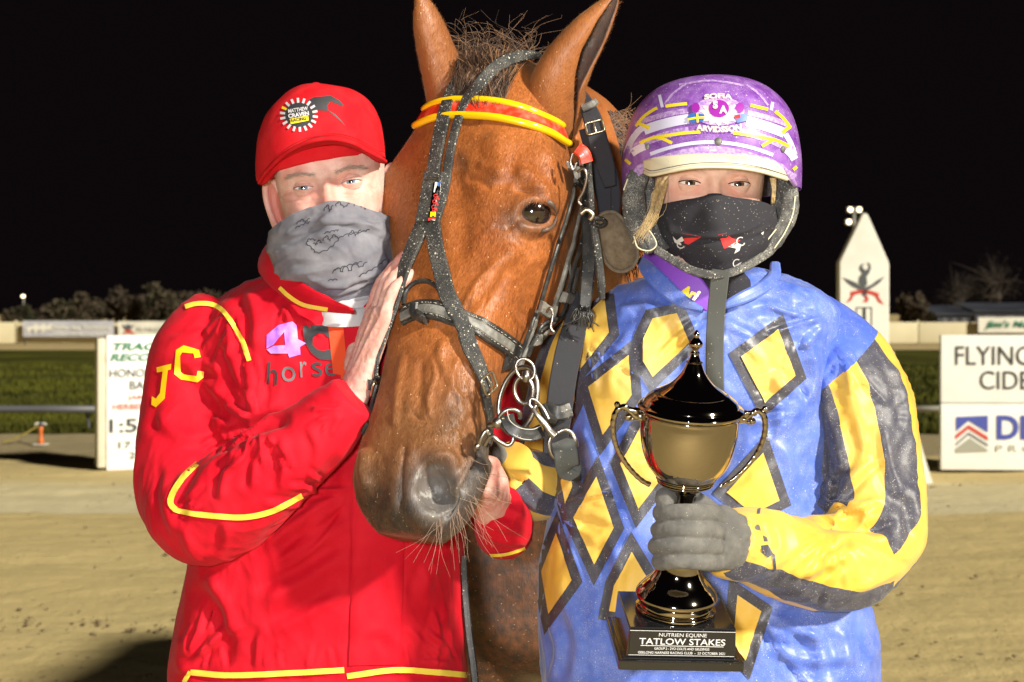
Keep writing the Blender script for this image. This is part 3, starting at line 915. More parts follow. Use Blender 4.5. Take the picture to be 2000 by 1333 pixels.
# raked track with a little real unevenness close by
xs = np.concatenate([np.linspace(-40, -7, 24), np.linspace(-6.9, 6.9, 200), np.linspace(7, 40, 24)])
ys = np.concatenate([np.linspace(-30, 2.0, 20), np.linspace(2.2, 17.2, 260)])
X, Y = np.meshgrid(xs, ys, indexing='ij')
PP = np.stack([X, Y, 0 * X], -1).reshape(-1, 3)
h = 0.016 * fbm(PP * np.array([0.9, 2.2, 1]), 3, 1) + 0.007 * noise(PP * np.array([5, 9, 1]), 5)
h = np.where((PP[:, 1] > 3.5) & (np.abs(PP[:, 0]) < 8), h, 0)
PP[:, 2] = 0.01 + h
obj("race_track", grid(PP.reshape(len(xs), len(ys), 3)), MT['sand'], kind="structure", label="harrowed beige sand race track with raked bands", cat="track")
sheet("infield_ground", -300, 300, 17.0, 54.5, 0.022, MT['turf'], kind="structure", label="dark green infield turf beyond the inside rail", cat="ground")
sheet("far_track", -300, 300, 54.5, 63.0, 0.005, MT['far_sand'], kind="structure", label="far side of the sand track below the perimeter fence", cat="track")

# infield grass: tufts near enough to read as blades
n = 26000
gy = 17.05 + (rng.random(n)**1.6) * 22.0
side = rng.random(n) < 0.62
gx = np.where(side, -gy * (0.24 + 0.14 * rng.random(n)), gy * (0.27 + 0.11 * rng.random(n)))
hh = 0.05 + 0.07 * rng.random(n); aa = rng.random(n) * math.pi; wv = 0.012 + 0.012 * rng.random(n)
dx, dy = np.cos(aa) * wv, np.sin(aa) * wv
le = (rng.random((n, 2)) - 0.5) * 0.06
V = np.stack([np.stack([gx - dx, gy - dy, np.full(n, 0.02)], 1), np.stack([gx + dx, gy + dy, np.full(n, 0.02)], 1),
              np.stack([gx + le[:, 0], gy + le[:, 1], 0.02 + hh], 1)], 1).reshape(-1, 3)
obj("infield_grass", Geo(V, tris=np.arange(3 * n).reshape(-1, 3)), MT['turf2'], kind="stuff", smooth=False, label="short dark green grass of the infield", cat="grass")

# loose clods scattered on the near track
def clod_geo(c, r, seed):
    bm = bmesh.new(); bmesh.ops.create_icosphere(bm, subdivisions=1, radius=r)
    V = np.array([v.co[:] for v in bm.verts]); T = np.array([[v.index for v in f.verts] for f in bm.faces]); bm.free()
    V = V * (1 + 0.5 * noise(V / r * 1.3, seed)[:, None]) * np.array([1.2, 1, 0.6])
    return Geo(V + np.asarray(c), tris=T)
cl = []
for k in range(700):
    y = 4.6 + 8 * random.random()**2; s_ = 1 if random.random() < 0.45 else -1
    x = s_ * y * (0.18 + 0.24 * random.random())
    if random.random() < 0.5:
        x = -1.0 - 1.6 * random.random(); y = 5.2 + 1.6 * random.random()
    r_ = 0.004 + 0.013 * random.random()**3
    cl.append(clod_geo((x, y, 0.012 + r_ * 0.2), r_, k))
obj("clods", merge(*cl), mat("damp_clods", (0.17, 0.13, 0.075), 0.95, spec=0.1), kind="stuff", label="small damp clods of sand scattered over the track", cat="sand")

def frame_at(loc, rz):
    return Matrix.Translation(Vector(loc)) @ Matrix.Rotation(rz, 4, 'Z')

def apply(M_, g):
    M_ = np.array(M_); g.V = g.V @ M_[:3, :3].T + M_[:3, 3]
    return g

def flat_text(name, s, M_, x, z, h, m, parent, y=-0.003, bold=0.015, shear=0.0, width=None, spacing=1.0):
    """Lettering on a board face: local x right, z up, face at -y."""
    V, T = text2d(s, 1.0, bold, shear, spacing)
    V[:, :2] -= (V[:, :2].max(0) + V[:, :2].min(0)) / 2
    k = h / np.ptp(V[:, 1]); kx = k if width is None else width / np.ptp(V[:, 0])
    P = np.column_stack([x + V[:, 0] * kx, np.full(len(V), y), z + V[:, 1] * k])
    # one object per word
    lab = np.arange(len(V))
    while True:
        mn = lab[T].min(1); new = lab.copy(); np.minimum.at(new, T.ravel(), np.repeat(mn, 3))
        if (new == lab).all(): break
        lab = new
    spans = sorted((V[lab == l_, 0].min(), V[lab == l_, 0].max(), l_) for l_ in np.unique(lab))
    words, hi = [[]], None
    for a_, b_, l_ in spans:
        if hi is not None and a_ - hi > 0.17: words.append([])
        words[-1].append(l_); hi = b_ if hi is None else max(hi, b_)
    for w_ in words:
        keep_ = np.isin(lab[T[:, 0]], w_); Tw = T[keep_]; us = np.unique(Tw); mp = np.zeros(len(V), int); mp[us] = np.arange(len(us))
        o_ = obj(name, apply(M_, Geo(P[us], tris=mp[Tw])), m, parent, smooth=False)
    return o_

def flat_poly(name, pts, M_, m, parent, y=-0.003, label=None):
    """Painted flat shape on a board face."""
    P2 = [Vector((p[0], p[1])) for p in pts]
    r = geometry.delaunay_2d_cdt(P2, [(k, (k + 1) % len(P2)) for k in range(len(P2))], [], 1, 1e-6)
    V = np.array([[v[0], y, v[1]] for v in r[0]])
    T = np.array([t[:3] for t in r[2]])
    n = np.cross(V[T[:, 1]] - V[T[:, 0]], V[T[:, 2]] - V[T[:, 0]]); f = n[:, 1] > 0
    T[f] = T[f][:, ::-1]
    return obj(name, apply(M_, Geo(V, tris=T)), m, parent, smooth=False, label=label)

# --- track record board
D = 13.0
p = W(208, 928, D)
Mb = frame_at((p[0], D, 0.02), R(22))
t = thing("track_record_sign", (p[0], D, 0), "white upright track record board with green, black and red lettering", "sign")
wd, hb_ = 0.64, 1.235
obj("board", apply(Mb, box((wd, 0.10, hb_), (wd / 2, 0.054, hb_ / 2), 0.006)), MT['board_white'], t)
obj("end_panel", apply(Mb, box((0.075, 0.22, hb_ - 0.05), (-0.042, 0.12, hb_ / 2), 0.012)), MT['board_edge'], t)
sc_ = D / FP
def brow(py): return (928 - py) * sc_
cxs = 0.305
for s_, py, hpx, m_, kw in (("TRACK", 686, 15, 'print_green', dict(shear=0.25, bold=0.035, width=0.50)), ("RECORD", 707, 15, 'print_green', dict(shear=0.25, bold=0.035, width=0.55)),
                          ("HONOLULU", 738, 17, 'print_dark', dict(bold=0.012, width=0.56)), ("BAY", 762, 17, 'print_dark', dict(bold=0.012, width=0.20)),
                          ("JAMES", 787, 11, 'print_red', dict(bold=0.012, width=0.235)), ("HERBERTSON", 804, 11, 'print_red', dict(bold=0.012, width=0.50)),
                          ("1:51.4", 841, 27, 'print_dark', dict(bold=0.016, width=0.56)), ("17 APR", 879, 13, 'print_dark', dict(bold=0.012, width=0.40)), ("2021", 900, 13, 'print_dark', dict(bold=0.012, width=0.21))):
    flat_text("lettering", s_, Mb, cxs, brow(py), hpx * sc_, MT[m_], t, **kw)

# --- sponsor board on the right
p = W(1838, 938, D)
Mb = frame_at((p[0], D, 0.02), R(-3))
t = thing("sponsor_board", (p[0] + 0.7, D, 0), "white two panel sponsor board with black lettering and blue chevron emblem", "sign")
bw = 1.5
obj("upper_panel", apply(Mb, box((bw, 0.06, 0.62), (bw / 2, 0.034, 0.93), 0.006)), MT['board_white'], t)
obj("lower_panel", apply(Mb, box((bw, 0.06, 0.605), (bw / 2, 0.034, 0.31), 0.006)), MT['board_white'], t)
for x in (0.12, 1.38):
    obj("stay", apply(Mb, box((0.05, 0.5, 0.05), (x, 0.30, 0.025), 0.004)), MT['board_edge'], t)
    obj("stay", apply(Mb, box((0.05, 0.05, 1.15), (x, 0.10, 0.60), 0.004)), MT['board_edge'], t)
def bx_(px): return (px - 1838) * sc_
def bz_(py): return (938 - py) * sc_
flat_text("lettering", "FLYING", Mb, bx_(1938), bz_(713), 37 * sc_, MT['print_dark'], t, bold=0.0, width=145 * sc_)
flat_text("lettering", "BRICK", Mb, bx_(2090), bz_(713), 37 * sc_, MT['print_dark'], t, bold=0.0, width=120 * sc_)
flat_text("lettering", "CIDER", Mb, bx_(1975), bz_(761), 36 * sc_, MT['print_dark'], t, bold=0.0, width=125 * sc_)
def chev(pts, m_, nm): flat_poly(nm, [(bx_(a), bz_(b)) for a, b in pts], Mb, MT[m_], t)
chev([(1867, 833), (1928, 830), (1928, 863), (1891, 840), (1867, 861)], 'print_blue', "emblem_roof")
chev([(1866, 868), (1891, 848), (1928, 871), (1928, 879), (1891, 856), (1866, 877)], 'print_red', "emblem_chevron")
chev([(1866, 885), (1891, 863), (1928, 886), (1928, 890), (1891, 867), (1866, 889)], 'print_slate', "emblem_line")
chev([(1866, 903), (1866, 895), (1893, 874), (1928, 897), (1928, 900)], 'print_grey', "emblem_base")
flat_text("lettering", "DB", Mb, bx_(1984), bz_(853), 47 * sc_, MT['print_blue'], t, bold=0.03, width=78 * sc_)
flat_text("lettering", "P R O", Mb, bx_(1980), bz_(894), 13 * sc_, MT['print_grey'], t, bold=-0.005, width=74 * sc_)

# --- finish post
D2 = 12.4; s2 = D2 / FP
pb = W(1688, 943, D2)
Mp = frame_at((pb[0], D2, 0.0), R(-4))
t = thing("finish_post", (pb[0], D2, 0), "tall white finish post with a pointed top and a winged crest", "post")
def qx(px): return (px - 1688) * s2
def qz(py): return (943 - py) * s2
front = [(1640, 900), (1640, 516), (1685, 421), (1694, 421), (1736, 518), (1736, 900)]
F2 = np.array([(qx(a), qz(b)) for a, b in front])
Vp = np.vstack([np.column_stack([F2[:, 0], np.zeros(6), F2[:, 1]]), np.column_stack([F2[:, 0], np.full(6, 0.16), F2[:, 1]])])
bm = bmesh.new(); vv = [bm.verts.new(v) for v in Vp]
bm.faces.new(vv[:6][::-1]); bm.faces.new(vv[6:])
for k in range(6): bm.faces.new([vv[k], vv[(k + 1) % 6], vv[6 + (k + 1) % 6], vv[6 + k]])
bmesh.ops.recalc_face_normals(bm, faces=bm.faces); bmesh.ops.bevel(bm, geom=bm.edges[:], offset=0.008, segments=2, affect='EDGES')
me = bpy.data.meshes.new("post"); bm.to_mesh(me); bm.free(); me.transform(Mp); me.materials.append(MT['post_white'])
obj("post", me, None, t)
# splayed base
Vb = [(-0.245, -0.10, qz(900)), (0.235, -0.10, qz(900)), (0.235, 0.26, qz(900)), (-0.245, 0.26, qz(900)), (-0.52, -0.3, 0.015), (0.52, -0.3, 0.015), (0.52, 0.5, 0.015), (-0.52, 0.5, 0.015)]
Vb = np.array(Vb); Vb[:4, 2] = qz(690); Vb[:4, 0] *= 0.99
obj("splayed_base", apply(Mp, Geo(Vb, [(0, 1, 2, 3), (4, 7, 6, 5), (0, 4, 5, 1), (1, 5, 6, 2), (2, 6, 7, 3), (3, 7, 4, 0)])), MT['post_white'], t, smooth=False)
ps = [(1673, 604), (1676, 604), (1676, 700), (1673, 700)]
for poly in ([(1672, 604), (1703, 604), (1703, 606), (1674, 606), (1674, 640), (1672, 640)], [(1701, 606), (1703, 606), (1703, 640), (1701, 640)], [(1685, 606), (1691, 606), (1691, 640), (1685, 640)]):
    flat_poly("slot_outline", [(qx(a), qz(b)) for a, b in poly], Mp, MT['print_dark'], t, y=-0.004)
for poly in ([(1646, 546), (1660, 551), (1672, 556), (1680, 562), (1690, 565), (1702, 560), (1712, 552), (1727, 544), (1718, 556), (1710, 562), (1702, 567), (1694, 571), (1692, 582), (1684, 582), (1683, 572), (1674, 568), (1664, 563), (1655, 556)],
             [(1677, 556), (1678, 545), (1684, 538), (1678, 530), (1680, 522), (1688, 518), (1684, 526), (1690, 532), (1697, 528), (1695, 520), (1692, 517), (1699, 519), (1701, 528), (1697, 538), (1692, 545), (1694, 558), (1690, 564), (1682, 562)]):
    flat_poly("winged_crest", [(qx(a), qz(b)) for a, b in poly], Mp, MT['print_slate'], t, y=-0.004)
for poly in ([(1653, 596), (1662, 583), (1661, 574), (1675, 571), (1688, 570), (1702, 572), (1716, 577), (1716, 585), (1726, 599), (1715, 594), (1709, 583), (1700, 579), (1688, 577), (1676, 578), (1668, 581), (1663, 591)],
             [(1686, 580), (1694, 582), (1697, 589), (1693, 595), (1684, 593), (1690, 590), (1689, 585)]):
    flat_poly("crest_ribbon", [(qx(a), qz(b)) for a, b in poly], Mp, MT['print_red'], t, y=-0.004)

# --- perimeter fence on the far side, one board at a time
FD = 63.0
t = thing("perimeter_fence", (0, FD, 0), "long low cream boarded fence along the far side of the track", "fence")
top, bot = 1.02, 0.10
base_board = to_mesh("fence_board", box((3.96, 0.08, top - bot), (0, 0, (top + bot) / 2), 0.01)); base_board.materials.append(MT['fence_cream'])
base_post = to_mesh("fence_post", box((0.1, 0.1, 1.1), (0, 0.1, 0.55), 0.01)); base_post.materials.append(MT['fence_cream'])
for k in range(-9, 10):
    o = bpy.data.objects.new("fence_board", base_board); COL.objects.link(o); o.parent = t; o.location = (k * 4.0, 0, 0)
    o = bpy.data.objects.new("fence_post", base_post); COL.objects.link(o); o.parent = t; o.location = (k * 4.0 + 2.0, 0, 0)
sf = (FD - 0.4) / FP
def banner(name, px0, px1, py0, py1, m_, label, cat="banner"):
    a = W(px0, py1, FD - 0.4); b = W(px1, py0, FD - 0.4)
    Mx = frame_at((a[0], FD - 0.4, 0), 0)
    tt = thing(name, ((a[0] + b[0]) / 2, FD - 0.4, 0), label, cat)
    w_, h_ = b[0] - a[0], b[2] - a[2]
    nx = 12
    P = np.zeros((nx, 4, 3))
    for i in range(nx):
        for j in range(4):
            P[i, j] = (w_ * i / (nx - 1), 0.02 * math.sin(i * 1.3), a[2] + h_ * j / 3)
    g = grid(P); gb = grid(P + np.array([0, 0.03, 0]), flip=True)
    obj("cloth", apply(Mx, merge(g, gb)), m_, tt)
    for x in (0.05, w_ - 0.05):
        obj("stake", apply(Mx, box((0.05, 0.05, b[2]), (x, 0.1, b[2] / 2))), MT['rail_grey'], tt)
    return tt, Mx, a, b
tt, Mx, a, b = banner("banner", 45, 222, 627, 658, MT['banner_grey'], "grey banner with pale running horses on the far fence")
def fx(px): return (px - 45) * sf
def fz(py): return EYE + (CY - py) * sf
for k in range(3):
    ox = 50 + 14 * k
    flat_poly("horse_silhouette", [(fx(ox + u), fz(v)) for u, v in ((0, 645), (6, 638), (16, 637), (20, 632), (26, 634), (24, 638), (21, 641), (28, 648), (20, 645), (12, 644), (6, 650), (1, 652), (5, 645))], Mx, MT['banner_white'], tt, y=-0.045 - 0.004 * k)
flat_text("lettering", "Haras des Trotteurs", Mx, fx(160), fz(640), 9 * sf, MT['banner_white'], tt, y=-0.05, bold=0.02, width=112 * sf)
flat_text("lettering", "standing at stud", Mx, fx(160), fz(652), 5 * sf, MT['banner_white'], tt, y=-0.05, bold=0.02, width=105 * sf)
tt, Mx, a, b = banner("banner", 231, 360, 628, 656, MT['banner_white'], "white banner with a red and green star beside the grey banner")
def fx(px): return (px - 231) * sf
flat_text("lettering", "FLYING BRICK", Mx, fx(315), fz(644), 8 * sf, MT['print_grey'], tt, y=-0.05, bold=0.02, width=95 * sf)
flat_poly("emblem_wings", [(fx(u), fz(v)) for u, v in ((238, 634), (247, 637), (251, 632), (255, 637), (264, 635), (256, 643), (247, 643))], Mx, MT['print_slate'], tt, y=-0.05)
flat_poly("emblem_ribbon", [(fx(u), fz(v)) for u, v in ((240, 655), (246, 645), (257, 645), (265, 655), (257, 650), (247, 650))], Mx, MT['print_red'], tt, y=-0.05)
tt, Mx, a, b = banner("banner", 1911, 2090, 620, 650, MT['banner_white'], "white banner with slanting green lettering on the far fence")
def fx(px): return (px - 1911) * sf
flat_text("lettering", "Jim's Mowing", Mx, fx(1990), fz(635), 17 * sf, MT['print_green'], tt, y=-0.05, bold=0.03, shear=0.25, width=132 * sf)

# --- inside rail
t = thing("inside_rail", (0, 17.0, 0), "low grey and white running rail along the near edge of the infield", "rail")
for k in range(-4, 5):
    m_ = MT['rail_grey'] if k < 0 else MT['rail_white']
    obj("rail", sweep([(k * 2.4 + 0.0, 17.0, 0.31), (k * 2.4 + 1.2, 17.0, 0.312), (k * 2.4 + 2.39, 17.0, 0.31)], 0.042, n=12, m=4), m_, t)
    obj("rail_post", sweep([(k * 2.4 + 1.2 + 0.9, 17.12, 0.0), (k * 2.4 + 2.1, 17.12, 0.15), (k * 2.4 + 2.1, 17.02, 0.30)], 0.02, n=8, m=8), m_, t)

# --- sprinkler with its hose
D3 = 15.6
p = W(80, 852, D3); s3 = D3 / FP
t = thing("sprinkler", (p[0], D3, 0), "small sprinkler head on an orange stem with white arms by the rail", "sprinkler")
x0 = p[0]
obj("stem", lathe([(0.035, 0.0), (0.03, 0.05), (0.018, 0.09), (0.022, 0.15), (0.03, 0.19), (0.012, 0.2)], 14, (x0, D3, 0.02)), MT['orange_plastic'], t)
obj("nozzle", lathe([(0.024, 0.18), (0.03, 0.20), (0.026, 0.235), (0.01, 0.25)], 14, (x0, D3, 0.02)), MT['print_dark'], t)
for s_ in (-1, 1):
    obj("arm", sweep([(x0, D3, 0.24), (x0 + s_ * 0.035, D3 - 0.01, 0.25), (x0 + s_ * 0.065, D3 - 0.02, 0.235)], [0.010, 0.013, 0.009], n=8, m=8), MT['rail_white'], t)
obj("base_plate", box((0.14, 0.14, 0.012), (x0, D3, 0.02), 0.003), MT['rail_white'], t)
hz = [(x0 - 0.12, D3 + 0.3, 0.21), (x0 - 0.2, D3 + 0.25, 0.15), (x0 - 0.28, D3 + 0.2, 0.10), (x0 - 0.36, D3 + 0.15, 0.06), (x0 - 0.46, D3 + 0.1, 0.035)]
obj("hose", sweep(hz, 0.010, n=8, m=40), MT['hose'], label="thin yellow hose lying in the grass beside the sprinkler", cat="hose")

# --- trees behind the far fence
def leaf_crown(c, rx, rz, n, seed, lsize, dens=0.55):
    r_ = np.random.default_rng(seed)
    k = 9
    cl = r_.normal(size=(k, 3)); cl = nrm(cl) * (r_.random((k, 1))**0.5) * np.array([rx, rx, rz]) * 0.72
    rad = (0.32 + 0.22 * r_.random(k)) * min(rx, rz) * 1.1
    i = r_.integers(0, k, n)
    d = nrm(r_.normal(size=(n, 3))) * (r_.random((n, 1))**(0.45)) * rad[i][:, None]
    P = cl[i] + d + np.asarray(c)
    a, b = nrm(r_.normal(size=(n, 3))), nrm(r_.normal(size=(n, 3)))
    b = nrm(np.cross(a, b)); s_ = (lsize * (0.5 + r_.random(n)))[:, None]
    V = np.stack([P - a * s_, P - b * s_ * 0.45, P + a * s_, P + b * s_ * 0.45], 1).reshape(-1, 3)
    return Geo(V, np.arange(4 * n).reshape(-1, 4)), cl + np.asarray(c)
def tree(px, top_py, hw, d, label, leaf, seed, n=1500, base_py=None, cat="tree", bare=False):
    x = W(px, 0, d)[0]; ztop = EYE + (CY - top_py) / FP * d
    rx = hw / FP * d; rz = ztop * 0.42
    t = thing("tree", (x, d, 0), label, cat, "trees beyond the far fence")
    g, cl = leaf_crown((x, d, ztop - rz), rx, rz, n, seed, 0.16 if not bare else 0.07)
    r_ = random.Random(seed)
    parts = [sweep([(x, d, 0), (x + 0.1, d, ztop * 0.3), (x + 0.2 * (r_.random() - 0.5), d, ztop * 0.62)], [0.22, 0.16, 0.07], n=8, m=10)]
    for c in cl:
        parts.append(sweep([(x + 0.05, d, ztop * (0.22 + 0.2 * r_.random())), ((x + c[0]) / 2, (d + c[1]) / 2, (ztop * 0.35 + c[2]) / 2 + 0.2), tuple(c)], [0.09, 0.055, 0.02], n=6, m=8))
    if bare:
        for _ in range(70):
            a = np.array([x, d, ztop * (0.3 + 0.3 * r_.random())]); b = cl[r_.randrange(len(cl))] + np.array([r_.gauss(0, rx * .3), r_.gauss(0, rx * .2), r_.gauss(0, rz * .35)])
            parts.append(sweep([a, (a + b) / 2 + np.array([0, 0, 0.2]), b], [0.035, 0.025, 0.008], n=5, m=6))
    obj("trunk", merge(*parts), MT['bark'], t)
    obj("crown", g, leaf, t, smooth=False, kind="stuff")
for px, tp, hw, d, lb, lf, sd, n_ in ((40, 590, 34, 76, "low dark bush beneath the distant yellow lamp", 'leaf', 1, 900), (118, 585, 46, 80, "dark tree behind the grey banner's lettering", 'leaf', 2, 1300),
                                 (232, 555, 58, 84, "broad brownish tree behind the star banner", 'leaf_brown', 3, 1900), (312, 556, 44, 82, "dull green tree just right of the broad brownish one", 'leaf', 4, 1300),
                                 (385, 540, 62, 86, "tallest tree of the row, beside the red shoulder", 'leaf_brown', 5, 1900), (470, 560, 50, 88, "dark tree behind the man's red collar", 'leaf', 6, 1200),
                                 (75, 598, 40, 79, "low dark bush left of the grey banner's lettering", 'leaf_brown', 21, 900), (170, 572, 42, 83, "dark tree between the lettered tree and broad brownish one", 'leaf', 22, 1300), (275, 568, 36, 85, "narrow dark tree behind the star banner's lettering", 'leaf', 23, 1100),
                                 (1788, 558, 46, 78, "rounded brown tree just right of the finish post", 'leaf_brown', 7, 1500)):
    tree(px, tp, hw, d, lb, MT[lf], sd, n_)
MT['leaf_dim'] = mat("dim_leaves", (0.018, 0.014, 0.010), 0.8, spec=0.05, var=(0.6, (0.013, 0.011, 0.009), 0.4, 0.6))
tree(1948, 478, 84, 112, "tall dim bare-branched tree above the green-lettered banner", MT['leaf_dim'], 11, 2600, bare=True)
tree(1868, 524, 52, 118, "dim thin tree above the low blue shed", MT['leaf_dim'], 12, 1700, bare=True)

# --- dark sheds beyond the fence
for px0, px1, tp, d, lb in ((1832, 1895, 606, 92, "low dark blue shed between the brown tree and green-lettered banner"), (1905, 2040, 600, 96, "long dark blue shed above the green-lettered banner")):
    a, b = W(px0, tp, d), W(px1, tp, d)
    t = thing("shed", ((a[0] + b[0]) / 2, d, 0), lb, "shed")
    w_, h_ = b[0] - a[0], a[2]
    obj("wall", box((w_, 4, h_ - 0.3), ((a[0] + b[0]) / 2, d + 2, (h_ - 0.3) / 2)), MT['shed'], t, smooth=False)
    xr_ = np.array([[a[0] - 0.2, d - 0.2, h_ - 0.32], [b[0] + 0.2, d - 0.2, h_ - 0.32], [b[0] + 0.2, d + 4.2, h_ + 0.25], [a[0] - 0.2, d + 4.2, h_ + 0.25]])
    obj("roof", Geo(np.vstack([xr_, xr_ + np.array([0, 0, 0.08])]), [(0, 1, 2, 3), (4, 7, 6, 5), (0, 4, 5, 1), (1, 5, 6, 2), (2, 6, 7, 3), (3, 7, 4, 0)]), MT['shed'], t, smooth=False)
    for k in range(3):
        obj("window", box((w_ * 0.14, 0.06, h_ * 0.25), (a[0] + w_ * (0.2 + 0.3 * k), d - 0.03, h_ * 0.55)), MT['rail_grey'], t, smooth=False)

# --- floodlight mast far behind the finish post
d = 150.0
p = W(1668, 412, d); sm_ = d / FP
t = thing("floodlight_mast", (p[0], d, 0), "distant floodlight mast with small lit lamps behind the finish post", "floodlight")
obj("mast", sweep([(p[0], d, 0), (p[0], d, p[2] * 0.5), (p[0], d, p[2])], [0.3, 0.22, 0.14], n=10, m=8), MT['mast'], t)
for px, py in ((1661, 410), (1678, 410), (1658, 434)):
    q = W(px, py, d - 0.3)
    obj("lamp_housing", box((0.7, 0.35, 0.55), (q[0], q[1] + 0.25, q[2]), 0.05), MT['mast'], t)
    obj("lamp", lathe([(0.05, 0.0), (0.20, 0.03), (0.24, 0.08), (0.2, 0.12)], 14, (q[0], q[1] + 0.05, q[2]), axis=(0, -1, 0)), MT['lamp'], t)
obj("cross_arm", box((1.4, 0.12, 0.12), (p[0], d, p[2] - 0.1)), MT['mast'], t)
q = W(45, 580, 170)
t = thing("street_lamp", (q[0], 170, 0), "distant yellow lamp glowing above the dark bush", "lamp")
obj("pole", sweep([(q[0], 170, 0), (q[0], 170, q[2] * 0.5), (q[0] + 0.1, 170, q[2])], [0.12, 0.1, 0.06], n=8, m=6), MT['mast'], t)
obj("lamp", lathe([(0.08, -0.1), (0.24, 0.0), (0.20, 0.14), (0.05, 0.2)], 14, tuple(q)), MT['lamp'], t)
# ------------------------------------------------------------------ the horse
# local head frame: t runs from the poll down the face, y out of the face, x to the horse's left
HP0 = W(926, 108, 1.97)
h_t = nrm(np.array([-0.152, -0.36, -0.915]))
_yaw = R(31)
h_x = np.array([math.cos(_yaw), -math.sin(_yaw), 0.0])
h_x = nrm(h_x + np.array([0, 0, -0.045]))
h_x = nrm(h_x - h_t * np.dot(h_x, h_t))
h_y = np.cross(h_t, h_x)
if h_y[1] > 0: h_y = -h_y
HL = 1.0
def HW(x, y, t):
    return HP0 + HL * (np.multiply.outer(np.asarray(x), h_x) + np.multiply.outer(np.asarray(y), h_y) + np.multiply.outer(np.asarray(t), h_t))

ST = [  # t, then half contour (x, y): front midline -> widest -> jaw midline
 (-0.03, [(0, -.050), (.022, -.052), (.040, -.070), (.046, -.11), (.044, -.15), (.028, -.185), (0, -.192)]),
 (0.00, [(0, -.026), (.030, -.028), (.054, -.050), (.062, -.10), (.058, -.155), (.038, -.202), (0, -.212)]),
 (0.05, [(0, -.008), (.038, -.011), (.068, -.034), (.078, -.088), (.070, -.160), (.048, -.222), (0, -.234)]),
 (0.10, [(0, .001), (.046, -.003), (.084, -.030), (.090, -.085), (.078, -.165), (.054, -.240), (0, -.252)]),
 (0.155, [(0, .005), (.052, .000), (.100, -.030), (.099, -.085), (.082, -.170), (.058, -.258), (0, -.270)]),
 (0.20, [(0, .005), (.051, -.001), (.099, -.034), (.101, -.086), (.083, -.172), (.060, -.266), (0, -.279)]),
 (0.25, [(0, .003), (.046, -.003), (.084, -.034), (.092, -.084), (.080, -.168), (.058, -.262), (0, -.275)]),
 (0.30, [(0, .001), (.040, -.004), (.070, -.031), (.081, -.078), (.073, -.155), (.052, -.240), (0, -.252)]),
 (0.36, [(0, .000), (.035, -.005), (.060, -.028), (.068, -.068), (.061, -.130), (.043, -.195), (0, -.206)]),
 (0.43, [(0, .000), (.033, -.006), (.054, -.027), (.059, -.062), (.053, -.108), (.037, -.155), (0, -.164)]),
 (0.50, [(0, .002), (.036, -.004), (.057, -.026), (.060, -.058), (.053, -.096), (.036, -.134), (0, -.142)]),
 (0.56, [(0, .004), (.041, -.001), (.064, -.024), (.065, -.055), (.054, -.092), (.034, -.126), (0, -.134)]),
 (0.605, [(0, .000), (.042, -.004), (.064, -.026), (.062, -.056), (.051, -.088), (.031, -.116), (0, -.124)]),
 (0.64, [(0, -.014), (.036, -.018), (.052, -.036), (.051, -.060), (.042, -.083), (.026, -.101), (0, -.107)]),
 (0.665, [(0, -.034), (.020, -.036), (.032, -.046), (.032, -.060), (.027, -.074), (.017, -.084), (0, -.088)]),
]
TT = np.array([s[0] for s in ST]); CC = np.array([s[1] for s in ST], float)
nt_, nv_ = 300, 280
tv = np.linspace(TT[0], TT[-1], nt_)
CC[:, :, 0] *= np.interp(TT, [0, 0.1, 0.2, 0.3, 0.45, 0.55, 0.67], [1.12, 1.2, 1.29, 1.27, 1.22, 1.22, 1.25])[:, None]
CC[-4:, 4:, 1] -= 0.012
C = cromt(TT, CC, tv)                                   # (nt, 7, 2)
full = np.concatenate([C, (C[:, 5:0:-1] * np.array([-1, 1]))], 1)     # closed contour, 12 points
ring = np.zeros((nt_, nv_, 3))
for i in range(nt_):
    q = crom(full[i], nv_, closed=True)
    ring[i] = HW(q[:, 0], q[:, 1], np.full(nv_, tv[i]))
head = tube_rings(ring)
loc = (head.V - HP0)
HLX, HLY, HLT = loc @ h_x, loc @ h_y, loc @ h_t

def hpx(x, y, t):
    return proj(HW(x, y, t))

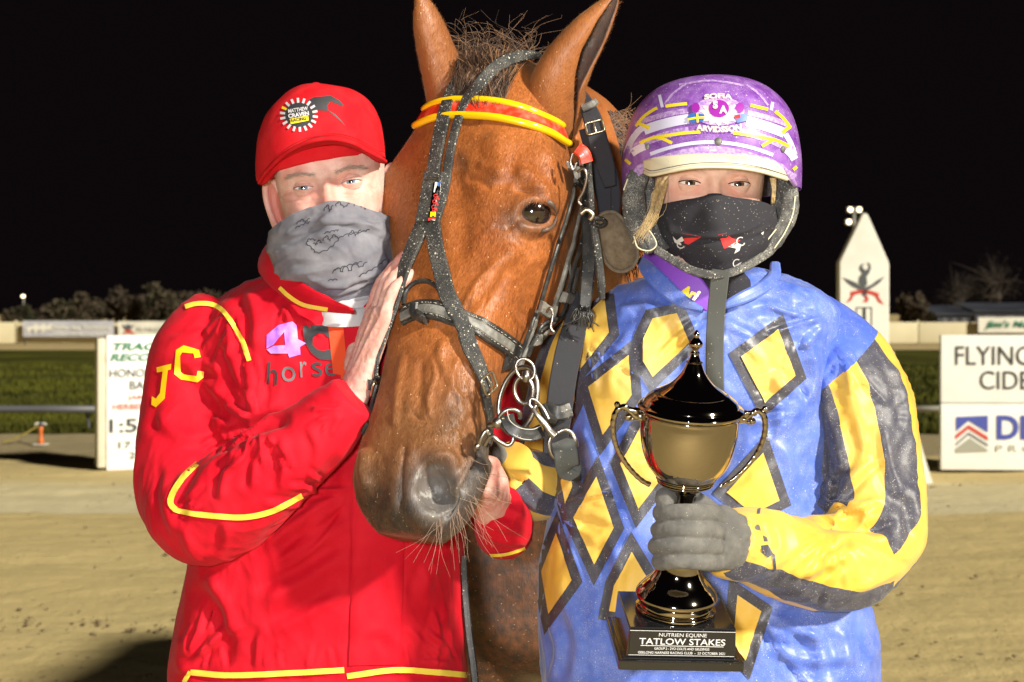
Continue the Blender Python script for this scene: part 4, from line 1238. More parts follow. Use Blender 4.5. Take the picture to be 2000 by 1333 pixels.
# sculpted anatomy: bony ridges, muscle hollows, veins, folds round nostril and mouth
strokes(head, [
    ([(1012, 470), (960, 545), (905, 610)], 22, 0.0096),              # facial crest
    ([(1000, 500), (950, 590), (900, 650)], 14, -0.0064),
    ([(895, 330), (905, 420), (900, 520)], 26, -0.0064),              # hollow beside the nasal bone
    ([(985, 505), (940, 540), (905, 600), (880, 650)], 5, 0.0029),   # angular vein
    ([(930, 560), (915, 620), (900, 690)], 5, 0.0022),
    ([(870, 655), (860, 700), (880, 745), (870, 800)], 9, 0.0038),
    ([(900, 690), (885, 740), (905, 800)], 7, 0.0032),
    ([(825, 690), (820, 760), (815, 830)], 10, -0.0032),
    ([(790, 680), (778, 760), (770, 850)], 8, 0.0032),
    ([(925, 800), (905, 860), (912, 900)], 9, -0.0048),
    ([(795, 860), (788, 930), (790, 1000)], 9, -0.0064),              # groove down the upper lip
    ([(1035, 480), (1075, 560), (1095, 650)], 40, 0.0064),            # cheek muscle
    ([(1020, 640), (1040, 560), (1062, 500)], 18, -0.0040),
    ([(960, 250), (975, 300), (985, 360)], 24, 0.0064),               # brow
    ([(900, 300), (890, 360), (880, 420)], 16, -0.0032),
    ([(1000, 330), (1040, 350), (1080, 395)], 16, 0.0096),            # bone above the eye
    ([(1000, 365), (1035, 378), (1070, 392)], 8, -0.0048),            # hollow above the eye
    ([(960, 560), (945, 600), (915, 640)], 4, 0.0024), ([(990, 560), (1000, 610), (1030, 650)], 4, 0.0022), ([(850, 560), (852, 600), (846, 640)], 12, 0.004), ([(905, 700), (925, 740), (920, 790)], 4, 0.0024), ([(840, 690), (850, 730), (838, 780), (846, 830)], 5, 0.0026),
    ([(880, 760), (900, 775), (918, 770)], 5, 0.002), ([(800, 800), (820, 820), (850, 815)], 6, -0.0025), ([(880, 840), (900, 850), (925, 840)], 6, 0.0025), ([(960, 440), (985, 450), (1005, 446)], 5, -0.002), ([(1085, 440), (1110, 500), (1118, 570)], 12, 0.003), ([(930, 320), (960, 330), (985, 345)], 10, 0.004), ([(905, 345), (935, 352), (960, 372)], 8, -0.003)])
# the far brow swells out against the sky
far = np.exp(-(((HLX + 0.125) / 0.035)**2 + ((HLT - 0.195) / 0.055)**2 + ((HLY + 0.05) / 0.06)**2))
head.V += -np.outer(far * 0.012, h_x)
# eye socket: rim, lids, lachrymal trough
EX, EY_ = 1046, 416
spot(head, EX, EY_, 46, 36, 0.007, ang=8, power=3)
spot(head, EX, EY_, 34, 24, -0.016, ang=8, power=4)
strokes(head, [([(1002, 432), (1015, 402), (1045, 388), (1078, 398), (1088, 420)], 8, 0.004), ([(1005, 436), (1030, 446), (1060, 446), (1085, 428)], 7, 0.0035),
               ([(1004, 372), (1040, 362), (1075, 372)], 5, 0.0022), ([(1008, 460), (1040, 470), (1075, 462)], 6, -0.0015), ([(985, 445), (1000, 436), (1012, 432)], 7, -0.003)])
# nostril
spot(head, 850, 940, 70, 90, 0.010, ang=-25, power=3)
spot(head, 848, 946, 40, 66, -0.030, ang=-28, power=5)
strokes(head, [([(806, 972), (814, 925), (840, 892), (876, 890), (896, 922)], 9, 0.008), ([(892, 925), (898, 965), (880, 1000), (850, 1018)], 9, 0.005)])
strokes(head, [([(720, 960), (708, 915), (716, 870)], 12, 0.007)])
spot(head, 836, 1006, 40, 30, 0.010); spot(head, 768, 990, 26, 36, 0.007); spot(head, 850, 965, 30, 36, -0.010, ang=-25, power=4)
# mouth line and chin
strokes(head, [([(952, 855), (932, 900), (908, 955), (882, 998), (850, 1030)], 6, -0.011), ([(930, 880), (906, 930), (884, 978)], 10, 0.004), ([(952, 890), (934, 940), (910, 990)], 14, 0.006)], facing=-0.2)
head.V += head.N() * (0.0009 * fbm(head.V * 45, 3, 2) + 0.0022 * noise(head.V * 13, 4))[:, None]

# pigment: r dark points, g bare grey skin, b golden muzzle
cw = np.zeros((len(head.V), 3))
mz = np.clip((HLT - 0.46) / 0.10, 0, 1)
cw[:, 2] = np.clip((HLT - 0.40) / 0.14, 0, 1) * 0.75
cw[:, 0] = np.clip((HLT - 0.525 + 0.10 * np.clip((-HLY - 0.05) / 0.06, -0.4, 1.0)) / 0.075, 0, 0.92)
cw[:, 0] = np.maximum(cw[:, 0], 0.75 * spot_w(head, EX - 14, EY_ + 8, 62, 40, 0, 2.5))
cw[:, 0] = np.maximum(cw[:, 0], 0.55 * spot_w(head, 880, 810, 30, 70, 20))
cw[:, 0] = np.maximum(cw[:, 0], 0.55 * spot_w(head, 900, 315, 16, 22, 0))
cw[:, 0] = np.maximum(cw[:, 0], 0.35 * spot_w(head, 957, 350, 12, 9, 0))
cw[:, 0] = np.maximum(cw[:, 0], np.clip((0.02 - HLT) / 0.05, 0, 1) * 0.6)
cw[:, 1] = np.maximum(cw[:, 1], 0.9 * spot_w(head, 852, 958, 58, 70, -25, 4))
cw[:, 1] = np.maximum(cw[:, 1], 0.75 * spot_w(head, 925, 930, 26, 90, 24, 3))
head.col = np.clip(cw, 0, 1)
HB = head.bvh()
# neck, trunk and legs in one skin
def pts(*a): return [np.array(p, float) for p in a]
poll = HW(0, -0.10, 0.02); thr = HW(0, -0.17, 0.10)
neck = sweep([HW(0, -.10, .035), HW(0, -.20, .05), (0.12, 2.36, 1.58), (0.11, 2.66, 1.38), (0.16, 3.02, 1.26)], [0.085, 0.115, 0.145, 0.19, 0.25], n=40, m=60, squash=[1.2, 1.25, 1.45, 1.5, 1.3])
trunk = sweep([(0.05, 2.50, 1.06), (0.07, 2.64, 1.06), (0.14, 3.0, 1.12), (0.26, 3.6, 1.14), (0.38, 4.1, 1.16), (0.46, 4.5, 1.22), (0.50, 4.75, 1.18)], [0.17, 0.255, 0.31, 0.33, 0.32, 0.29, 0.14], n=40, m=70, squash=1.12)
legs = []
for (x, y) in ((-0.07, 2.68), (0.24, 2.72)):
    legs.append(sweep([(x, y, 1.08), (x, y - 0.02, 0.86), (x, y, 0.66), (x, y - 0.01, 0.50), (x, y, 0.44), (x, y, 0.24), (x, y, 0.15), (x, y - 0.05, 0.05)], [0.16, 0.115, 0.074, 0.056, 0.044, 0.036, 0.044, 0.055], n=18, m=60))
for (x, y) in ((0.38, 4.55), (0.68, 4.58)):
    legs.append(sweep([(x, y, 1.12), (x, y - 0.12, 0.92), (x, y + 0.02, 0.72), (x, y + 0.12, 0.56), (x, y + 0.11, 0.48), (x, y + 0.08, 0.24), (x, y + 0.07, 0.15), (x, y + 0.02, 0.05)], [0.21, 0.17, 0.10, 0.062, 0.05, 0.038, 0.045, 0.055], n=18, m=60))
body = remesh(merge(neck, trunk, *legs), 0.014, 12)
body.V += body.N() * (0.006 * fbm(body.V * 6, 3, 9))[:, None]
bc = np.zeros((len(body.V), 3)); bc[:, 0] = np.clip((0.75 - body.V[:, 2]) / 0.35, 0, 0.9)
bc[:, 0] = np.maximum(bc[:, 0], np.clip((1.55 - body.V[:, 2]) / 0.25, 0, 0.82) * np.clip((body.V[:, 1] - 2.2) / 0.2, 0, 1))
body.col = bc

# ears: a rolled leaf, thick edged, opening outward
def ear(axis_px, hw_m, open_dir, twist=0.0, depth=0.75, n=60):
    A = np.array([W(*p) for p in axis_px]); Dm = resample(np.column_stack([A, hw_m]), n)
    P, r = Dm[:, :3], Dm[:, 3]
    T = nrm(np.gradient(P, axis=0))
    o = np.asarray(open_dir, float); O = nrm(o - T * (T @ o)[:, None]); S = np.cross(T, O)
    s = np.linspace(0, 1, n)
    half = np.interp(s, [0, 0.35, 0.6, 0.85, 1.0], [179, 172, 146, 132, 120])
    nv = 34
    ringo = np.zeros((n, 2 * nv, 3)); inner = np.zeros((n, 2 * nv), bool)
    for i in range(n):
        a = np.linspace(-R(half[i]), R(half[i]), nv) + np.pi
        for side_, rr in ((0, r[i]), (1, max(r[i] - 0.0042, r[i] * 0.75))):
            aa_ = a if side_ == 0 else a[::-1]
            ringo[i, side_ * nv:(side_ + 1) * nv] = P[i] + rr * (np.cos(aa_)[:, None] * O[i] * depth + np.sin(aa_)[:, None] * S[i])
        inner[i, nv:] = True
    g = tube_rings(ringo)
    ii = np.concatenate([inner.ravel(), [True, True]])
    sv = np.concatenate([np.repeat(s, 2 * nv), [0, 1]])
    g.V += g.N() * (0.0007 * fbm(g.V * 60, 2, 3))[:, None]
    g.col = np.zeros((len(g.V), 3))
    g.col[:, 1] = np.where(ii, 0.75, 0.0)
    g.col[:, 0] = np.where(ii, 0.2, 0.12 * (sv > 0.9)); g.col[:, 2] = np.where(ii, 0.0, 0.35)
    return g
earL = ear([(892, 235, 2.06), (878, 185, 2.045), (866, 145, 2.03), (850, 95, 2.015), (834, 42, 2.0), (822, 2, 1.99), (814, -14, 1.99)], [0.046, 0.043, 0.038, 0.033, 0.026, 0.013, 0.003], (-0.85, 0.30, 0.1))
earR = ear([(1074, 250, 2.02), (1082, 205, 1.99), (1092, 160, 1.965), (1116, 112, 1.95), (1154, 58, 1.935), (1190, 10, 1.925), (1206, -12, 1.92)], [0.055, 0.052, 0.046, 0.040, 0.030, 0.015, 0.003], (0.80, -0.62, -0.30))
horse_geo = merge(head, body, earL, earR)
horse = thing("horse", (0.2, 3.3, 0), "bay horse in racing bridle standing between the two people", "horse")
obj("body", horse_geo, MT['coat'], horse)

def coat_hair(g, n, length, width, seed, flow=None, sel=None):
    """Short lying hairs over a surface, one slim blade each, combed along flow."""
    r_ = np.random.default_rng(seed)
    tri = np.vstack([g.Q[:, :3], g.Q[:, [0, 2, 3]]])
    a, b, c = g.V[tri[:, 0]], g.V[tri[:, 1]], g.V[tri[:, 2]]
    ar = np.linalg.norm(np.cross(b - a, c - a), axis=1)
    N = g.N(); Nf = nrm(N[tri[:, 0]] + N[tri[:, 1]] + N[tri[:, 2]])
    vis = np.sum(Nf * nrm(np.array([0, 0, EYE]) - a), 1) > -0.25
    if sel is not None: vis &= sel[tri[:, 0]]
    p = ar * vis; i = r_.choice(len(tri), n, p=p / p.sum())
    u, v = r_.random(n), r_.random(n); f_ = u + v > 1; u[f_], v[f_] = 1 - u[f_], 1 - v[f_]
    P = a[i] + (b[i] - a[i]) * u[:, None] + (c[i] - a[i]) * v[:, None]; Nn = Nf[i]
    D = np.tile(h_t if flow is None else flow, (n, 1)) + 0.55 * np.stack([noise(P * 14, seed + k) for k in range(3)], 1) + 0.16 * r_.normal(size=(n, 3))
    D = nrm(D - Nn * np.sum(D * Nn, 1, keepdims=True))
    S_ = np.cross(D, Nn); L = (length * (0.6 + 0.8 * r_.random(n)))[:, None]
    tip = P + D * L + Nn * L * (0.10 + 0.16 * r_.random((n, 1)))
    V = np.stack([P - S_ * width - Nn * 0.0003, P + S_ * width - Nn * 0.0003, tip], 1).reshape(-1, 3)
    h = Geo(V, tris=np.arange(3 * n).reshape(-1, 3)); h.col = np.repeat(g.col[tri[i, 0]], 3, axis=0)
    return h
nost = spot_w(head, 852, 958, 52, 62, -25, 4) < 0.4
eyez = spot_w(head, EX, EY_, 42, 32, 0, 4) < 0.4
ch = [coat_hair(head, 130000, 0.0075, 0.00017, 3, sel=nost & eyez), coat_hair(earL, 7000, 0.0075, 0.00016, 5, flow=-h_t), coat_hair(earR, 9000, 0.0075, 0.00016, 6, flow=-h_t + np.array([0.3, 0, 0]))]
obj("coat_hair", merge(*ch), MT['coat_hair'], horse, kind="stuff")

# eyes
def ball(c, r, n=32, scale=(1, 1, 1)):
    a = np.linspace(0.02, np.pi - 0.02, n)
    return lathe([(r * math.sin(t_), -r * math.cos(t_)) for t_ in a], n, c)
q, nn_ = hit(HB, EX, EY_)
eye_c = q - nn_ * 0.0110
obj("eye", ball(eye_c, 0.0255, 40), MT['horse_eye'], horse)
wl = wire([(1018, 436), (1032, 443), (1050, 444), (1066, 440), (1078, 430)], 0.0011, bvh=HB, off=0.004)
# far eye, on the horse's right side
qr = HW(-0.094, -0.058, 0.205)
obj("eye", ball(qr, 0.0215, 24), MT['horse_eye'], horse)
# lids: soft rolls over the ball
def roll(line, r, off=0.0):
    P = []
    for a in line:
        o_ = Vector((0, 0, EYE)); dr = (Vector(W(a[0], a[1], 1)) - o_).normalized()
        oc = o_ - Vector(eye_c); b = oc.dot(dr); disc = b * b - (oc.dot(oc) - 0.0262**2)
        P.append(np.array(o_ + dr * (-b - math.sqrt(disc))) if disc > 0 else hit(HB, *a, off=0.002)[0])
    P = np.array(P); rr = np.interp(np.linspace(0, 1, len(P)), [0, .25, .75, 1], [r * .12, r, r, r * .12])
    return sweep(P, rr, n=12, m=40)
lids = merge(roll([(1000, 437), (1013, 409), (1033, 392), (1056, 389), (1076, 398), (1086, 419)], 0.0042), roll([(1000, 438), (1018, 446), (1040, 451), (1062, 449), (1078, 439), (1086, 420)], 0.0030))
lids.col = np.tile([0.85, 0.25, 0.0], (len(lids.V), 1))
obj("eyelid", lids, MT['coat'], horse)

# hair: mane tuft and forelock, whiskers
def strand(P, r0, r1=0.0003, n=4, m=9):
    D = resample(np.asarray(P, float), m); T, S, U = frames(D)
    a = np.linspace(0, 2 * np.pi, n, endpoint=False); rr = np.linspace(r0, r1, m)
    ring = D[:, None] + rr[:, None, None] * (S[:, None] * np.cos(a)[None, :, None] + U[:, None] * np.sin(a)[None, :, None])
    return grid(ring, closed_v=True)
hr = random.Random(5)
dark, light = [], []
for k in range(1300):
    # forelock locks lying between the ears and down under the straps
    u = hr.random()
    bx0, by0 = 900 + 120 * u + hr.gauss(0, 6), 108 + 18 * abs(u - 0.5) + hr.gauss(0, 7)
    lock = hr.randrange(7); ex = 898 + 14 * lock + hr.gauss(0, 3.5); ey = 190 + 40 * hr.random() - 0.25 * max(0, ex - 930)
    a = W(bx0, by0, 2.02 - 0.03 * hr.random()); b, _ = hit(HB, (bx0 + ex) / 2 + hr.gauss(0, 5), (by0 + ey) / 2, 0.004 + 0.012 * hr.random(), near=1.98); c, _ = hit(HB, ex, ey, 0.003 + 0.004 * hr.random(), near=1.95)
    (light if hr.random() < 0.16 else dark).append(strand([a, b, c], 0.00045 + 0.0003 * hr.random()))
for k in range(190):
    # curly bush on the crest behind the poll
    bx0 = 905 + 140 * hr.random(); by0 = 112 + hr.gauss(0, 8)
    a = W(bx0, by0, 2.03 + 0.05 * hr.random()); hgt = 8 + 40 * hr.random()**2
    dxx = hr.gauss(-12, 26)
    b = a + np.array([dxx * 0.0003, 0.01 * hr.gauss(0, 1), hgt * 0.0004]); c = a + np.array([dxx * 0.0008 + hr.gauss(0, .008), 0.015 * hr.gauss(0, 1), hgt * 0.0007 + hr.gauss(0, .006)]); e = c + np.array([hr.gauss(-.008, .012), hr.gauss(0, .01), hr.gauss(-.006, .010)])
    (light if hr.random() < 0.35 else dark).append(strand([a, b, c, e], 0.0003 + 0.00015 * hr.random()))
for k in range(34):                                     # wild single hairs
    bx0 = 890 + 150 * hr.random(); a = W(bx0, 96 + hr.gauss(0, 10), 2.04)
    c = a + np.array([hr.gauss(-.005, .03), hr.gauss(0, .01), 0.02 + 0.022 * hr.random()]); e = c + np.array([hr.gauss(0, .02), 0, hr.gauss(0.002, .012)])
    (light if hr.random() < 0.6 else dark).append(strand([a, (a + c) / 2 + np.array([hr.gauss(0, .008), 0, .006]), c, e], 0.00025, 0.00012))
for k in range(170):                                    # mane down the near side of the neck
    a = W(1178 + 30 * hr.random(), 215 + 90 * hr.random(), 2.10); c = a + np.array([0.035 + hr.gauss(0, .012), 0.02, -0.11 + hr.gauss(0, .03)]); e = c + np.array([0.01 + hr.gauss(0, .01), 0, -0.08])
    dark.append(strand([a, (a + c) / 2 + np.array([0.018, 0, .012]), c, e], 0.0009))
for k in range(45):
    a = W(1185 + 15 * hr.random(), 230 + 60 * hr.random(), 2.10); c = a + np.array([0.02 + 0.015 * hr.random(), 0, 0.01 + hr.gauss(0, .014)]); e = c + np.array([hr.gauss(.004, .01), 0, hr.gauss(-.012, .016)])
    light.append(strand([a, c, e], 0.0003, 0.0002))
obj("mane", merge(*dark), MT['mane'], horse, kind="stuff")
obj("bleached_hair", merge(*light), MT['mane_light'], horse, kind="stuff")
wh = []
for k in range(34):
    bx0 = 850 + 90 * hr.random(); by0 = 1020 - (bx0 - 850) * 0.62 + hr.gauss(0, 6)
    a, _ = hit(HB, bx0, by0, -0.001, near=1.72)
    dn = 0.014 + 0.028 * hr.random(); sd = (bx0 - 875) * 0.0004 + hr.gauss(0, .008)
    c = a + np.array([sd, hr.gauss(-.004, .006), -dn]); e = c + np.array([sd * 0.9 + hr.gauss(0, .006), hr.gauss(0, .006), -dn * 0.8])
    wh.append(strand([a, c, e], 0.00018, 0.0001, n=4, m=10))
for k in range(10):
    bx0, by0 = 900 + 55 * hr.random(), 890 + 90 * hr.random()
    a, _ = hit(HB, bx0, by0, -0.001, near=1.75)
    c = a + np.array([0.022 * hr.random() + .006, -0.012, -0.014 * hr.random()]); e = c + np.array([0.02 * hr.random(), -0.006, -0.012 * hr.random()])
    wh.append(strand([a, c, e], 0.0003, 0.0002))
obj("whiskers", merge(*wh), MT['whisker'], horse, kind="stuff")
for k, (x, y) in enumerate(((-0.07, 2.63), (0.24, 2.67), (0.38, 4.57), (0.68, 4.60))):
    obj("hoof", lathe([(0.068, 0.0), (0.066, 0.012), (0.052, 0.075), (0.04, 0.08)], 24, (x, y, 0.012)), MT['hoof'], horse)
# ------------------------------------------------------------------ bridle and harness straps on the horse
bridle = thing("bridle", tuple(HW(0, 0.02, 0.3)), "black leather race bridle with yellow and red browband on the horse", "bridle")
def strap(name, pts_, wpx, thick, m_, off=0.002, near=1.85, parent=bridle, d=1.85, **kw):
    w = np.array(wpx, float) * d / FP if not np.isscalar(wpx) else wpx * d / FP
    g = strap_geo(pts_, w, thick, HB, off, near, **kw)
    return obj(name, g, MT[m_], parent, smooth=False), g

# browband: padded red centre between two yellow rolls
bb = np.array([(810, 244), (850, 219), (890, 214), (940, 215), (990, 222), (1040, 236), (1080, 255), (1112, 278), (1136, 302)], float)
def girth(phi, t_):
    """Surface point of the head at girth angle phi (0 = face, + = the horse's left)."""
    c = HW(0, -0.11, t_); o_ = HW(0.4 * math.sin(phi), -0.11 + 0.4 * math.cos(phi), t_)
    loc_, n_, i_, d_ = HB.ray_cast(Vector(o_), Vector(c - o_).normalized(), 1.0)
    return np.array(loc_), np.array(n_)
Pb, Nb = [], []
tl = 0.09
for ph in np.linspace(R(-88), R(82), 60):
    best = None
    for t_ in np.linspace(0.02, 0.20, 46):
        p, n_ = girth(ph, t_); q = proj(p)
        e = abs(q[1] - np.interp(q[0], bb[:, 0], bb[:, 1]))
        if best is None or e < best[0]: best = (e, t_, p, n_, q)
    Pb.append(best[2] + best[3] * 0.0055); Nb.append(best[3])
Pb, Nb = np.array(Pb), np.array(Nb)
for _ in range(12):
    Pb[1:-1] = (Pb[:-2] + 2 * Pb[1:-1] + Pb[2:]) / 4; Nb[1:-1] = (Nb[:-2] + 2 * Nb[1:-1] + Nb[2:]) / 4
def ribbon3(C_, N__, w, thick):
    T_ = nrm(np.gradient(C_, axis=0)); N__ = nrm(N__ - T_ * np.sum(N__ * T_, 1, keepdims=True)); S_ = np.cross(T_, N__)
    rg = np.stack([C_ + S_ * (x * w) + N__ * (y * thick) for x, y in ((-.5, -.5), (-.5, .3), (-.4, .5), (0, .56), (.4, .5), (.5, .3), (.5, -.5), (0, -.5))], 1)
    g = tube_rings(rg); g.center, g.nn = C_, N__
    return g
gb = ribbon3(Pb, Nb, 0.025, 0.005)
band = obj("brow_band", gb, MT['band_red'], bridle)
Cn, Nn_ = gb.center, gb.nn
Tn = nrm(np.gradient(Cn, axis=0)); Sn = np.cross(Tn, Nn_)
for s_ in (-1, 1):
    P = Cn + Sn * s_ * 0.0135 + Nn_ * 0.0006
    obj("yellow_edge", sweep(P, 0.0052, n=14, smooth_path=False), MT['band_yellow'], band)
obj("band_loop", strap_geo([(1128, 290, 1.868), (1140, 300, 1.866), (1146, 318, 1.868)], 0.017, 0.006), MT['band_red'], band)

# overcheck: two straps over the poll meet on the face, then fork to the bit
oc = [(908, 146), (893, 172), (880, 204), (870, 240), (862, 280), (855, 320), (849, 360), (844, 400), (840, 436)]
strap("overcheck_strap", oc, [24, 27, 29, 31, 31, 31, 31, 31, 30], 0.0035, 'muddy_leather', off=0.0085, m=70)
oc2 = [(1056, 109, 2.0), (1030, 104, 1.975), (1002, 110, 1.955), (968, 130, 1.94), (938, 162, 1.925), (914, 205, 1.91), (896, 255, 1.895), (884, 305, 1.885), (874, 360, 1.875), (866, 400, 1.868), (858, 436, 1.86)]
oc2 = [p if k < 5 else p[:2] for k, p in enumerate(oc2)]
g = strap_geo(oc2, np.array([12, 20, 24, 25, 24, 22, 20, 19, 18, 18, 18]) * 1.85 / FP, 0.0035, HB, 0.0088, 1.9, m=80)
obj("overcheck_strap", g, MT['muddy_leather'], bridle, smooth=False)
pl, gp = strap("name_patch", [(856, 346), (852, 370), (848, 395), (844, 418), (840, 440)], 45, 0.006, 'muddy_leather', off=0.013, m=24)
PB = gp.bvh()
decal("label_window", [(847, 356), (863, 357), (857, 432), (836, 432)], PB, 0.0006, MT['pupil'], pl, step=9)
decal("flag_stripes", [(850, 356), (862, 357), (860, 376), (847, 376)], PB, 0.0012, MT['gaiter_white'], pl, step=9)
decal("flag_canton", [(856, 356), (862, 357), (861, 364), (855, 364)], PB, 0.0018, MT['flag_blue'], pl, step=5)
for py_, x_ in ((386, 852), (397, 850), (408, 848)):
    letters("lettering", "US", PB, x_, py_, 8, 0.0012, MT['gaiter_red'], pl, rot=78)
decal("red_bar", [(837, 426), (857, 427), (856, 431), (836, 431)], PB, 0.0012, MT['gaiter_red'], pl, step=6)
decal("gold_mark", [(841, 414), (851, 414), (850, 424), (840, 424)], PB, 0.0012, MT['band_yellow'], pl, step=6)
for a, b in (((830, 441), (857, 442)), ((834, 350), (877, 352))):
    obj("bar", wire([a, ((a[0] + b[0]) / 2, a[1] + 1), b], 0.0011, bvh=PB, off=0.001, near=1.85), MT['steel'], pl)
forkL = [(834, 440), (818, 478), (802, 520), (788, 570), (774, 620), (760, 670), (747, 715), (736, 758)]
forkR = [(852, 440), (856, 480), (866, 530), (878, 580), (894, 630), (912, 680), (928, 722), (941, 760)]
_, gl = strap("overcheck_fork", forkL, 35, 0.004, 'muddy_leather', off=0.010, m=60)
_, gr = strap("overcheck_fork", forkR, 33, 0.004, 'muddy_leather', off=0.010, m=60)
strap("overcheck_billet", [(734, 752), (727, 785), (720, 815), (716, 840)], 24, 0.004, 'leather', off=0.003)
strap("overcheck_billet", [(940, 752), (946, 785), (952, 815), (954, 845), (950, 868)], [28, 28, 29, 30, 20], 0.004, 'leather', off=0.004)
def buckle(g, k, w, h, name="buckle"):
    """A squared frame with a tongue lying across a strap."""
    c, n = g.center[k], g.nn[k]; t_ = nrm(g.center[k] - g.center[k - 3]); s_ = np.cross(t_, n)
    c = c + n * 0.004
    R4 = [c + s_ * w / 2 + t_ * h / 2, c - s_ * w / 2 + t_ * h / 2, c - s_ * w / 2 - t_ * h / 2, c + s_ * w / 2 - t_ * h / 2]
    path = []
    for i in range(4):
        a, b = R4[i], R4[(i + 1) % 4]
        path += [a + (b - a) * f for f in (0.12, 0.5, 0.88)]
    D_ = crom(np.array(path), 60, closed=True); D_ = np.vstack([D_, D_[:1]])
    fr = sweep(D_, 0.0017, n=8, smooth_path=False)
    o_ = obj(name, fr, MT['brass'], bridle)
    obj("tongue", sweep([c - t_ * h / 2, c + n * 0.002, c + t_ * h * 0.55], 0.0013, n=8, m=10), MT['brass'], o_)
buckle(gl, -3, 0.027, 0.020)
buckle(gr, -3, 0.027, 0.022)

# noseband: padded strap with a raised centre, keeper and a thin rolled loop
nb = [(788, 622), (800, 613), (826, 606), (856, 609), (890, 620), (925, 636), (960, 655), (992, 677), (1014, 698), (1024, 716)]
nbo, gn = strap("noseband", nb, 40, 0.005, 'leather', off=0.0045, m=80)
Tn = nrm(np.gradient(gn.center, axis=0)); Sn = np.cross(Tn, gn.nn)
g2 = strap_geo([tuple(proj(p)) for p in gn.center[::8]], 0.0125, 0.004, gn.bvh(), 0.0005, 1.8, m=80)
obj("raised_centre", g2, MT['grey_leather'], nbo)
for s_ in (-1, 1):
    P = gn.center + Sn * s_ * 0.0078 + gn.nn * 0.0032
    st_ = []
    for k in range(3, 74, 2):
        st_.append(sweep([P[k], (P[k] + P[k + 1]) / 2 + gn.nn[k] * 0.0004, P[k + 1]], 0.0004, n=5, m=4))
    obj("stitching", merge(*st_), MT['stitch'], nbo, kind="stuff")
obj("keeper", strap_geo([(812, 596), (811, 612), (812, 632), (814, 646)], 20 * 1.82 / FP, 0.006, gn.bvh(), 0.004, 1.8), MT['leather'], nbo)
loopP = [(794, 598), (797, 575), (810, 558), (830, 552), (850, 560), (864, 580), (876, 606)]
strap("cavesson_loop", loopP, 9, 0.004, 'leather', off=0.006)

# cheekpieces: several narrow straps running down the near cheek to the bit
for pp, w_, m_, o_ in (([(1122, 312), (1112, 350), (1102, 400), (1086, 455), (1070, 510), (1056, 560), (1044, 600)], 11, 'leather', 0.009),
                       ([(1044, 600), (1032, 640), (1018, 680), (1008, 708)], 13, 'grey_leather', 0.008),
                       ([(1038, 608), (1022, 645), (1010, 678), (1002, 696)], 8, 'leather', 0.009),
                       ([(1130, 318), (1126, 370), (1116, 430), (1102, 490), (1088, 540), (1074, 590), (1062, 640), (1048, 690), (1038, 730)], 15, 'grey_leather', 0.010),
                       ([(1136, 350), (1132, 400), (1120, 450), (1104, 510), (1092, 560), (1080, 610), (1066, 660), (1052, 705)], 9, 'leather', 0.015),
                       ([(1110, 520), (1100, 560), (1094, 600), (1084, 640), (1072, 668)], 8, 'leather', 0.016)):
    strap("cheekpiece", pp, w_, 0.0038, m_, off=o_, near=1.9)
for a, w_ in (([(1036, 590), (1048, 596), (1058, 602)], 24), ([(1060, 668), (1072, 672), (1084, 676)], 24), ([(1078, 572), (1090, 577), (1100, 581)], 22), ([(1112, 330), (1124, 334), (1136, 338)], 24)):
    strap("keeper", a, w_, 0.005, 'grey_leather', off=0.017, near=1.9)
for pp in ([(1128, 336, 1.855), (1140, 330, 1.85), (1146, 345, 1.85), (1140, 372, 1.855), (1130, 392, 1.86), (1136, 402, 1.86)],
           [(1068, 610, 1.845), (1074, 602, 1.84), (1080, 614, 1.84), (1076, 640, 1.84), (1082, 650, 1.84), (1072, 652, 1.845)],
           [(1118, 300, 1.85), (1114, 318, 1.85), (1120, 332, 1.85), (1126, 318, 1.85)]):
    obj("wire_hook", wire(pp, 0.0019, n=10), MT['steel'], bridle)
obj("cord_end", wire([(1098, 508), (1103, 540), (1107, 572)], [0.0025, 0.0025, 0.0032], bvh=HB, off=0.010), MT['grey_leather'], bridle)
obj("ring", wire([(1134, 418, 1.85), (1146, 410, 1.848), (1158, 420, 1.848), (1152, 430, 1.85)], 0.003, n=10), MT['brass'], bridle)

# throat straps hanging behind the cheek
def air_strap(name, pts_, wpx, thick, m_, parent=bridle, **kw):
    d0 = pts_[0][2]
    w = np.array(wpx, float) * d0 / FP if not np.isscalar(wpx) else wpx * d0 / FP
    g = strap_geo(pts_, w, thick, **kw)
    return obj(name, g, MT[m_], parent, smooth=False), g
air_strap("throat_strap", [(1150, 300, 1.93), (1152, 360, 1.90), (1158, 430, 1.875), (1168, 500, 1.865), (1174, 550, 1.862), (1176, 584, 1.862)], [10, 12, 14, 15, 15, 11], 0.006, 'muddy_leather')
air_strap("throat_strap", [(1146, 330, 1.97), (1148, 420, 1.94), (1150, 500, 1.92), (1146, 560, 1.91), (1140, 615, 1.905)], [16, 24, 27, 26, 22], 0.006, 'leather')
# ragged knot at its end
kn = []
for k in range(26):
    a = W(1126 + 26 * hr.random(), 596 + 16 * hr.random(), 1.89); kn.append(strand([a, a + np.array([hr.gauss(0, .006), -0.008, -.008]), a + np.array([hr.gauss(0, .009), -0.004, -.018 - .012 * hr.random()])], 0.0016, 0.0008))
obj("frayed_knot", merge(*kn), MT['leather'], bridle, kind="stuff")
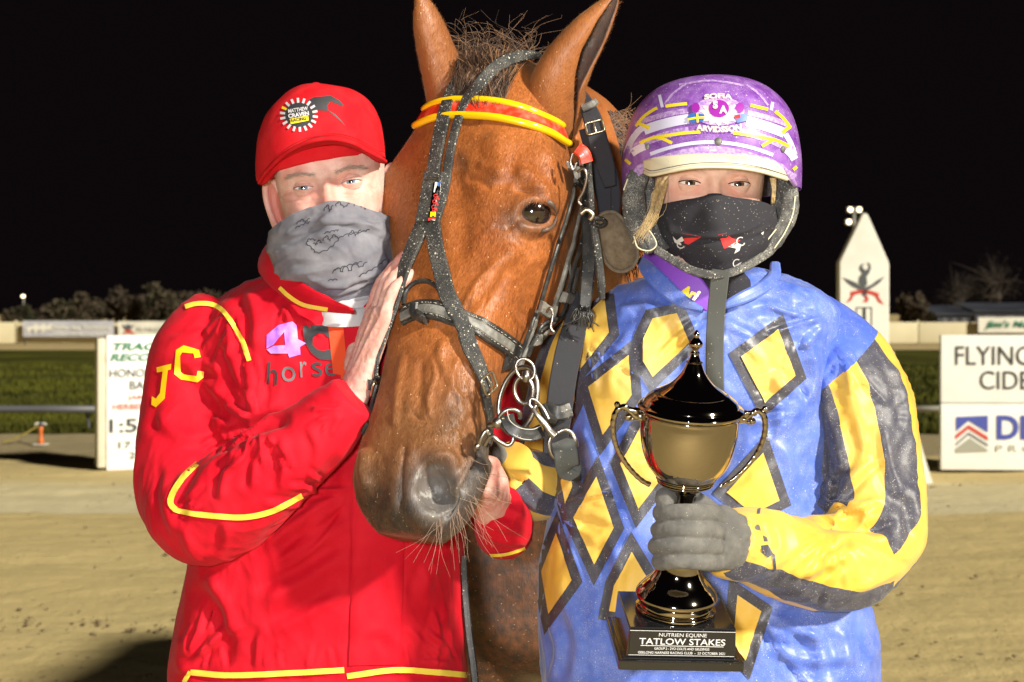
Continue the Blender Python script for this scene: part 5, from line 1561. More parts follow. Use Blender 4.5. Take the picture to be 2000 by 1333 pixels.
# crown strap with buckle on the neck behind the ear
cs, gcs = air_strap("crown_strap", [(1132, 182, 2.0), (1146, 206, 1.985), (1158, 236, 1.97), (1172, 290, 1.955), (1184, 330, 1.945), (1192, 365, 1.94)], [24, 30, 36, 38, 34, 22], 0.005, 'nylon_black')
air_strap("crown_strap", [(1150, 250, 1.985), (1168, 310, 1.97), (1182, 370, 1.962), (1186, 415, 1.955), (1176, 455, 1.952)], [40, 44, 42, 34, 20], 0.005, 'nylon_black')
air_strap("crown_strap", [(1196, 330, 1.96), (1202, 375, 1.955), (1200, 420, 1.95), (1190, 452, 1.95)], [16, 20, 18, 12], 0.005, 'nylon_black')
buckle(gcs, 20, 0.024, 0.018)
obj("buckle_keeper", strap_geo([(1138, 212, 1.975), (1156, 204, 1.97), (1164, 198, 1.975)], 0.010, 0.005), MT['grey_leather'], bridle)
# brown felt cup hanging at the cheek
outl = [(1172, 422), (1196, 414), (1216, 428), (1232, 458), (1246, 492), (1240, 516), (1222, 530), (1200, 528), (1182, 510), (1174, 480), (1168, 450)]
P2 = crom(np.array(outl, float), 60, closed=True); cen = P2.mean(0)
rings_ = []
for f, dd in ((0.02, -0.007), (0.5, -0.006), (0.85, -0.002), (1.0, 0.004), (0.97, 0.012), (0.5, 0.013), (0.02, 0.013)):
    rings_.append([W(*(cen + (p - cen) * f), 1.90 + dd) for p in P2])
fc = tube_rings(np.array(rings_))
strokes(fc, [([(1196, 440), (1204, 480), (1212, 520)], 8, -0.002)])
cup = obj("felt_cup", fc, MT['felt'], bridle)
rim = np.array([W(*(cen + (p - cen) * 1.0), 1.899) for p in P2]); rim = np.vstack([rim, rim[:1]])
obj("piped_edge", sweep(rim, 0.0022, n=8, smooth_path=False), MT['felt'], cup)
obj("cup_loop", wire([(1160, 426, 1.86), (1176, 428, 1.868), (1182, 436, 1.875), (1172, 442, 1.873), (1158, 436, 1.865)], 0.0028), MT['leather'], bridle)

# bit: big ring, inner ring, ball, cheek bar, curb strap, snap and trailing web strap
BD = 1.742
def el(cx, cy, rx, ry, d, tilt=0.0, ang=0.0, n=14, dd=0.0):
    o_ = []
    for k in range(n):
        a = 2 * math.pi * k / n; x, y = rx * math.cos(a), ry * math.sin(a)
        c, s_ = math.cos(R(ang)), math.sin(R(ang))
        o_.append((cx + x * c - y * s_, cy + x * s_ + y * c, d + dd * math.cos(a)))
    return o_
obj("bit_ring", wire(el(1012, 782, 36, 66, BD - 0.002, ang=14, dd=-0.012), 0.0030, n=12, closed=True), MT['steel'], bridle)
obj("inner_ring", wire(el(1023, 762, 18, 26, BD - 0.012, ang=-6, dd=-0.003), 0.0026, n=12, closed=True), MT['steel'], bridle)
obj("ring_link", wire(el(1026, 722, 17, 22, BD - 0.012, ang=-30), 0.0020, n=10, closed=True), MT['steel'], bridle)
obj("swivel", wire([(1027, 726, BD - 0.014), (1028, 736, BD - 0.016), (1027, 745, BD - 0.014)], [0.0045, 0.005, 0.0042], n=14), MT['steel'], bridle)
c_ = W(972, 826, BD - 0.02)
obj("bit_ball", ball(c_, 0.0075, 24), MT['steel'], bridle)
obj("bit_bar", wire([(955, 832, BD - 0.012), (966, 828, BD - 0.016), (982, 818, BD - 0.018)], 0.0045, n=12), MT['steel'], bridle)
obj("upper_loop", wire([(972, 818, BD - 0.02), (985, 804, BD - 0.022), (1000, 800, BD - 0.022), (1014, 806, BD - 0.02), (1016, 818, BD - 0.016)], 0.0028, n=10), MT['steel'], bridle)
obj("jaw_loop", wire([(946, 870, BD - 0.010), (960, 852, BD - 0.018), (975, 862, BD - 0.02), (992, 870, BD - 0.02), (1002, 860, BD - 0.02), (998, 842, BD - 0.018), (984, 838, BD - 0.016)], 0.0027, n=10), MT['steel'], bridle)
obj("jaw_link", wire([(934, 876, BD - 0.012), (940, 856, BD - 0.016), (950, 842, BD - 0.016), (956, 850, BD - 0.014)], 0.0032, n=10), MT['steel'], bridle)
c_ = W(932, 872, BD - 0.014)
obj("rivet", ball(c_, 0.0042, 16), MT['steel'], bridle)
obj("curb_strap", strap_geo([(990, 812, BD - 0.022), (996, 832, BD - 0.028), (1015, 846, BD - 0.03), (1040, 849, BD - 0.024), (1058, 842, BD - 0.012)], 0.017, 0.004), MT['leather'], bridle)
for dy in (-10, 10):
    obj("curb_stitching", wire([(990, 812 + dy, BD - 0.0245), (996, 832 + dy, BD - 0.0305), (1015, 846 + dy, BD - 0.0325), (1040, 849 + dy, BD - 0.0265), (1057, 842 + dy, BD - 0.0145)], 0.0005, n=5), MT['stitch'], bridle)
obj("snap_shaft", wire([(1040, 798, BD - 0.02), (1050, 812, BD - 0.022), (1062, 826, BD - 0.022), (1074, 842, BD - 0.022), (1084, 852, BD - 0.022)], [0.0022, 0.0034, 0.0042, 0.0042, 0.0065], n=14), MT['steel'], bridle)
obj("snap_hook", wire([(1040, 798, BD - 0.02), (1034, 790, BD - 0.02), (1036, 780, BD - 0.018), (1046, 782, BD - 0.018), (1062, 800, BD - 0.016), (1072, 820, BD - 0.018)], 0.0021, n=10), MT['steel'], bridle)
obj("snap_loop", wire([(1076, 854, BD - 0.022), (1072, 868, BD - 0.022), (1078, 888, BD - 0.021), (1090, 898, BD - 0.019)], 0.0028, n=10), MT['steel'], bridle)
obj("snap_loop", wire([(1088, 846, BD - 0.022), (1102, 840, BD - 0.022), (1116, 846, BD - 0.02), (1124, 862, BD - 0.02), (1126, 872, BD - 0.016)], 0.0028, n=10), MT['steel'], bridle)
obj("web_strap_end", strap_geo([(1098, 862, BD - 0.016), (1103, 876, BD - 0.026), (1106, 894, BD - 0.027), (1108, 912, BD - 0.02), (1112, 914, BD - 0.004), (1104, 880, BD)], 0.029, 0.004), MT['strap_grey'], bridle)
# broad black web strap hanging behind the jaw
air_strap("web_strap", [(1140, 575, 1.96), (1128, 620, 1.93), (1112, 680, 1.90), (1100, 740, 1.88), (1092, 800, 1.87), (1086, 850, 1.87), (1084, 885, 1.875)], [34, 44, 50, 50, 50, 48, 46], 0.004, 'nylon_black')
obj("web_keeper", strap_geo([(1066, 800, 1.855), (1092, 806, 1.85), (1114, 800, 1.858)], 0.021, 0.006), MT['leather'], bridle)
obj("web_keeper", strap_geo([(1058, 792, 1.85), (1070, 814, 1.845), (1086, 822, 1.85)], 0.012, 0.006), MT['leather'], bridle)
# lead rein trailing down between the jackets
air_strap("rein", [(905, 1085, 2.02), (908, 1150, 2.02), (916, 1240, 2.01), (928, 1340, 2.0), (930, 1500, 1.99)], 15, 0.005, 'leather')
# ------------------------------------------------------------------ people: shared builders
class HeadFrame:
    def __init__(s, eye_mid, roll, yaw=0.0, pitch=0.0, k=1.0):
        # local: x to image right, y out of the face, z up
        Mx = Matrix.Rotation(yaw, 3, 'Z') @ Matrix.Rotation(pitch, 3, 'X') @ Matrix.Rotation(roll, 3, 'Y')
        s.A = np.array(Mx @ Matrix(((1, 0, 0), (0, -1, 0), (0, 0, 1))))
        s.o = np.asarray(eye_mid) - s.A @ np.array([0, 0.080 * k, 0]); s.k = k
    def __call__(s, L):
        return np.asarray(L) * s.k @ s.A.T + s.o

def human_head(fr, nose=0.024, socket=0.010, male=True):
    Z = [-.120, -.112, -.092, -.062, -.030, 0, .030, .060, .090, .115, .128]
    a = [.016, .036, .053, .0635, .0705, .0745, .0765, .0765, .068, .048, .016]
    f = [.058, .078, .087, .088, .087, .0865, .0915, .0905, .077, .047, .012]
    b = [.020, -.010, -.045, -.070, -.086, -.095, -.100, -.100, -.090, -.064, -.03]
    nz, nv = 190, 220
    zz = np.linspace(Z[0], Z[-1], nz)
    D = cromt(np.array(Z), np.stack([a, f, b], 1), zz)
    th = np.linspace(0, 2 * np.pi, nv, endpoint=False) + np.pi / 2 + np.pi      # seam at the back
    L = np.zeros((nz, nv, 3))
    for i in range(nz):
        A_, F_, B_ = D[i]
        c, s = np.cos(th), np.sin(th)
        e = 2 / 2.35
        c2, s2 = np.sign(c) * np.abs(c)**e, np.sign(s) * np.abs(s)**e
        L[i] = np.stack([A_ * c2, np.where(s2 > 0, F_ * s2, -B_ * s2), np.full(nv, zz[i])], 1)
    P = L.reshape(-1, 3)
    sk = 1 - 0.09 * np.clip((P[:, 2] - 0.035) / 0.03, 0, 1)
    P[:, 0] *= sk; P[:, 1] *= sk
    x, y, z = P[:, 0], P[:, 1], P[:, 2]
    front = np.clip((y - 0.015) / 0.03, 0, 1)
    ax = np.abs(x)
    s = np.clip((0.010 - z) / 0.052, 0, 1.0)
    fall = np.where(z < -0.043, np.exp(-((z + 0.043) / 0.007)**2), 1) * np.clip((0.016 - z) / 0.012, 0, 1)
    dy = nose * (0.25 + 0.75 * s**1.2) * np.exp(-(ax / (0.0075 + 0.0065 * s))**2) * fall
    dy += 0.005 * np.exp(-(((ax - 0.013) / 0.007)**2 + ((z + 0.043) / 0.009)**2))
    dy += (0.0045 if male else 0.002) * np.exp(-(((z - 0.0165) / 0.007)**2 + ((ax - 0.029) / 0.022)**2))
    dy -= socket * np.exp(-(((ax - 0.0325) / 0.0175)**2 + ((z - 0.0005) / 0.0115)**2))
    dy -= 0.004 * np.exp(-(((ax - 0.016) / 0.007)**2 + ((z - 0.004) / 0.012)**2))
    dy += 0.0045 * np.exp(-(((ax - 0.043) / 0.018)**2 + ((z + 0.030) / 0.014)**2))
    dy += 0.0016 * np.exp(-(((ax - 0.031) / 0.016)**2 + ((z + 0.0165) / 0.0035)**2))       # pouch below the eye
    dy -= 0.0014 * np.exp(-(((ax - 0.031) / 0.016)**2 + ((z + 0.0225) / 0.003)**2))
    P = P + np.stack([0 * dy, dy * front, 0 * dy], 1)
    g = tube_rings(P.reshape(nz, nv, 3))
    Lc = np.vstack([P, g.V[-2:]])
    g.local = Lc
    g.V = fr(g.V)
    g = outward(g)
    # tint: r flushed skin, g brow hair, b greying temple
    x, z, yy = Lc[:, 0], Lc[:, 2], Lc[:, 1]; ax = np.abs(x); fr_ = (yy > 0.02)
    col = np.zeros((len(Lc), 3))
    col[:, 0] = 0.55 * np.exp(-((ax / 0.014)**2 + ((z + 0.035) / 0.025)**2)) + 0.42 * np.exp(-(((ax - 0.045) / 0.02)**2 + ((z + 0.026) / 0.014)**2)) + 0.35 * np.exp(-(((ax - 0.03) / 0.017)**2 + ((z + 0.004) / 0.011)**2))
    col[:, 0] += 0.4 * np.clip(noise(Lc * 45, 6), 0, 1)
    col[:, 0] *= fr_
    brow = np.exp(-(((z - 0.0145 - 0.0035 * np.exp(-((ax - 0.035) / 0.012)**2)) / 0.0032)**2)) * np.clip((ax - 0.011) / 0.006, 0, 1) * np.clip((0.054 - ax) / 0.012, 0, 1)
    col[:, 1] = (0.22 if male else 0.5) * brow * fr_ * (0.75 + 0.5 * noise(Lc * 700, 2))
    if male:
        col[:, 2] = 0.55 * np.clip((ax - 0.064) / 0.006, 0, 1) * np.clip((0.045 - yy) / 0.02, 0, 1) * np.clip((z + 0.02) / 0.02, 0, 1)
    g.col = np.clip(col, 0, 1)
    return g

def eye_parts(fr, sx, skin, iris, parent, open_up=14.0, open_dn=10.0, gaze=(0.0, 0.0), lashes=0.0006, y0=0.0815, wid=68.0, tint_lid=0.3, sc=1.0):
    """Eyeball, iris, pupil and two lids at local x = sx."""
    c = np.array([sx, y0 - 0.0122 * sc, 0.0])
    def sph(az, elv, r):          # az to +x, elv up
        r = r * sc
        return np.stack([r * np.sin(az) * np.cos(elv), r * np.cos(az) * np.cos(elv), r * np.sin(elv)], -1)
    def cap(rad, a0, name, m, lift):
        rr = np.linspace(0, a0, 8); ph = np.linspace(0, 2 * np.pi, 28, endpoint=False)
        g0, g1 = gaze
        P = np.zeros((8, 28, 3))
        for i, r_ in enumerate(rr):
            az = g0 + r_ * np.cos(ph); elv = g1 + r_ * np.sin(ph)
            P[i] = sph(az, elv, rad + lift * (1 - (r_ / a0)**2)) + c
        g = grid(P, closed_v=True); g.V = fr(g.V)
        return obj(name, g, m, parent)
    az, el_ = np.meshgrid(np.linspace(-1.35, 1.35, 30), np.linspace(-1.2, 1.2, 26), indexing='ij')
    g = grid(sph(az, el_, 0.0120) + c); g.V = fr(g.V)
    eb = obj("eyeball", g, MT['eye_white'], parent)
    cap(0.01206, 0.47, "iris", MT[iris], 0.0005)
    cap(0.0127, 0.20, "pupil", MT['pupil'], 0.0)
    # lids: shells over the ball, edge along an almond
    A = np.linspace(-R(wid), R(wid), 44)
    up_e = R(open_up) * np.cos(A / R(wid) * np.pi / 2)**0.75 + R(-2) + R(3) * np.sin(A) * np.sign(sx)
    dn_e = -R(open_dn) * np.cos(A / R(wid) * np.pi / 2)**0.85 + R(-2) + R(3) * np.sin(A) * np.sign(sx)
    V = []
    for edge, far, nm in ((up_e, R(64), "upper_lid"), (dn_e, -R(62), "lower_lid")):
        n = 16
        P = np.zeros((44, n + 3, 3))
        for j in range(n):
            f = j / (n - 1)
            e = edge + (far - edge) * f
            rr = 0.0134 + 0.0007 * math.exp(-(f / 0.12)**2) - (0.0009 * math.exp(-((f - 0.33) / 0.09)**2) if nm == "upper_lid" else 0.0003 * math.exp(-((f - 0.4) / 0.1)**2)) - 0.0012 * f
            P[:, j + 3] = sph(A, e, rr) + c
        for j, r_ in ((2, 0.0138), (1, 0.0130), (0, 0.0121)):
            P[:, j] = sph(A, edge - np.sign(far) * R(0.6) * (2 - j), r_) + c
        g = grid(P); g.V = fr(g.V)
        g.col = np.zeros((len(g.V), 3)); g.col[:, 0] = tint_lid
        V.append(g)
        if lashes and nm == "upper_lid":
            ed = fr(sph(A, edge, 0.0142) + c)
            obj("lash_line", sweep(ed[3:-3], lashes, n=6, smooth_path=False), MT['lash'], parent)
    obj("eyelid", V[0], skin, parent); obj("eyelid", V[1], skin, parent)

def brow_hairs(fr, hb, sx, m, parent, n=110, r=0.00022, seed=1):
    rr = random.Random(seed); out = []
    for k in range(n):
        u = rr.random(); ax = 0.012 + 0.040 * u
        z = 0.0132 + 0.0045 * math.sin(u * 2.2) + rr.gauss(0, 0.0014)
        a = fr(np.array([sx * ax, 0.2, z])); q, nn_, i, d = hb.ray_cast(Vector(a), Vector(fr(np.array([sx * ax, 0, z])) - a).normalized(), 0.4)
        if q is None: continue
        q = np.array(q); outd = fr.A @ np.array([sx * (0.0045 + 0.002 * u), 0.0012, 0.0024 - 0.0032 * u])
        out.append(strand([q, q + outd * 0.55 + np.array(nn_) * 0.0008, q + outd], r, 0.0001, n=4, m=4))
    if out: obj("eyebrow", merge(*out), m, parent, kind="stuff")

def crumple(g, amp, f, seed=1, warp=0.35, ax=(1, 1, 1)):
    """Creased cloth: narrow crests between broad flat panels, at three sizes."""
    P = g.V * np.array(ax)
    Wp = np.stack([noise(P * f * 0.45, seed + k) for k in range(3)], 1) * warp / f * 2.2
    h = 0
    for k, (a, s) in enumerate(((1.0, 1.0), (0.5, 2.1), (0.22, 4.4))):
        h = h + a * ((1 - np.minimum(np.abs(noise((P + Wp) * f * s, seed + 11 + k)), 1))**3.2 - 0.35)
    g.V = g.V + g.N() * (amp * h)[:, None]
    return g

def cloth_noise(g, amp=0.0025, f=(9, 9, 5), seed=1, ridged=0.0):
    n = fbm(g.V * np.array(f), 3, seed)
    if ridged:
        n = n * (1 - ridged) + ridged * (1 - 2 * np.abs(noise(g.V * np.array(f) * 1.3, seed + 7)))
    g.V = g.V + g.N() * (amp * n)[:, None]
    return g

def pxsweep(pts_, rpx, n=48, m=90, squash=1.0, up=(0, 0, 1), caps=True):
    P = [W(*p) for p in pts_]; r = [a * p[2] / FP for a, p in zip(rpx, pts_)]
    return sweep(P, r, n=n, m=m, squash=squash, up=up, caps=caps)

def legs_and_boots(parent, x, y, hip_z, m_tr, m_boot, w=0.10, wz=0.0):
    """Trousers and boots below the frame, standing on the track."""
    tr = [sweep([(x - w, y, 0.07), (x - w, y + 0.01, 0.45), (x - w * 0.9, y, hip_z - 0.1), (x - w * 0.6, y, hip_z + 0.12)], [0.08, 0.085, 0.095, 0.09], n=24, m=40),
          sweep([(x + w, y, 0.07), (x + w, y + 0.01, 0.45), (x + w * 0.9, y, hip_z - 0.1), (x + w * 0.6, y, hip_z + 0.12)], [0.08, 0.085, 0.095, 0.09], n=24, m=40),
          sweep([(x, y, hip_z - 0.08), (x, y, hip_z + 0.05), (x, y, hip_z + 0.2)], [0.12, 0.15, 0.14], n=32, m=20, squash=0.7, up=(0, 1, 0))]
    g = remesh(merge(*tr), 0.012, 6); cloth_noise(g, 0.006, (9, 9, 12), 4)
    obj("trousers", g, MT[m_tr], parent)
    for s_ in (-1, 1):
        xx = x + s_ * w
        b = remesh(merge(sweep([(xx, y + 0.07, 0.055), (xx, y - 0.02, 0.055), (xx, y - 0.13, 0.045), (xx, y - 0.19, 0.04)], [0.04, 0.045, 0.042, 0.028], n=20, m=24, squash=1.0),
                         sweep([(xx, y + 0.03, 0.05), (xx, y + 0.03, 0.12), (xx, y + 0.02, 0.22)], [0.05, 0.052, 0.06], n=20, m=12)), 0.007, 4)
        b.V[:, 2] = np.maximum(b.V[:, 2], 0.014)
        obj("boot", b, MT[m_boot], parent)

def inner_body(x, y, hip_z, sh_z, hw, neck_top):
    """Trunk, neck and legs hidden by the clothes."""
    g = [sweep([(x, y, hip_z - 0.05), (x, y, hip_z + 0.12), (x, y, (hip_z + sh_z) / 2), (x, y, sh_z - 0.08), (x, y, sh_z)], [hw * 0.7, hw * 0.72, hw * 0.75, hw * 0.85, hw * 0.4], n=28, m=40, squash=0.7, up=(0, 1, 0)),
         sweep([(x, y, sh_z - 0.06), (x, y - 0.01, sh_z + 0.03), tuple(neck_top)], [0.075, 0.062, 0.058], n=24, m=16)]
    for s_ in (-1, 1):
        g.append(sweep([(x + s_ * 0.09, y, 0.06), (x + s_ * 0.09, y, 0.46), (x + s_ * 0.085, y, hip_z - 0.05)], [0.045, 0.06, 0.085], n=16, m=24))
    return g

# ------------------------------------------------------------------ the man
man = thing("person", (-0.26, 2.06, 0), "person in red jacket, cap and grey neck gaiter with hand on horse's nose", "person", "people with the horse")
mf = HeadFrame(W(639, 361, 1.915), R(-7.5), yaw=R(2))
mh = human_head(mf, nose=0.025, socket=0.011)
strokes(mh, [([(548, 385), (556, 378), (572, 374)], 3, -0.0019), ([(545, 392), (560, 392), (580, 390)], 3, -0.0019), ([(556, 372), (585, 352), (612, 356)], 4, 0.0012),
             ([(660, 350), (685, 338), (715, 342)], 4, 0.0012), ([(700, 362), (722, 366), (735, 376)], 3, -0.0019), ([(705, 372), (724, 378)], 3, -0.0019),
             ([(570, 385), (592, 392), (615, 386)], 4, -0.0019), ([(662, 372), (690, 378), (712, 370)], 4, -0.0019), ([(628, 340), (630, 352), (632, 362)], 3, -0.0019), ([(646, 338), (648, 350)], 3, -0.0019),
             ([(560, 320), (620, 312), (700, 310)], 3, -0.0005), ([(580, 300), (640, 296), (690, 298)], 3, -0.0004)])
mh.col[:, 0] = np.maximum(mh.col[:, 0], 0.35 * spot_w(mh, 648, 385, 22, 30))
MHB = mh.bvh()

# hand laid flat along the horse's nose, fingers up
def man_hand_nose():
    f = nrm(W(786, 492, 1.865) - W(704, 742, 1.845))
    nrm_d = nrm(np.array([-0.88, -0.46, 0.06])); nrm_d = nrm(nrm_d - f * (f @ nrm_d))
    lat = np.cross(f, nrm_d)                 # toward image right and the lens: little finger first
    if lat[1] > 0: lat = -lat
    w0 = W(697, 752, 1.866)
    kn = w0 + f * 0.098
    parts = [sweep([w0 - f * 0.07, w0 - f * 0.02, w0 + f * 0.03, kn - f * 0.012, kn + f * 0.006], [0.029, 0.028, 0.034, 0.038, 0.035], n=28, m=36, squash=[0.78, 0.72, 0.46, 0.38, 0.36], up=nrm_d)]
    for u, L, r, bend in ((0.025, 0.068, 0.0079, 0.10), (0.0088, 0.086, 0.0088, 0.05), (-0.0085, 0.092, 0.0090, 0.03), (-0.025, 0.080, 0.0088, 0.02)):
        b0 = kn + lat * u - f * 0.018
        pts_ = [b0, b0 + f * (0.018 + L * 0.42) + nrm_d * 0.003, b0 + f * (0.018 + L * 0.75) - nrm_d * (0.004 + bend * 0.04), b0 + f * (0.018 + L) - nrm_d * (0.010 + bend * 0.06)]
        parts.append(finger(np.array(pts_), [r * 1.06, r * 1.05, r, r * 0.86]))
    # thumb on the far side
    b0 = w0 + f * 0.02 - lat * 0.028
    parts.append(finger(np.array([b0, b0 + f * 0.03 - lat * 0.022, b0 + f * 0.055 - lat * 0.032 - nrm_d * 0.006, b0 + f * 0.075 - lat * 0.036 - nrm_d * 0.01]), [0.014, 0.012, 0.0105, 0.009]))
    g = remesh(merge(*parts), 0.0016, 5)
    L_ = g.V - kn
    for u in (0.030, 0.011, -0.010, -0.031):       # tendons and knuckles
        s_ = L_ @ f; t_ = L_ @ lat - u * np.clip(1 + s_ / 0.12, 0.3, 1.0); up_ = np.clip(g.N() @ nrm_d, 0, 1)
        g.V = g.V + nrm_d * (up_ * 0.0022 * np.exp(-(t_ / 0.0042)**2) * np.clip(-s_ / 0.02, 0, 1) * np.clip((s_ + 0.09) / 0.03, 0, 1))[:, None]
        g.V = g.V + nrm_d * (up_ * 0.002 * np.exp(-((t_ / 0.008)**2 + (s_ / 0.009)**2)))[:, None]
    g.V += g.N() * (0.0006 * fbm(g.V * 120, 2, 5))[:, None]
    g.col = np.zeros((len(g.V), 3)); g.col[:, 0] = np.clip(0.25 + 0.3 * noise(g.V * 60, 3) + 0.4 * np.clip((L_ @ f - 0.05) / 0.03, 0, 1), 0, 0.7)
    return g
hand_r = man_hand_nose()

def man_hand_chin():
    """Left hand closed round the chin strap behind the horse's lower lip."""
    c = W(958, 940, 1.862); parts = []
    parts.append(sweep([W(970, 1005, 1.905), W(960, 978, 1.89), W(950, 950, 1.872), W(944, 922, 1.865)], [0.028, 0.029, 0.033, 0.028], n=26, m=30, squash=0.7, up=(0.5, -0.8, 0)))
    for k in range(4):
        py = 905 + 19 * k
        parts.append(finger(np.array([W(966 - 2 * k, py + 4, 1.868), W(958, py, 1.846), W(936, py - 4, 1.838), W(918, py - 2, 1.85), W(912, py + 2, 1.866)]), [0.0095, 0.0098, 0.0094, 0.0088, 0.0078]))
    parts.append(finger(np.array([W(958, 932, 1.88), W(944, 906, 1.872), W(928, 892, 1.86), W(914, 888, 1.852)]), [0.012, 0.011, 0.0105, 0.009]))
    g = remesh(merge(*parts), 0.0018, 16)
    g.V += g.N() * (0.0007 * fbm(g.V * 110, 2, 5))[:, None]
    g.col = np.zeros((len(g.V), 3)); g.col[:, 0] = np.clip(0.5 + 0.4 * noise(g.V * 60, 3), 0, 0.9)
    return g
hand_l = man_hand_chin()

# ears
def ear_human(fr, side, k=1.0, px=None):
    hel = np.array([(.0, .002, .012), (.005, -.004, .026), (.012, -.010, .030), (.018, -.016, .022), (.019, -.018, .004), (.015, -.014, -.016), (.010, -.007, -.030), (.004, .0, -.034), (.0, .004, -.026)]) * k
    base = np.array([side * 0.0745, 0.002, -0.008])
    H = hel * np.array([side, 1, 1]) + base
    rimr = [0.0025, 0.0042, 0.0048, 0.0046, 0.0042, 0.0042, 0.0052, 0.0056, 0.0036]
    rim_ = sweep(H, rimr, n=12, m=60)
    Hs = resample(H, 40); att = np.stack([np.full(40, base[0] - side * 0.004), np.full(40, 0.004) + base[1], np.linspace(H[0, 2], H[-1, 2], 40)], 1)
    Ps = np.zeros((40, 12, 3)); Pb = np.zeros((40, 12, 3))
    for j in range(12):
        f_ = j / 11
        Ps[:, j] = att + (Hs - att) * f_ + np.array([0, -0.013 * math.sin(f_ * np.pi), 0]) + np.array([0, 0.006 * math.exp(-((f_ - 0.66) / 0.1)**2), 0])
        Pb[:, j] = Ps[:, j] + np.array([0, -0.004, 0])
    g = merge(rim_, grid(Ps), grid(Pb, flip=True))
    g.col = np.zeros((len(g.V), 3)); g.col[:, 0] = 0.35; g.col[len(rim_.V):, 0] = 1.0; g.col[len(rim_.V):, 1] = 0.25  # ear hollow tinted darker and redder, its shade painted into the skin
    g.V = fr(g.V)
    return g
mears = merge(ear_human(mf, -1, 1.12), ear_human(mf, 1, 1.05))
mbody = merge(mh, mears, hand_r, hand_l, *inner_body(-0.255, 2.07, 0.92, 1.47, 0.19, mf(np.array([0, -0.02, -0.09]))))
if mbody.col is None: mbody.col = np.zeros((len(mbody.V), 3))
obj("body", mbody, MT['skin_man'], man)
for sx in (-0.0325, 0.0325):
    eye_parts(mf, sx, MT['skin_man'], 'iris_blue', man, open_up=9.0, open_dn=9.5, gaze=(-0.02, -0.03), lashes=0.0003, sc=1.14, tint_lid=0.12)
    brow_hairs(mf, MHB, 1 if sx > 0 else -1, MT['hair_grey'], man, 130, 0.0002, 3)

# cap
cp = px_rings([(332, 504, 752, 2.0, .108, .105, 2.1, -.19, 0), (315, 503, 752, 2.0, .110, .106, 2.1, -.19, 0), (285, 503, 748, 2.0, .110, .106, 2.1, -.19, 0), (250, 507, 741, 2.0, .106, .102, 2.1, -.18, 0), (215, 522, 724, 1.998, .094, .092, 2.1, -.15, 0),
               (190, 548, 697, 1.995, .074, .074, 2.1, -.12, 0), (174, 578, 660, 1.99, .046, .05, 2.0, -.05, 0), (168, 606, 628, 1.99, .012, .012, 2.0, 0, 0)], 70, 120)
cg = tube_rings(cp)
strokes(cg, [([(640, 172), (690, 200), (726, 250), (730, 300)], 3, -0.0012), ([(612, 170), (560, 200), (520, 260)], 3, -0.0006), ([(520, 300), (560, 270), (600, 262)], 26, 0.003), ([(700, 220), (712, 260), (706, 300)], 14, -0.002)])
cloth_noise(cg, 0.0012, (14, 14, 14), 3)
CB = cg.bvh()
capo = obj("cap", cg, MT['cap'], man)
edge = [(506, 357, 1.955), (514, 344, 1.93), (530, 325, 1.895), (556, 301, 1.862), (590, 282, 1.838), (625, 273, 1.826), (655, 272, 1.826), (690, 280, 1.838), (722, 298, 1.865), (742, 309, 1.90), (753, 316, 1.945)]
root = [(508, 360, 1.965), (520, 356, 1.95), (545, 330, 1.925), (572, 308, 1.905), (600, 293, 1.897), (630, 284, 1.892), (660, 282, 1.892), (690, 289, 1.897), (715, 301, 1.91), (735, 314, 1.93), (752, 318, 1.955)]
E_ = resample(np.array([W(*p) for p in edge]), 60); Rt = resample(np.array([W(*p) for p in root]), 60)
up_e = np.array([0, -0.1, 1.0])
Pt = np.zeros((60, 14, 3))
for j in range(7):
    f_ = j / 6
    mid = Rt + (E_ - Rt) * f_ + np.array([0, 0, 0.003 * math.sin(f_ * np.pi)])
    Pt[:, j] = mid - np.array([0, 0, 0.002]); Pt[:, 13 - j] = mid + np.array([0, 0, 0.0022]) + (np.array([0, 0.0, 0.012]) * (1 - f_)**2)
br = tube_rings(Pt)
brim = obj("brim", br, MT['cap'], capo)
obj("brim_edge", sweep(E_, 0.0028, n=10, smooth_path=False), MT['cap'], brim)
Ee = E_ + np.array([0, -0.0006, 0.0052]); obj("brim_stitching", sweep(Ee, 0.0005, n=6, smooth_path=False), MT['cap'], brim)
obj("button", lathe([(0.0085, 0.0), (0.008, 0.003), (0.004, 0.005), (0.0006, 0.0055)], 20, tuple(W(617, 169, 1.99))), MT['cap'], capo)
# cap emblem
hs = [(602, 196), (614, 190), (628, 189), (645, 187), (662, 196), (671, 206), (668, 208), (655, 202), (645, 199), (640, 206), (641, 216), (655, 224), (668, 238), (674, 246), (668, 240), (652, 226), (640, 217), (622, 216), (612, 218), (606, 206)]
decal("horse_emblem", hs, CB, 0.0010, MT['black_thread'], capo, step=6)
decal("badge", [(584 + 29 * math.cos(a) * 1.06, 225 + 25 * math.sin(a)) for a in np.linspace(0, 2 * np.pi, 28, endpoint=False)], CB, 0.0014, MT['black_thread'], capo, step=7)
for k in range(18):
    a = 2 * math.pi * k / 18 + 0.12
    c0 = (584 + 27 * math.cos(a), 225 + 23.5 * math.sin(a)); c1 = (584 + 37 * math.cos(a), 225 + 33 * math.sin(a))
    decal("badge_ray", ribbon_poly([c0, c1], 4.6), CB, 0.0019, MT['helmet_yellow'] if k == 10 else MT['white_cloth'], capo, step=6)
letters("lettering", "MATTHEW", CB, 583, 216, 7.5, 0.0019, MT['white_cloth'], capo, rot=-9, width=38, bold=0.03)
letters("lettering", "CRAVEN", CB, 584, 225.5, 8.5, 0.0019, MT['white_cloth'], capo, rot=-9, width=40, bold=0.05)
decal("yellow_bar", [(566, 233), (602, 226), (603, 236), (568, 243)], CB, 0.0017, MT['helmet_yellow'], capo, step=6)
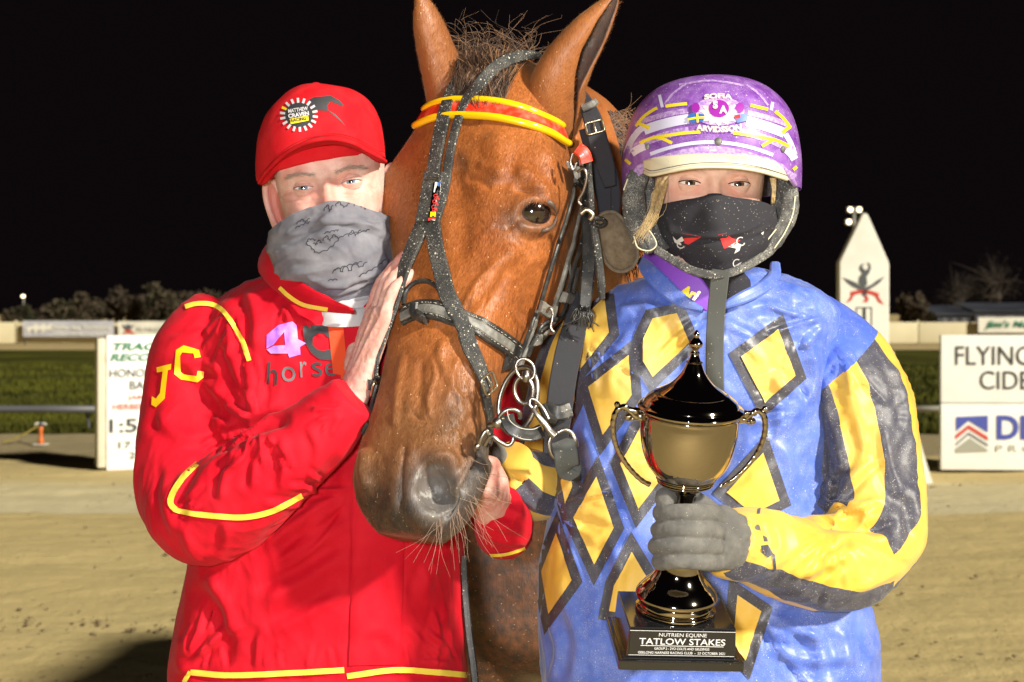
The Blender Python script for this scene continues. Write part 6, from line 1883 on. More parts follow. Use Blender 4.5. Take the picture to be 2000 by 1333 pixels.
letters("lettering", "RACING", CB, 584, 235, 6.5, 0.0023, MT['black_thread'], capo, rot=-10, width=30, bold=0.03)

# neck gaiter
gt = px_rings([(448, 531, 769, 1.985, .092, .09, 2.2, -.14, -38), (458, 529, 771, 1.985, .097, .09, 2.2, -.14, -34), (475, 528, 774, 1.985, .100, .09, 2.2, -.13, -26), (508, 535, 774, 1.985, .102, .088, 2.2, -.12, -8), (540, 556, 768, 1.985, .098, .082, 2.2, -.1, 10),
               (566, 592, 750, 1.99, .078, .075, 2.1, -.06, 18), (590, 606, 742, 1.99, .066, .068, 2, -.03, 14), (625, 606, 742, 2.0, .06, .066, 2, 0, 5)], 150, 200)
gg = tube_rings(gt, caps=False); gg = outward(gg)
spot(gg, 650, 432, 30, 44, 0.013, ang=8); spot(gg, 690, 480, 60, 36, 0.004); spot(gg, 610, 500, 40, 30, 0.003)
strokes(gg, [([(540, 475), (600, 446), (650, 430), (720, 442), (765, 452)], 7, 0.004, 'fold'), ([(545, 492), (610, 468), (640, 455)], 7, 0.003), ([(700, 440), (740, 455), (765, 470)], 8, 0.004, 'fold'),
             ([(560, 512), (600, 522), (650, 512), (700, 500)], 8, -0.002), ([(545, 480), (580, 478), (620, 466)], 5, -0.002), ([(620, 560), (670, 556), (730, 535), (765, 505)], 6, 0.003, 'fold'), ([(630, 575), (690, 566), (745, 540)], 5, 0.003, 'fold'),
             ([(590, 540), (640, 556), (690, 556)], 6, 0.0025), ([(720, 470), (745, 500), (760, 520)], 8, 0.002)])
crumple(gg, 0.0045, 14.0, 3, 0.5, (0.7, 0.7, 1.6))
GB = gg.bvh()
gao = obj("neck_gaiter", merge(gg, Geo(gg.V - gg.N() * 0.0012, gg.Q[:, ::-1])), MT['gaiter'], man)
scr = [  # the gaiter's flowing script and outline
    [(655, 402), (662, 396), (672, 405), (682, 398)], [(690, 402), (700, 398), (712, 408), (726, 404), (738, 412)], [(632, 412), (640, 402), (644, 412), (650, 402)],
    [(578, 438), (590, 430), (596, 434), (604, 428)], [(576, 446), (590, 440), (606, 434)],
    [(598, 476), (610, 486), (618, 494), (640, 488), (656, 474), (668, 462), (690, 456), (712, 452), (722, 448)], [(598, 478), (604, 468), (618, 470)], [(612, 474), (618, 478), (622, 470), (628, 476)],
    [(630, 470), (638, 462), (644, 470), (652, 460), (660, 466)], [(632, 456), (650, 452), (662, 450)], [(680, 462), (688, 452), (694, 460), (704, 450)],
    [(648, 534), (660, 524), (668, 532), (674, 520), (684, 530), (692, 516), (704, 522), (716, 512)], [(652, 528), (670, 522), (690, 516), (706, 512)], [(700, 540), (720, 530), (738, 520), (752, 508)], [(640, 548), (660, 546)]]
for line in scr:
    L = crom(np.array(line, float), 10 * len(line))
    L[:, 1] += 1.3 * np.sin(np.arange(len(L)) * 0.8); L[:, 0] += 1.2 * np.cos(np.arange(len(L)) * 0.8)
    decal("script", ribbon_poly(L, 1.7), GB, 0.0006, MT['ink'], gao, step=8)

# jacket: trunk and both sleeves sewn into one shell
jr = px_rings([(512, 580, 740, 2.06, .07, .08, 2.0), (545, 500, 810, 2.05, .09, .10, 2.2), (580, 440, 870, 2.05, .115, .115, 2.4), (640, 405, 900, 2.05, .14, .13, 2.6), (740, 395, 912, 2.05, .15, .135, 2.6), (900, 390, 914, 2.05, .155, .14, 2.6),
               (1060, 378, 908, 2.05, .158, .14, 2.5), (1160, 362, 904, 2.05, .158, .14, 2.5), (1240, 344, 908, 2.05, .155, .14, 2.5), (1305, 334, 914, 2.05, .15, .14, 2.5), (1335, 342, 914, 2.05, .148, .14, 2.5), (1420, 345, 910, 2.05, .145, .14, 2.5)], 120, 120)
jt = tube_rings(jr)
sl = pxsweep([(455, 640, 2.06), (405, 690, 2.04), (385, 780, 2.02), (372, 880, 1.985), (368, 960, 1.945), (400, 1003, 1.905), (470, 965, 1.875), (545, 905, 1.855), (620, 845, 1.838), (690, 776, 1.83)], [92, 104, 104, 102, 99, 100, 97, 90, 72, 52], n=64, m=130)
sl2 = pxsweep([(870, 640, 2.06), (915, 720, 2.06), (955, 850, 2.06), (975, 960, 2.04), (985, 1035, 2.0), (984, 1026, 1.94), (970, 990, 1.895)], [85, 88, 80, 72, 58, 56, 50], n=40, m=80)
jk = remesh(merge(jt, sl, sl2), 0.0032, 6)
cloth_noise(jk, 0.0025, (9, 9, 6), 2)
crumple(jk, 0.0030, 7.0, 4, 0.5, (1.25, 1.25, 0.7))
strokes(jk, [
    ([(575, 812), (520, 828), (460, 850), (400, 885)], 14, -0.012), ([(560, 780), (510, 800), (450, 822), (400, 850)], 15, 0.006), ([(560, 850), (500, 868), (440, 905)], 15, 0.006),
    ([(512, 848), (498, 905), (494, 965)], 10, 0.005, 'fold'), ([(552, 842), (556, 900), (545, 965)], 10, 0.005, 'fold'), ([(470, 872), (440, 930), (430, 985)], 10, 0.005, 'fold'), ([(600, 830), (620, 880), (606, 940)], 9, 0.003, 'fold'),
    ([(415, 900), (380, 960), (372, 1030)], 12, 0.004, 'fold'), ([(330, 900), (322, 980), (345, 1050)], 12, 0.004, 'fold'), ([(360, 1020), (372, 1070), (400, 1100)], 10, 0.004), ([(440, 1020), (440, 1060), (420, 1095)], 10, 0.003, 'fold'), ([(300, 960), (290, 1010), (310, 1060)], 9, 0.003),
    ([(345, 690), (400, 745), (470, 800), (500, 826)], 13, 0.006, 'fold'), ([(430, 640), (462, 720), (485, 800)], 14, 0.006, 'fold'), ([(330, 720), (380, 705), (440, 730)], 12, 0.005, 'fold'), ([(300, 800), (350, 850), (430, 850)], 14, 0.004, 'fold'), ([(310, 700), (300, 780), (296, 860)], 12, -0.003),
    ([(480, 560), (500, 620), (498, 690)], 14, 0.006, 'fold'), ([(490, 690), (495, 760), (492, 820)], 10, 0.006, 'fold'), ([(540, 600), (590, 630), (630, 622)], 10, 0.004, 'fold'), ([(520, 640), (560, 700), (600, 730)], 10, 0.003),
    ([(690, 1010), (620, 1060), (540, 1100)], 16, 0.006, 'fold'), ([(690, 1070), (600, 1130), (500, 1180)], 16, 0.006, 'fold'), ([(688, 1150), (600, 1200), (520, 1240)], 14, 0.004, 'fold'), ([(690, 900), (640, 980), (560, 1040)], 18, 0.006, 'fold'),
    ([(400, 1120), (440, 1180), (448, 1250)], 18, 0.008, 'fold'), ([(380, 1210), (420, 1200), (440, 1260), (430, 1310)], 18, -0.009), ([(360, 1240), (352, 1290), (370, 1320)], 14, 0.006), ([(520, 1220), (510, 1270), (516, 1310)], 14, 0.003, 'fold'),
    ([(694, 900), (690, 1000), (688, 1120), (682, 1240), (678, 1400)], 3.2, -0.0035), ([(790, 1010), (788, 1120), (784, 1240), (776, 1400)], 2.6, -0.002), ([(730, 1080), (760, 1120), (770, 1180)], 14, 0.003, 'fold'), ([(880, 1180), (850, 1240), (860, 1290)], 14, 0.004, 'fold'), ([(720, 1230), (760, 1240), (780, 1270)], 10, 0.003, 'fold'),
    ([(880, 1080), (840, 1120), (820, 1180)], 14, 0.004, 'fold'), ([(330, 1312), (420, 1330), (560, 1330), (680, 1322)], 4, -0.004), ([(682, 1330), (790, 1322), (912, 1328)], 4, -0.004),
    ([(935, 1000), (980, 1030), (1030, 1040)], 9, 0.004, 'fold'), ([(930, 1035), (980, 1058), (1035, 1060)], 8, 0.004, 'fold'), ([(960, 985), (1000, 1000), (1030, 1010)], 8, 0.003, 'fold')])
strokes(jk, fan(508, 832, 50, 195, 13, 16, 165, 5.5, 0.0042, 1) + fan(500, 826, 195, 285, 9, 16, 140, 5.5, 0.004, 2) + fan(455, 600, 70, 150, 7, 15, 150, 6, 0.0035, 3) + fan(680, 800, 130, 185, 6, 14, 120, 5, 0.003, 4)
        + fan(700, 960, 125, 205, 9, 20, 240, 7, 0.0036, 5) + fan(360, 1300, 270, 345, 8, 15, 150, 6, 0.0045, 6) + fan(890, 1300, 190, 270, 7, 15, 140, 6, 0.0035, 7) + fan(330, 1000, 280, 350, 6, 12, 110, 5.5, 0.003, 8) + fan(560, 590, 20, 120, 7, 10, 110, 5, 0.003, 9)
        + [([(x_, 1308), (x_ + dx_, 1308 - l_ / 2), (x_ + 2 * dx_, 1308 - l_)], 5, 0.0028, 'fold') for x_, dx_, l_ in ((395, 4, 60), (440, -5, 45), (500, 3, 70), (548, -3, 40), (600, 5, 55), (650, -4, 44), (735, 4, 60), (800, -5, 52), (850, 5, 70))])
JB = jk.bvh()
jacket = obj("jacket", jk, MT['red'], man)
DT = 1.86
def pipe(line, w, off=0.0034, m_='piping', dmin=None): decal("piping", ribbon_poly(line, w), JB, off, MT[m_], jacket, step=6, dmin=dmin)
pipe([(362, 600), (385, 594), (412, 595), (434, 606), (455, 634), (474, 668), (487, 705)], 9)
pipe([(386, 906), (362, 928), (342, 956), (333, 978), (340, 993), (362, 1001), (420, 1008), (480, 1010), (535, 997), (590, 968)], 11)
pipe([(372, 1313), (450, 1319), (560, 1315), (672, 1309)], 11, dmin=1.8)
pipe([(677, 1321), (770, 1309), (850, 1313), (912, 1319)], 11, dmin=1.8)
pipe([(914, 1076), (950, 1084), (990, 1082), (1040, 1066)], 6)
pipe([(372, 1312), (366, 1322), (360, 1333)], 9)
decal("letter", [(344, 684), (359, 675), (389, 684), (392, 698), (380, 700), (378, 691), (356, 689), (352, 696), (353, 727), (359, 732), (384, 735), (386, 725), (398, 726), (398, 738), (386, 747), (353, 742), (340, 731)], JB, 0.002, MT['letter_yellow'], jacket, step=8)
decal("letter", [(306, 718), (335, 711), (334, 722), (328, 724), (322, 779), (305, 796), (296, 791), (297, 775), (305, 779), (313, 768), (318, 726), (307, 728)], JB, 0.002, MT['letter_yellow'], jacket, step=8)
decal("numeral", [(521, 655), (543, 636), (571, 628), (579, 635), (582, 663), (598, 671), (586, 678), (587, 693), (565, 699), (562, 691), (529, 691), (521, 683), (535, 676), (557, 674.5), (555, 648), (534, 674), (520.6, 681)], JB, 0.002, MT['purple_thread'], jacket, step=6, dmin=1.75)
decal("letter", [(591, 638), (598, 636), (628, 635), (644, 641), (649, 660), (640, 659), (632, 651), (621, 651), (611, 661), (611, 674), (621, 684), (632, 686), (647, 682), (654, 678), (661, 700), (645, 704), (624, 702), (609, 691), (596, 670)], JB, 0.002, MT['black_thread'], jacket, step=8, dmin=DT)
letters("lettering", "h", JB, 533, 730, 44, 0.0018, MT['black_thread'], jacket, bold=0.0, rot=4, width=20, dmin=1.75)
letters("lettering", "o", JB, 564, 731, 30, 0.0018, MT['grey_thread'], jacket, bold=0.0, width=27, dmin=1.75)
letters("lettering", "r", JB, 593, 722, 30, 0.0018, MT['grey_thread'], jacket, bold=0.0, rot=-4, width=14, dmin=1.75)
letters("lettering", "s", JB, 620, 722, 28, 0.0018, MT['black_thread'], jacket, bold=0.0, rot=-6, width=20, dmin=DT)
letters("lettering", "e", JB, 646, 722, 26, 0.0018, MT['black_thread'], jacket, bold=0.0, width=22, dmin=DT)
decal("placket", [(694, 880), (792, 900), (788, 1120), (778, 1298), (682, 1300), (688, 1120)], JB, 0.0035, MT['red'], jacket, step=9, dmin=1.72)
decal("webbing_tab", [(637, 598), (667, 596), (680, 740), (652, 742)], JB, 0.0022, MT['orange_web'], jacket, step=12, dmin=1.80)
# cuff edge
pth = np.array([W(690, 776, 1.83)])
# stand collar
ct = [(770, 470, 2.07), (700, 440, 2.12), (610, 436, 2.11), (548, 452, 2.06), (528, 474, 2.0), (536, 502, 1.955), (566, 534, 1.92), (606, 562, 1.89), (650, 584, 1.872), (688, 602, 1.868)]
cb_ = [(800, 520, 2.08), (710, 500, 2.15), (600, 496, 2.14), (528, 500, 2.08), (506, 520, 2.01), (518, 548, 1.965), (552, 578, 1.93), (596, 602, 1.905), (646, 610, 1.888), (692, 614, 1.882)]
T_, B_ = resample(np.array([W(*p) for p in ct]), 70), resample(np.array([W(*p) for p in cb_]), 70)
Pc = np.zeros((70, 16, 3))
for j in range(8):
    f_ = j / 7; mid = B_ + (T_ - B_) * f_
    outn = nrm(mid - np.array([W(650, 520, 2.02)[0], 2.03, 0]) * np.array([1, 1, 0]) - mid * np.array([0, 0, 1]))
    Pc[:, j] = mid + outn * (0.002 + 0.004 * math.sin(f_ * np.pi)); Pc[:, 15 - j] = mid - outn * 0.002
col_g = tube_rings(Pc); cloth_noise(col_g, 0.0015, (30, 30, 30), 6)
collar = obj("collar", col_g, MT['red'], jacket)
KB = col_g.bvh()
decal("piping", ribbon_poly([(546, 562), (566, 580), (594, 596), (640, 605)], 8), merge(jk, col_g).bvh(), 0.002, MT['piping'], jacket, step=8)
ct2 = [(775, 500, 1.97), (768, 540, 1.93), (745, 572, 1.90), (722, 598, 1.885)]; cb2 = [(800, 560, 1.96), (790, 590, 1.93), (762, 608, 1.905), (726, 616, 1.895)]
T_, B_ = resample(np.array([W(*p) for p in ct2]), 30), resample(np.array([W(*p) for p in cb2]), 30)
Pc = np.zeros((30, 12, 3))
for j in range(6):
    f_ = j / 5; mid = B_ + (T_ - B_) * f_
    Pc[:, j] = mid + np.array([0, -0.003, 0]); Pc[:, 11 - j] = mid + np.array([0, 0.002, 0])
obj("collar", tube_rings(Pc), MT['red'], jacket)
decal("piping", ribbon_poly([(722, 606), (736, 604), (750, 598)], 10), tube_rings(Pc).bvh(), 0.0015, MT['piping'], jacket, step=6)
# white shirt at the throat
ws = px_rings([(560, 612, 745, 1.985, .062, .06, 2, 0, 14), (585, 612, 748, 1.985, .072, .06, 2, 0, 14), (606, 610, 752, 1.985, .082, .06, 2, 0, 12), (630, 606, 756, 1.985, .085, .06, 2, 0, 8)], 40, 80)
wsg = outward(tube_rings(ws, caps=False)); strokes(wsg, [([(650, 588), (690, 592), (735, 584)], 4, 0.003), ([(655, 596), (695, 600), (735, 592)], 3, -0.002)])
obj("shirt", wsg, MT['white_cloth'], man)
legs_and_boots(man, -0.255, 2.06, 0.90, 'trouser', 'boot')
# ------------------------------------------------------------------ the driver
wom = thing("person", (0.27, 2.0, 0), "person in blue and yellow silks and purple helmet holding the trophy", "person", "people with the horse")
wf = HeadFrame(W(1396, 359, 1.835), R(1.5), yaw=R(-1), k=0.97)
wh_ = human_head(wf, nose=0.021, socket=0.009, male=False)
strokes(wh_, [([(1322, 352), (1345, 344), (1372, 352)], 3, -0.0010), ([(1425, 353), (1450, 346), (1474, 356)], 3, -0.0010), ([(1325, 375), (1350, 380), (1372, 374)], 4, -0.0010), ([(1425, 376), (1448, 382), (1470, 374)], 4, -0.0010),
              ([(1378, 350), (1382, 368), (1376, 382)], 4, -0.0010), ([(1412, 352), (1410, 368), (1416, 384)], 4, -0.0010)])
WHB = wh_.bvh()

def glove_hand():
    """Gloved fist closed round the trophy stem."""
    parts = []
    for k, (py, xl, dd) in enumerate(((1002, 1290, 0.0), (1035, 1287, -0.003), (1066, 1282, -0.004), (1096, 1290, -0.001))):
        kx = 1392 - 3 * abs(k - 1)
        parts.append(finger(np.array([W(1404, py + 6 - 2 * k, 1.700), W(kx, py + 2, 1.672 + dd), W(1366, py, 1.647 + dd), W(1330, py - 1, 1.640 + dd), W(xl + 10, py, 1.650 + dd), W(xl, py + 1, 1.672), W(xl + 12, py + 2, 1.694), W(1318, py + 2, 1.706)]),
                            [0.0108, 0.0110, 0.0106, 0.0103, 0.0102, 0.0102, 0.0100, 0.009], n=18, m=44))
    parts.append(sweep([W(1392, 1050, 1.700), W(1404, 1052, 1.706), W(1424, 1056, 1.716), W(1460, 1062, 1.735)], [0.037, 0.041, 0.036, 0.030], n=30, m=30, squash=[0.55, 0.62, 0.7, 0.8], up=(0.35, -0.93, 0)))
    parts.append(finger(np.array([W(1392, 1010, 1.712), W(1366, 985, 1.712), W(1336, 972, 1.704), W(1310, 968, 1.680), W(1299, 974, 1.660), W(1300, 986, 1.648)]), [0.015, 0.0132, 0.0120, 0.0120, 0.0120, 0.0105], n=18, m=34))
    g = remesh(merge(*parts), 0.0015, 2)
    strokes(g, [([(1396, 1000), (1408, 1040), (1400, 1090)], 4, 0.0016), ([(1410, 1010), (1416, 1050), (1408, 1090)], 4, 0.0014, 'fold'), ([(1384, 1020), (1392, 1050), (1384, 1090)], 4, -0.0012)])
    g.V += g.N() * (0.0009 * fbm(g.V * 70, 2, 5))[:, None]
    return g
gloveg = glove_hand()
hand2 = sweep([W(985, 900, 1.985), W(955, 888, 1.98), W(925, 880, 1.975)], [0.03, 0.036, 0.03], n=20, m=20, squash=0.6)
wbody = merge(wh_, *inner_body(0.275, 2.02, 0.90, 1.45, 0.165, wf(np.array([0, -0.02, -0.09]))))
if len(wbody.col) != len(wbody.V): wbody.col = np.zeros((len(wbody.V), 3))
obj("body", wbody, MT['skin_woman'], wom)
for sx in (-0.0325, 0.0325):
    eye_parts(wf, sx, MT['skin_woman'], 'iris_brown', wom, open_up=12.5, open_dn=8.5, gaze=(0.0, -0.01), lashes=0.0007, tint_lid=0.08, sc=1.24)
obj("glove", gloveg, MT['glove'], wom)
hg = remesh(merge(hand2, *[finger(np.array([W(930, 870 + 12 * k, 1.98), W(910, 868 + 12 * k, 1.97), W(896, 872 + 12 * k, 1.98), W(901, 880 + 12 * k, 1.99)]), [0.010, 0.010, 0.0095, 0.008]) for k in range(4)]), 0.002, 3)
obj("glove", hg, MT['glove'], wom)

# gaiter over nose, mouth and neck
gw = px_rings([(409, 1276, 1512, 1.905, .088, .08, 2.2, .02, -13), (418, 1273, 1514, 1.905, .092, .085, 2.2, .02, -13), (445, 1272, 1516, 1.905, .096, .085, 2.2, .02, -6), (480, 1286, 1505, 1.905, .096, .08, 2.2, .02, 4), (510, 1318, 1474, 1.905, .086, .075, 2.1, .01, 12),
               (530, 1340, 1452, 1.91, .066, .068, 2, 0, 14), (550, 1330, 1470, 1.92, .062, .066, 2, 0, 8), (580, 1318, 1490, 1.93, .066, .066, 2, 0, 4)], 130, 180)
wg = outward(tube_rings(gw, caps=False))
spot(wg, 1397, 424, 26, 40, 0.014); spot(wg, 1398, 490, 50, 22, 0.004)
strokes(wg, [([(1290, 432), (1330, 458), (1390, 462), (1450, 452), (1505, 425)], 6, 0.0045, 'fold'), ([(1300, 445), (1340, 476), (1390, 480)], 6, 0.002, 'fold'), ([(1440, 466), (1480, 452), (1505, 438)], 6, 0.003, 'fold'), ([(1330, 505), (1380, 524), (1430, 522), (1470, 505)], 5, 0.003, 'fold'),
             ([(1295, 415), (1310, 440), (1318, 470)], 5, 0.002)])
cloth_noise(wg, 0.0010, (30, 30, 40), 8)
WG = wg.bvh()
wgo = obj("neck_gaiter", merge(wg, Geo(wg.V - wg.N() * 0.0012, wg.Q[:, ::-1])), MT['black_gaiter'], wom)
for poly, m_ in (([(1332, 456), (1350, 459), (1370, 463), (1352, 474), (1338, 482), (1336, 468)], 'gaiter_red'), ([(1402, 459), (1418, 456), (1430, 466), (1446, 470), (1430, 482), (1414, 486), (1408, 470)], 'gaiter_red'),
                 ([(1314, 462), (1322, 470), (1332, 462), (1336, 470), (1330, 480), (1322, 476), (1318, 474)], 'gaiter_white'), ([(1422, 482), (1436, 474), (1448, 478), (1444, 490), (1434, 496), (1438, 486)], 'gaiter_white'),
                 ([(1318, 503), (1326, 500), (1330, 506), (1336, 514), (1330, 514), (1322, 508)], 'gaiter_white'), ([(1336, 522), (1350, 524), (1362, 538), (1366, 546), (1350, 538)], 'gaiter_red'),
                 ([(1434, 520), (1448, 512), (1456, 516), (1446, 526)], 'gaiter_white'), ([(1426, 532), (1438, 518), (1444, 526), (1432, 536)], 'gaiter_red'), ([(1280, 432), (1284, 442), (1284, 452), (1281, 446)], 'gaiter_red'), ([(1486, 456), (1492, 452), (1490, 460)], 'gaiter_white')):
    decal("print", poly, WG, 0.0007, MT[m_], wgo, step=7)
for cx, cy, r_ in ((1330, 478, 7), (1447, 472, 8), (1440, 515, 8)):
    ring_ = [(cx + r_ * math.cos(a), cy + r_ * math.sin(a)) for a in np.linspace(0.4, 5.2, 10)]
    decal("print", ribbon_poly(ring_, 2.0), WG, 0.0008, MT['gaiter_white'], wgo, step=5)

# helmet
HR = [(154, 1374, 1400, 1.94, .012, .012, 2), (158, 1334, 1440, 1.94, .05, .05, 2), (168, 1296, 1478, 1.94, .082, .08, 2), (186, 1266, 1508, 1.938, .104, .102, 2.05), (214, 1242, 1533, 1.936, .122, .12, 2.1), (250, 1227, 1549, 1.935, .134, .13, 2.1), (295, 1218, 1558, 1.935, .140, .135, 2.1), (335, 1215, 1561, 1.935, .140, .136, 2.1), (374, 1217, 1560, 1.935, .137, .135, 2.1)]
hr_ = px_rings(HR, 110, 220)
hel_full = outward(tube_rings(hr_, caps=False))
HELB = hel_full.bvh()
def rim_y(x): return np.interp(np.abs(x - 1388), [0, 60, 110, 140, 158, 172], [301, 303, 312, 326, 350, 374])
Q2 = proj(hel_full.V); frontv = hel_full.V[:, 1] < 1.93
cut = frontv & (Q2[:, 1] > rim_y(Q2[:, 0]))
keep = ~cut[hel_full.Q].all(1)
shell = Geo(hel_full.V, hel_full.Q[keep])
N_ = hel_full.N()
helmet = obj("helmet", shell, MT['helmet'], wom)
obj("shell_lining", Geo(hel_full.V - N_ * 0.006, hel_full.Q[keep][:, ::-1]), MT['pad'], helmet)
rimp = []
for x in np.linspace(1219, 1557, 60):
    q, n_ = hit(HELB, x, float(rim_y(x)), 0.0, near=1.85); rimp.append(q)
obj("rim_trim", sweep(np.array(rimp), 0.0034, n=10, smooth_path=False), MT['lilac'], helmet)
def hb_band(name, line, w, m_, off=0.0006, step=9): decal(name, ribbon_poly(line, w), HELB, off, MT[m_], helmet, step=step)
def arcline(yc, drop, x0=1230, x1=1548, n=11):
    return [(x, yc + drop * ((x - 1388) / 165.0)**2) for x in np.linspace(x0, x1, n)]
hb_band("lilac_band", arcline(294, 56, 1226, 1552), 16, 'lilac')
hb_band("pale_band", arcline(278, 46, 1270, 1510), 7, 'helmet_white', 0.0008)
hb_band("yellow_line", [(1250, 280), (1275, 270), (1310, 264), (1340, 260), (1368, 258)], 6, 'helmet_yellow', 0.0014)
hb_band("yellow_line", [(1432, 260), (1460, 264), (1495, 270), (1520, 276), (1541, 286)], 6, 'helmet_yellow', 0.0014)
hb_band("yellow_line", [(1282, 268), (1298, 273), (1313, 280)], 6, 'helmet_yellow', 0.0016)
hb_band("yellow_line", [(1514, 272), (1500, 279), (1488, 286)], 6, 'helmet_yellow', 0.0016)
hb_band("lilac_band", arcline(252, 44, 1226, 1345), 14, 'lilac', 0.0007); hb_band("lilac_band", arcline(252, 44, 1428, 1552), 14, 'lilac', 0.0007)
hb_band("pale_band", arcline(230, 40, 1258, 1345), 19, 'helmet_white', 0.0010); hb_band("pale_band", arcline(230, 40, 1458, 1532), 19, 'helmet_white', 0.0010)
hb_band("lilac_band", arcline(214, 36, 1248, 1342), 10, 'lilac', 0.0007); hb_band("lilac_band", arcline(214, 36, 1460, 1540), 10, 'lilac', 0.0007)
hb_band("yellow_line", [(1242, 247), (1258, 228), (1278, 214), (1284, 212)], 6, 'helmet_yellow', 0.0012); hb_band("yellow_line", [(1300, 208), (1322, 205), (1342, 203)], 6, 'helmet_yellow', 0.0012)
hb_band("yellow_line", [(1466, 206), (1482, 210), (1500, 214)], 6, 'helmet_yellow', 0.0012); hb_band("yellow_line", [(1514, 218), (1530, 232), (1544, 250)], 6, 'helmet_yellow', 0.0012)
hb_band("yellow_line", [(1244, 240), (1256, 245), (1269, 251)], 7, 'helmet_yellow', 0.0016); hb_band("yellow_line", [(1543, 248), (1534, 254), (1528, 260)], 7, 'helmet_yellow', 0.0016)
hb_band("pale_band", [(1224, 300), (1232, 278), (1246, 258), (1256, 250)], 12, 'helmet_white', 0.0010); hb_band("pale_band", [(1534, 262), (1544, 280), (1552, 302)], 10, 'helmet_white', 0.0010)
hb_band("pale_band", [(1234, 300), (1246, 292), (1260, 286)], 15, 'helmet_white', 0.0010); hb_band("pale_band", [(1536, 292), (1546, 302), (1552, 312)], 15, 'helmet_white', 0.0012)
hb_band("yellow_line", [(1221, 312), (1226, 316), (1232, 321)], 6, 'helmet_yellow', 0.0014); hb_band("yellow_line", [(1549, 332), (1556, 326)], 6, 'helmet_yellow', 0.0014)
hb_band("lilac_line", [(1298, 204), (1314, 184), (1340, 164)], 4, 'lilac', 0.0008); hb_band("lilac_line", [(1500, 206), (1482, 184), (1458, 166)], 4, 'lilac', 0.0008); hb_band("lilac_line", [(1326, 166), (1388, 158), (1452, 167)], 4, 'lilac', 0.0008)
hb_band("pale_line", [(1288, 186), (1294, 210)], 6, 'helmet_white', 0.0010); hb_band("pale_line", [(1509, 200), (1506, 216)], 6, 'helmet_white', 0.0010)
# crest
def ell(cx, cy, rx, ry, n=22): return [(cx + rx * math.cos(a), cy + ry * math.sin(a)) for a in np.linspace(0, 2 * np.pi, n, endpoint=False)]
decal("crest_ground", ell(1404, 218, 50, 28), HELB, 0.0018, MT['lilac'], helmet, step=8)
rays = []
for k in range(28):
    a = 2 * math.pi * k / 28; r_ = 1.0 if k % 2 else 0.72
    rays.append((1404 + 42 * r_ * math.cos(a), 222 + 25 * r_ * math.sin(a)))
decal("crest_feathers", rays, HELB, 0.0024, MT['cream_print'], helmet, step=7)
decal("crest_disc", ell(1404, 213, 20, 17), HELB, 0.0030, MT['crest_purple'], helmet, step=6)
for cx in (1359, 1445):
    decal("crest_gem", ell(cx, 211, 8, 10, 14), HELB, 0.0030, MT['crest_purple'], helmet, step=5)
decal("flag", [(1342, 229), (1352, 221), (1376, 224), (1374, 238), (1350, 241)], HELB, 0.0029, MT['flag_blue'], helmet, step=6)
hb_band("flag_cross", [(1344, 234), (1360, 231), (1376, 230)], 4, 'helmet_yellow', 0.0035); hb_band("flag_cross", [(1362, 222), (1363, 240)], 4, 'helmet_yellow', 0.0036)
decal("flag", [(1434, 226), (1458, 222), (1461, 236), (1440, 241)], HELB, 0.0029, MT['flag_blue'], helmet, step=6)
decal("flag_corner", [(1434, 226), (1445, 224), (1446, 231), (1436, 233)], HELB, 0.0035, MT['gaiter_red'], helmet, step=5)
letters("lettering", "S", HELB, 1397, 208, 15, 0.0038, MT['cream_print'], helmet, bold=0.06)
letters("lettering", "A", HELB, 1412, 217, 15, 0.0038, MT['cream_print'], helmet, bold=0.06)
letters("lettering", "SOFIA", HELB, 1403, 190, 10, 0.0026, MT['cream_print'], helmet, bold=0.05, width=54, arc=3)
letters("lettering", "ARVIDSSON", HELB, 1404, 254, 12, 0.0026, MT['cream_print'], helmet, bold=0.05, width=86, arc=-5)
q, n_ = hit(HELB, 1403, 277, 0.0)
obj("visor_stud", lathe([(0.0052, 0.0), (0.005, 0.002), (0.0025, 0.0036), (0.0004, 0.004)], 18, tuple(q), axis=tuple(n_), xdir=(1, 0, 0.1)), MT['grey_leather'], helmet)
for sx_, sy_ in ((1266, 287), (1528, 292)):
    q, n_ = hit(HELB, sx_, sy_, 0.0)
    obj("visor_stud", lathe([(0.0042, 0.0), (0.004, 0.002), (0.002, 0.0032), (0.0004, 0.0035)], 18, tuple(q), axis=tuple(n_), xdir=(1, 0, 0.1)), MT['grey_leather'], helmet)
# visor peak
vt = [(1256, 314, 1.842), (1275, 309, 1.818), (1310, 304, 1.796), (1350, 301, 1.784), (1395, 300, 1.78), (1440, 303, 1.783), (1485, 309, 1.795), (1518, 317, 1.814), (1536, 326, 1.838)]
vb = [(1259, 338, 1.838), (1274, 343, 1.812), (1308, 336, 1.786), (1350, 329, 1.772), (1395, 327, 1.767), (1440, 329, 1.770), (1485, 336, 1.783), (1516, 345, 1.806), (1537, 352, 1.834)]
T_, B_ = resample(np.array([W(*p) for p in vt]), 70), resample(np.array([W(*p) for p in vb]), 70)
Pc = np.zeros((70, 18, 3))
for j in range(9):
    f_ = j / 8; mid = B_ + (T_ - B_) * f_
    Pc[:, j] = mid + np.array([0, -0.004 * math.sin(f_ * np.pi), 0]); Pc[:, 17 - j] = mid + np.array([0, 0.003 + 0.03 * f_, 0.0])
vis = obj("visor", tube_rings(Pc), MT['visor'], helmet)
obj("visor_edge", sweep(B_ + np.array([0, 0.0005, 0.001]), 0.0026, n=10, smooth_path=False), MT['visor'], vis)
obj("visor_piping", sweep(B_ + np.array([0, -0.0022, 0.0055]), 0.0006, n=6, smooth_path=False), MT['grey_thread'], vis)
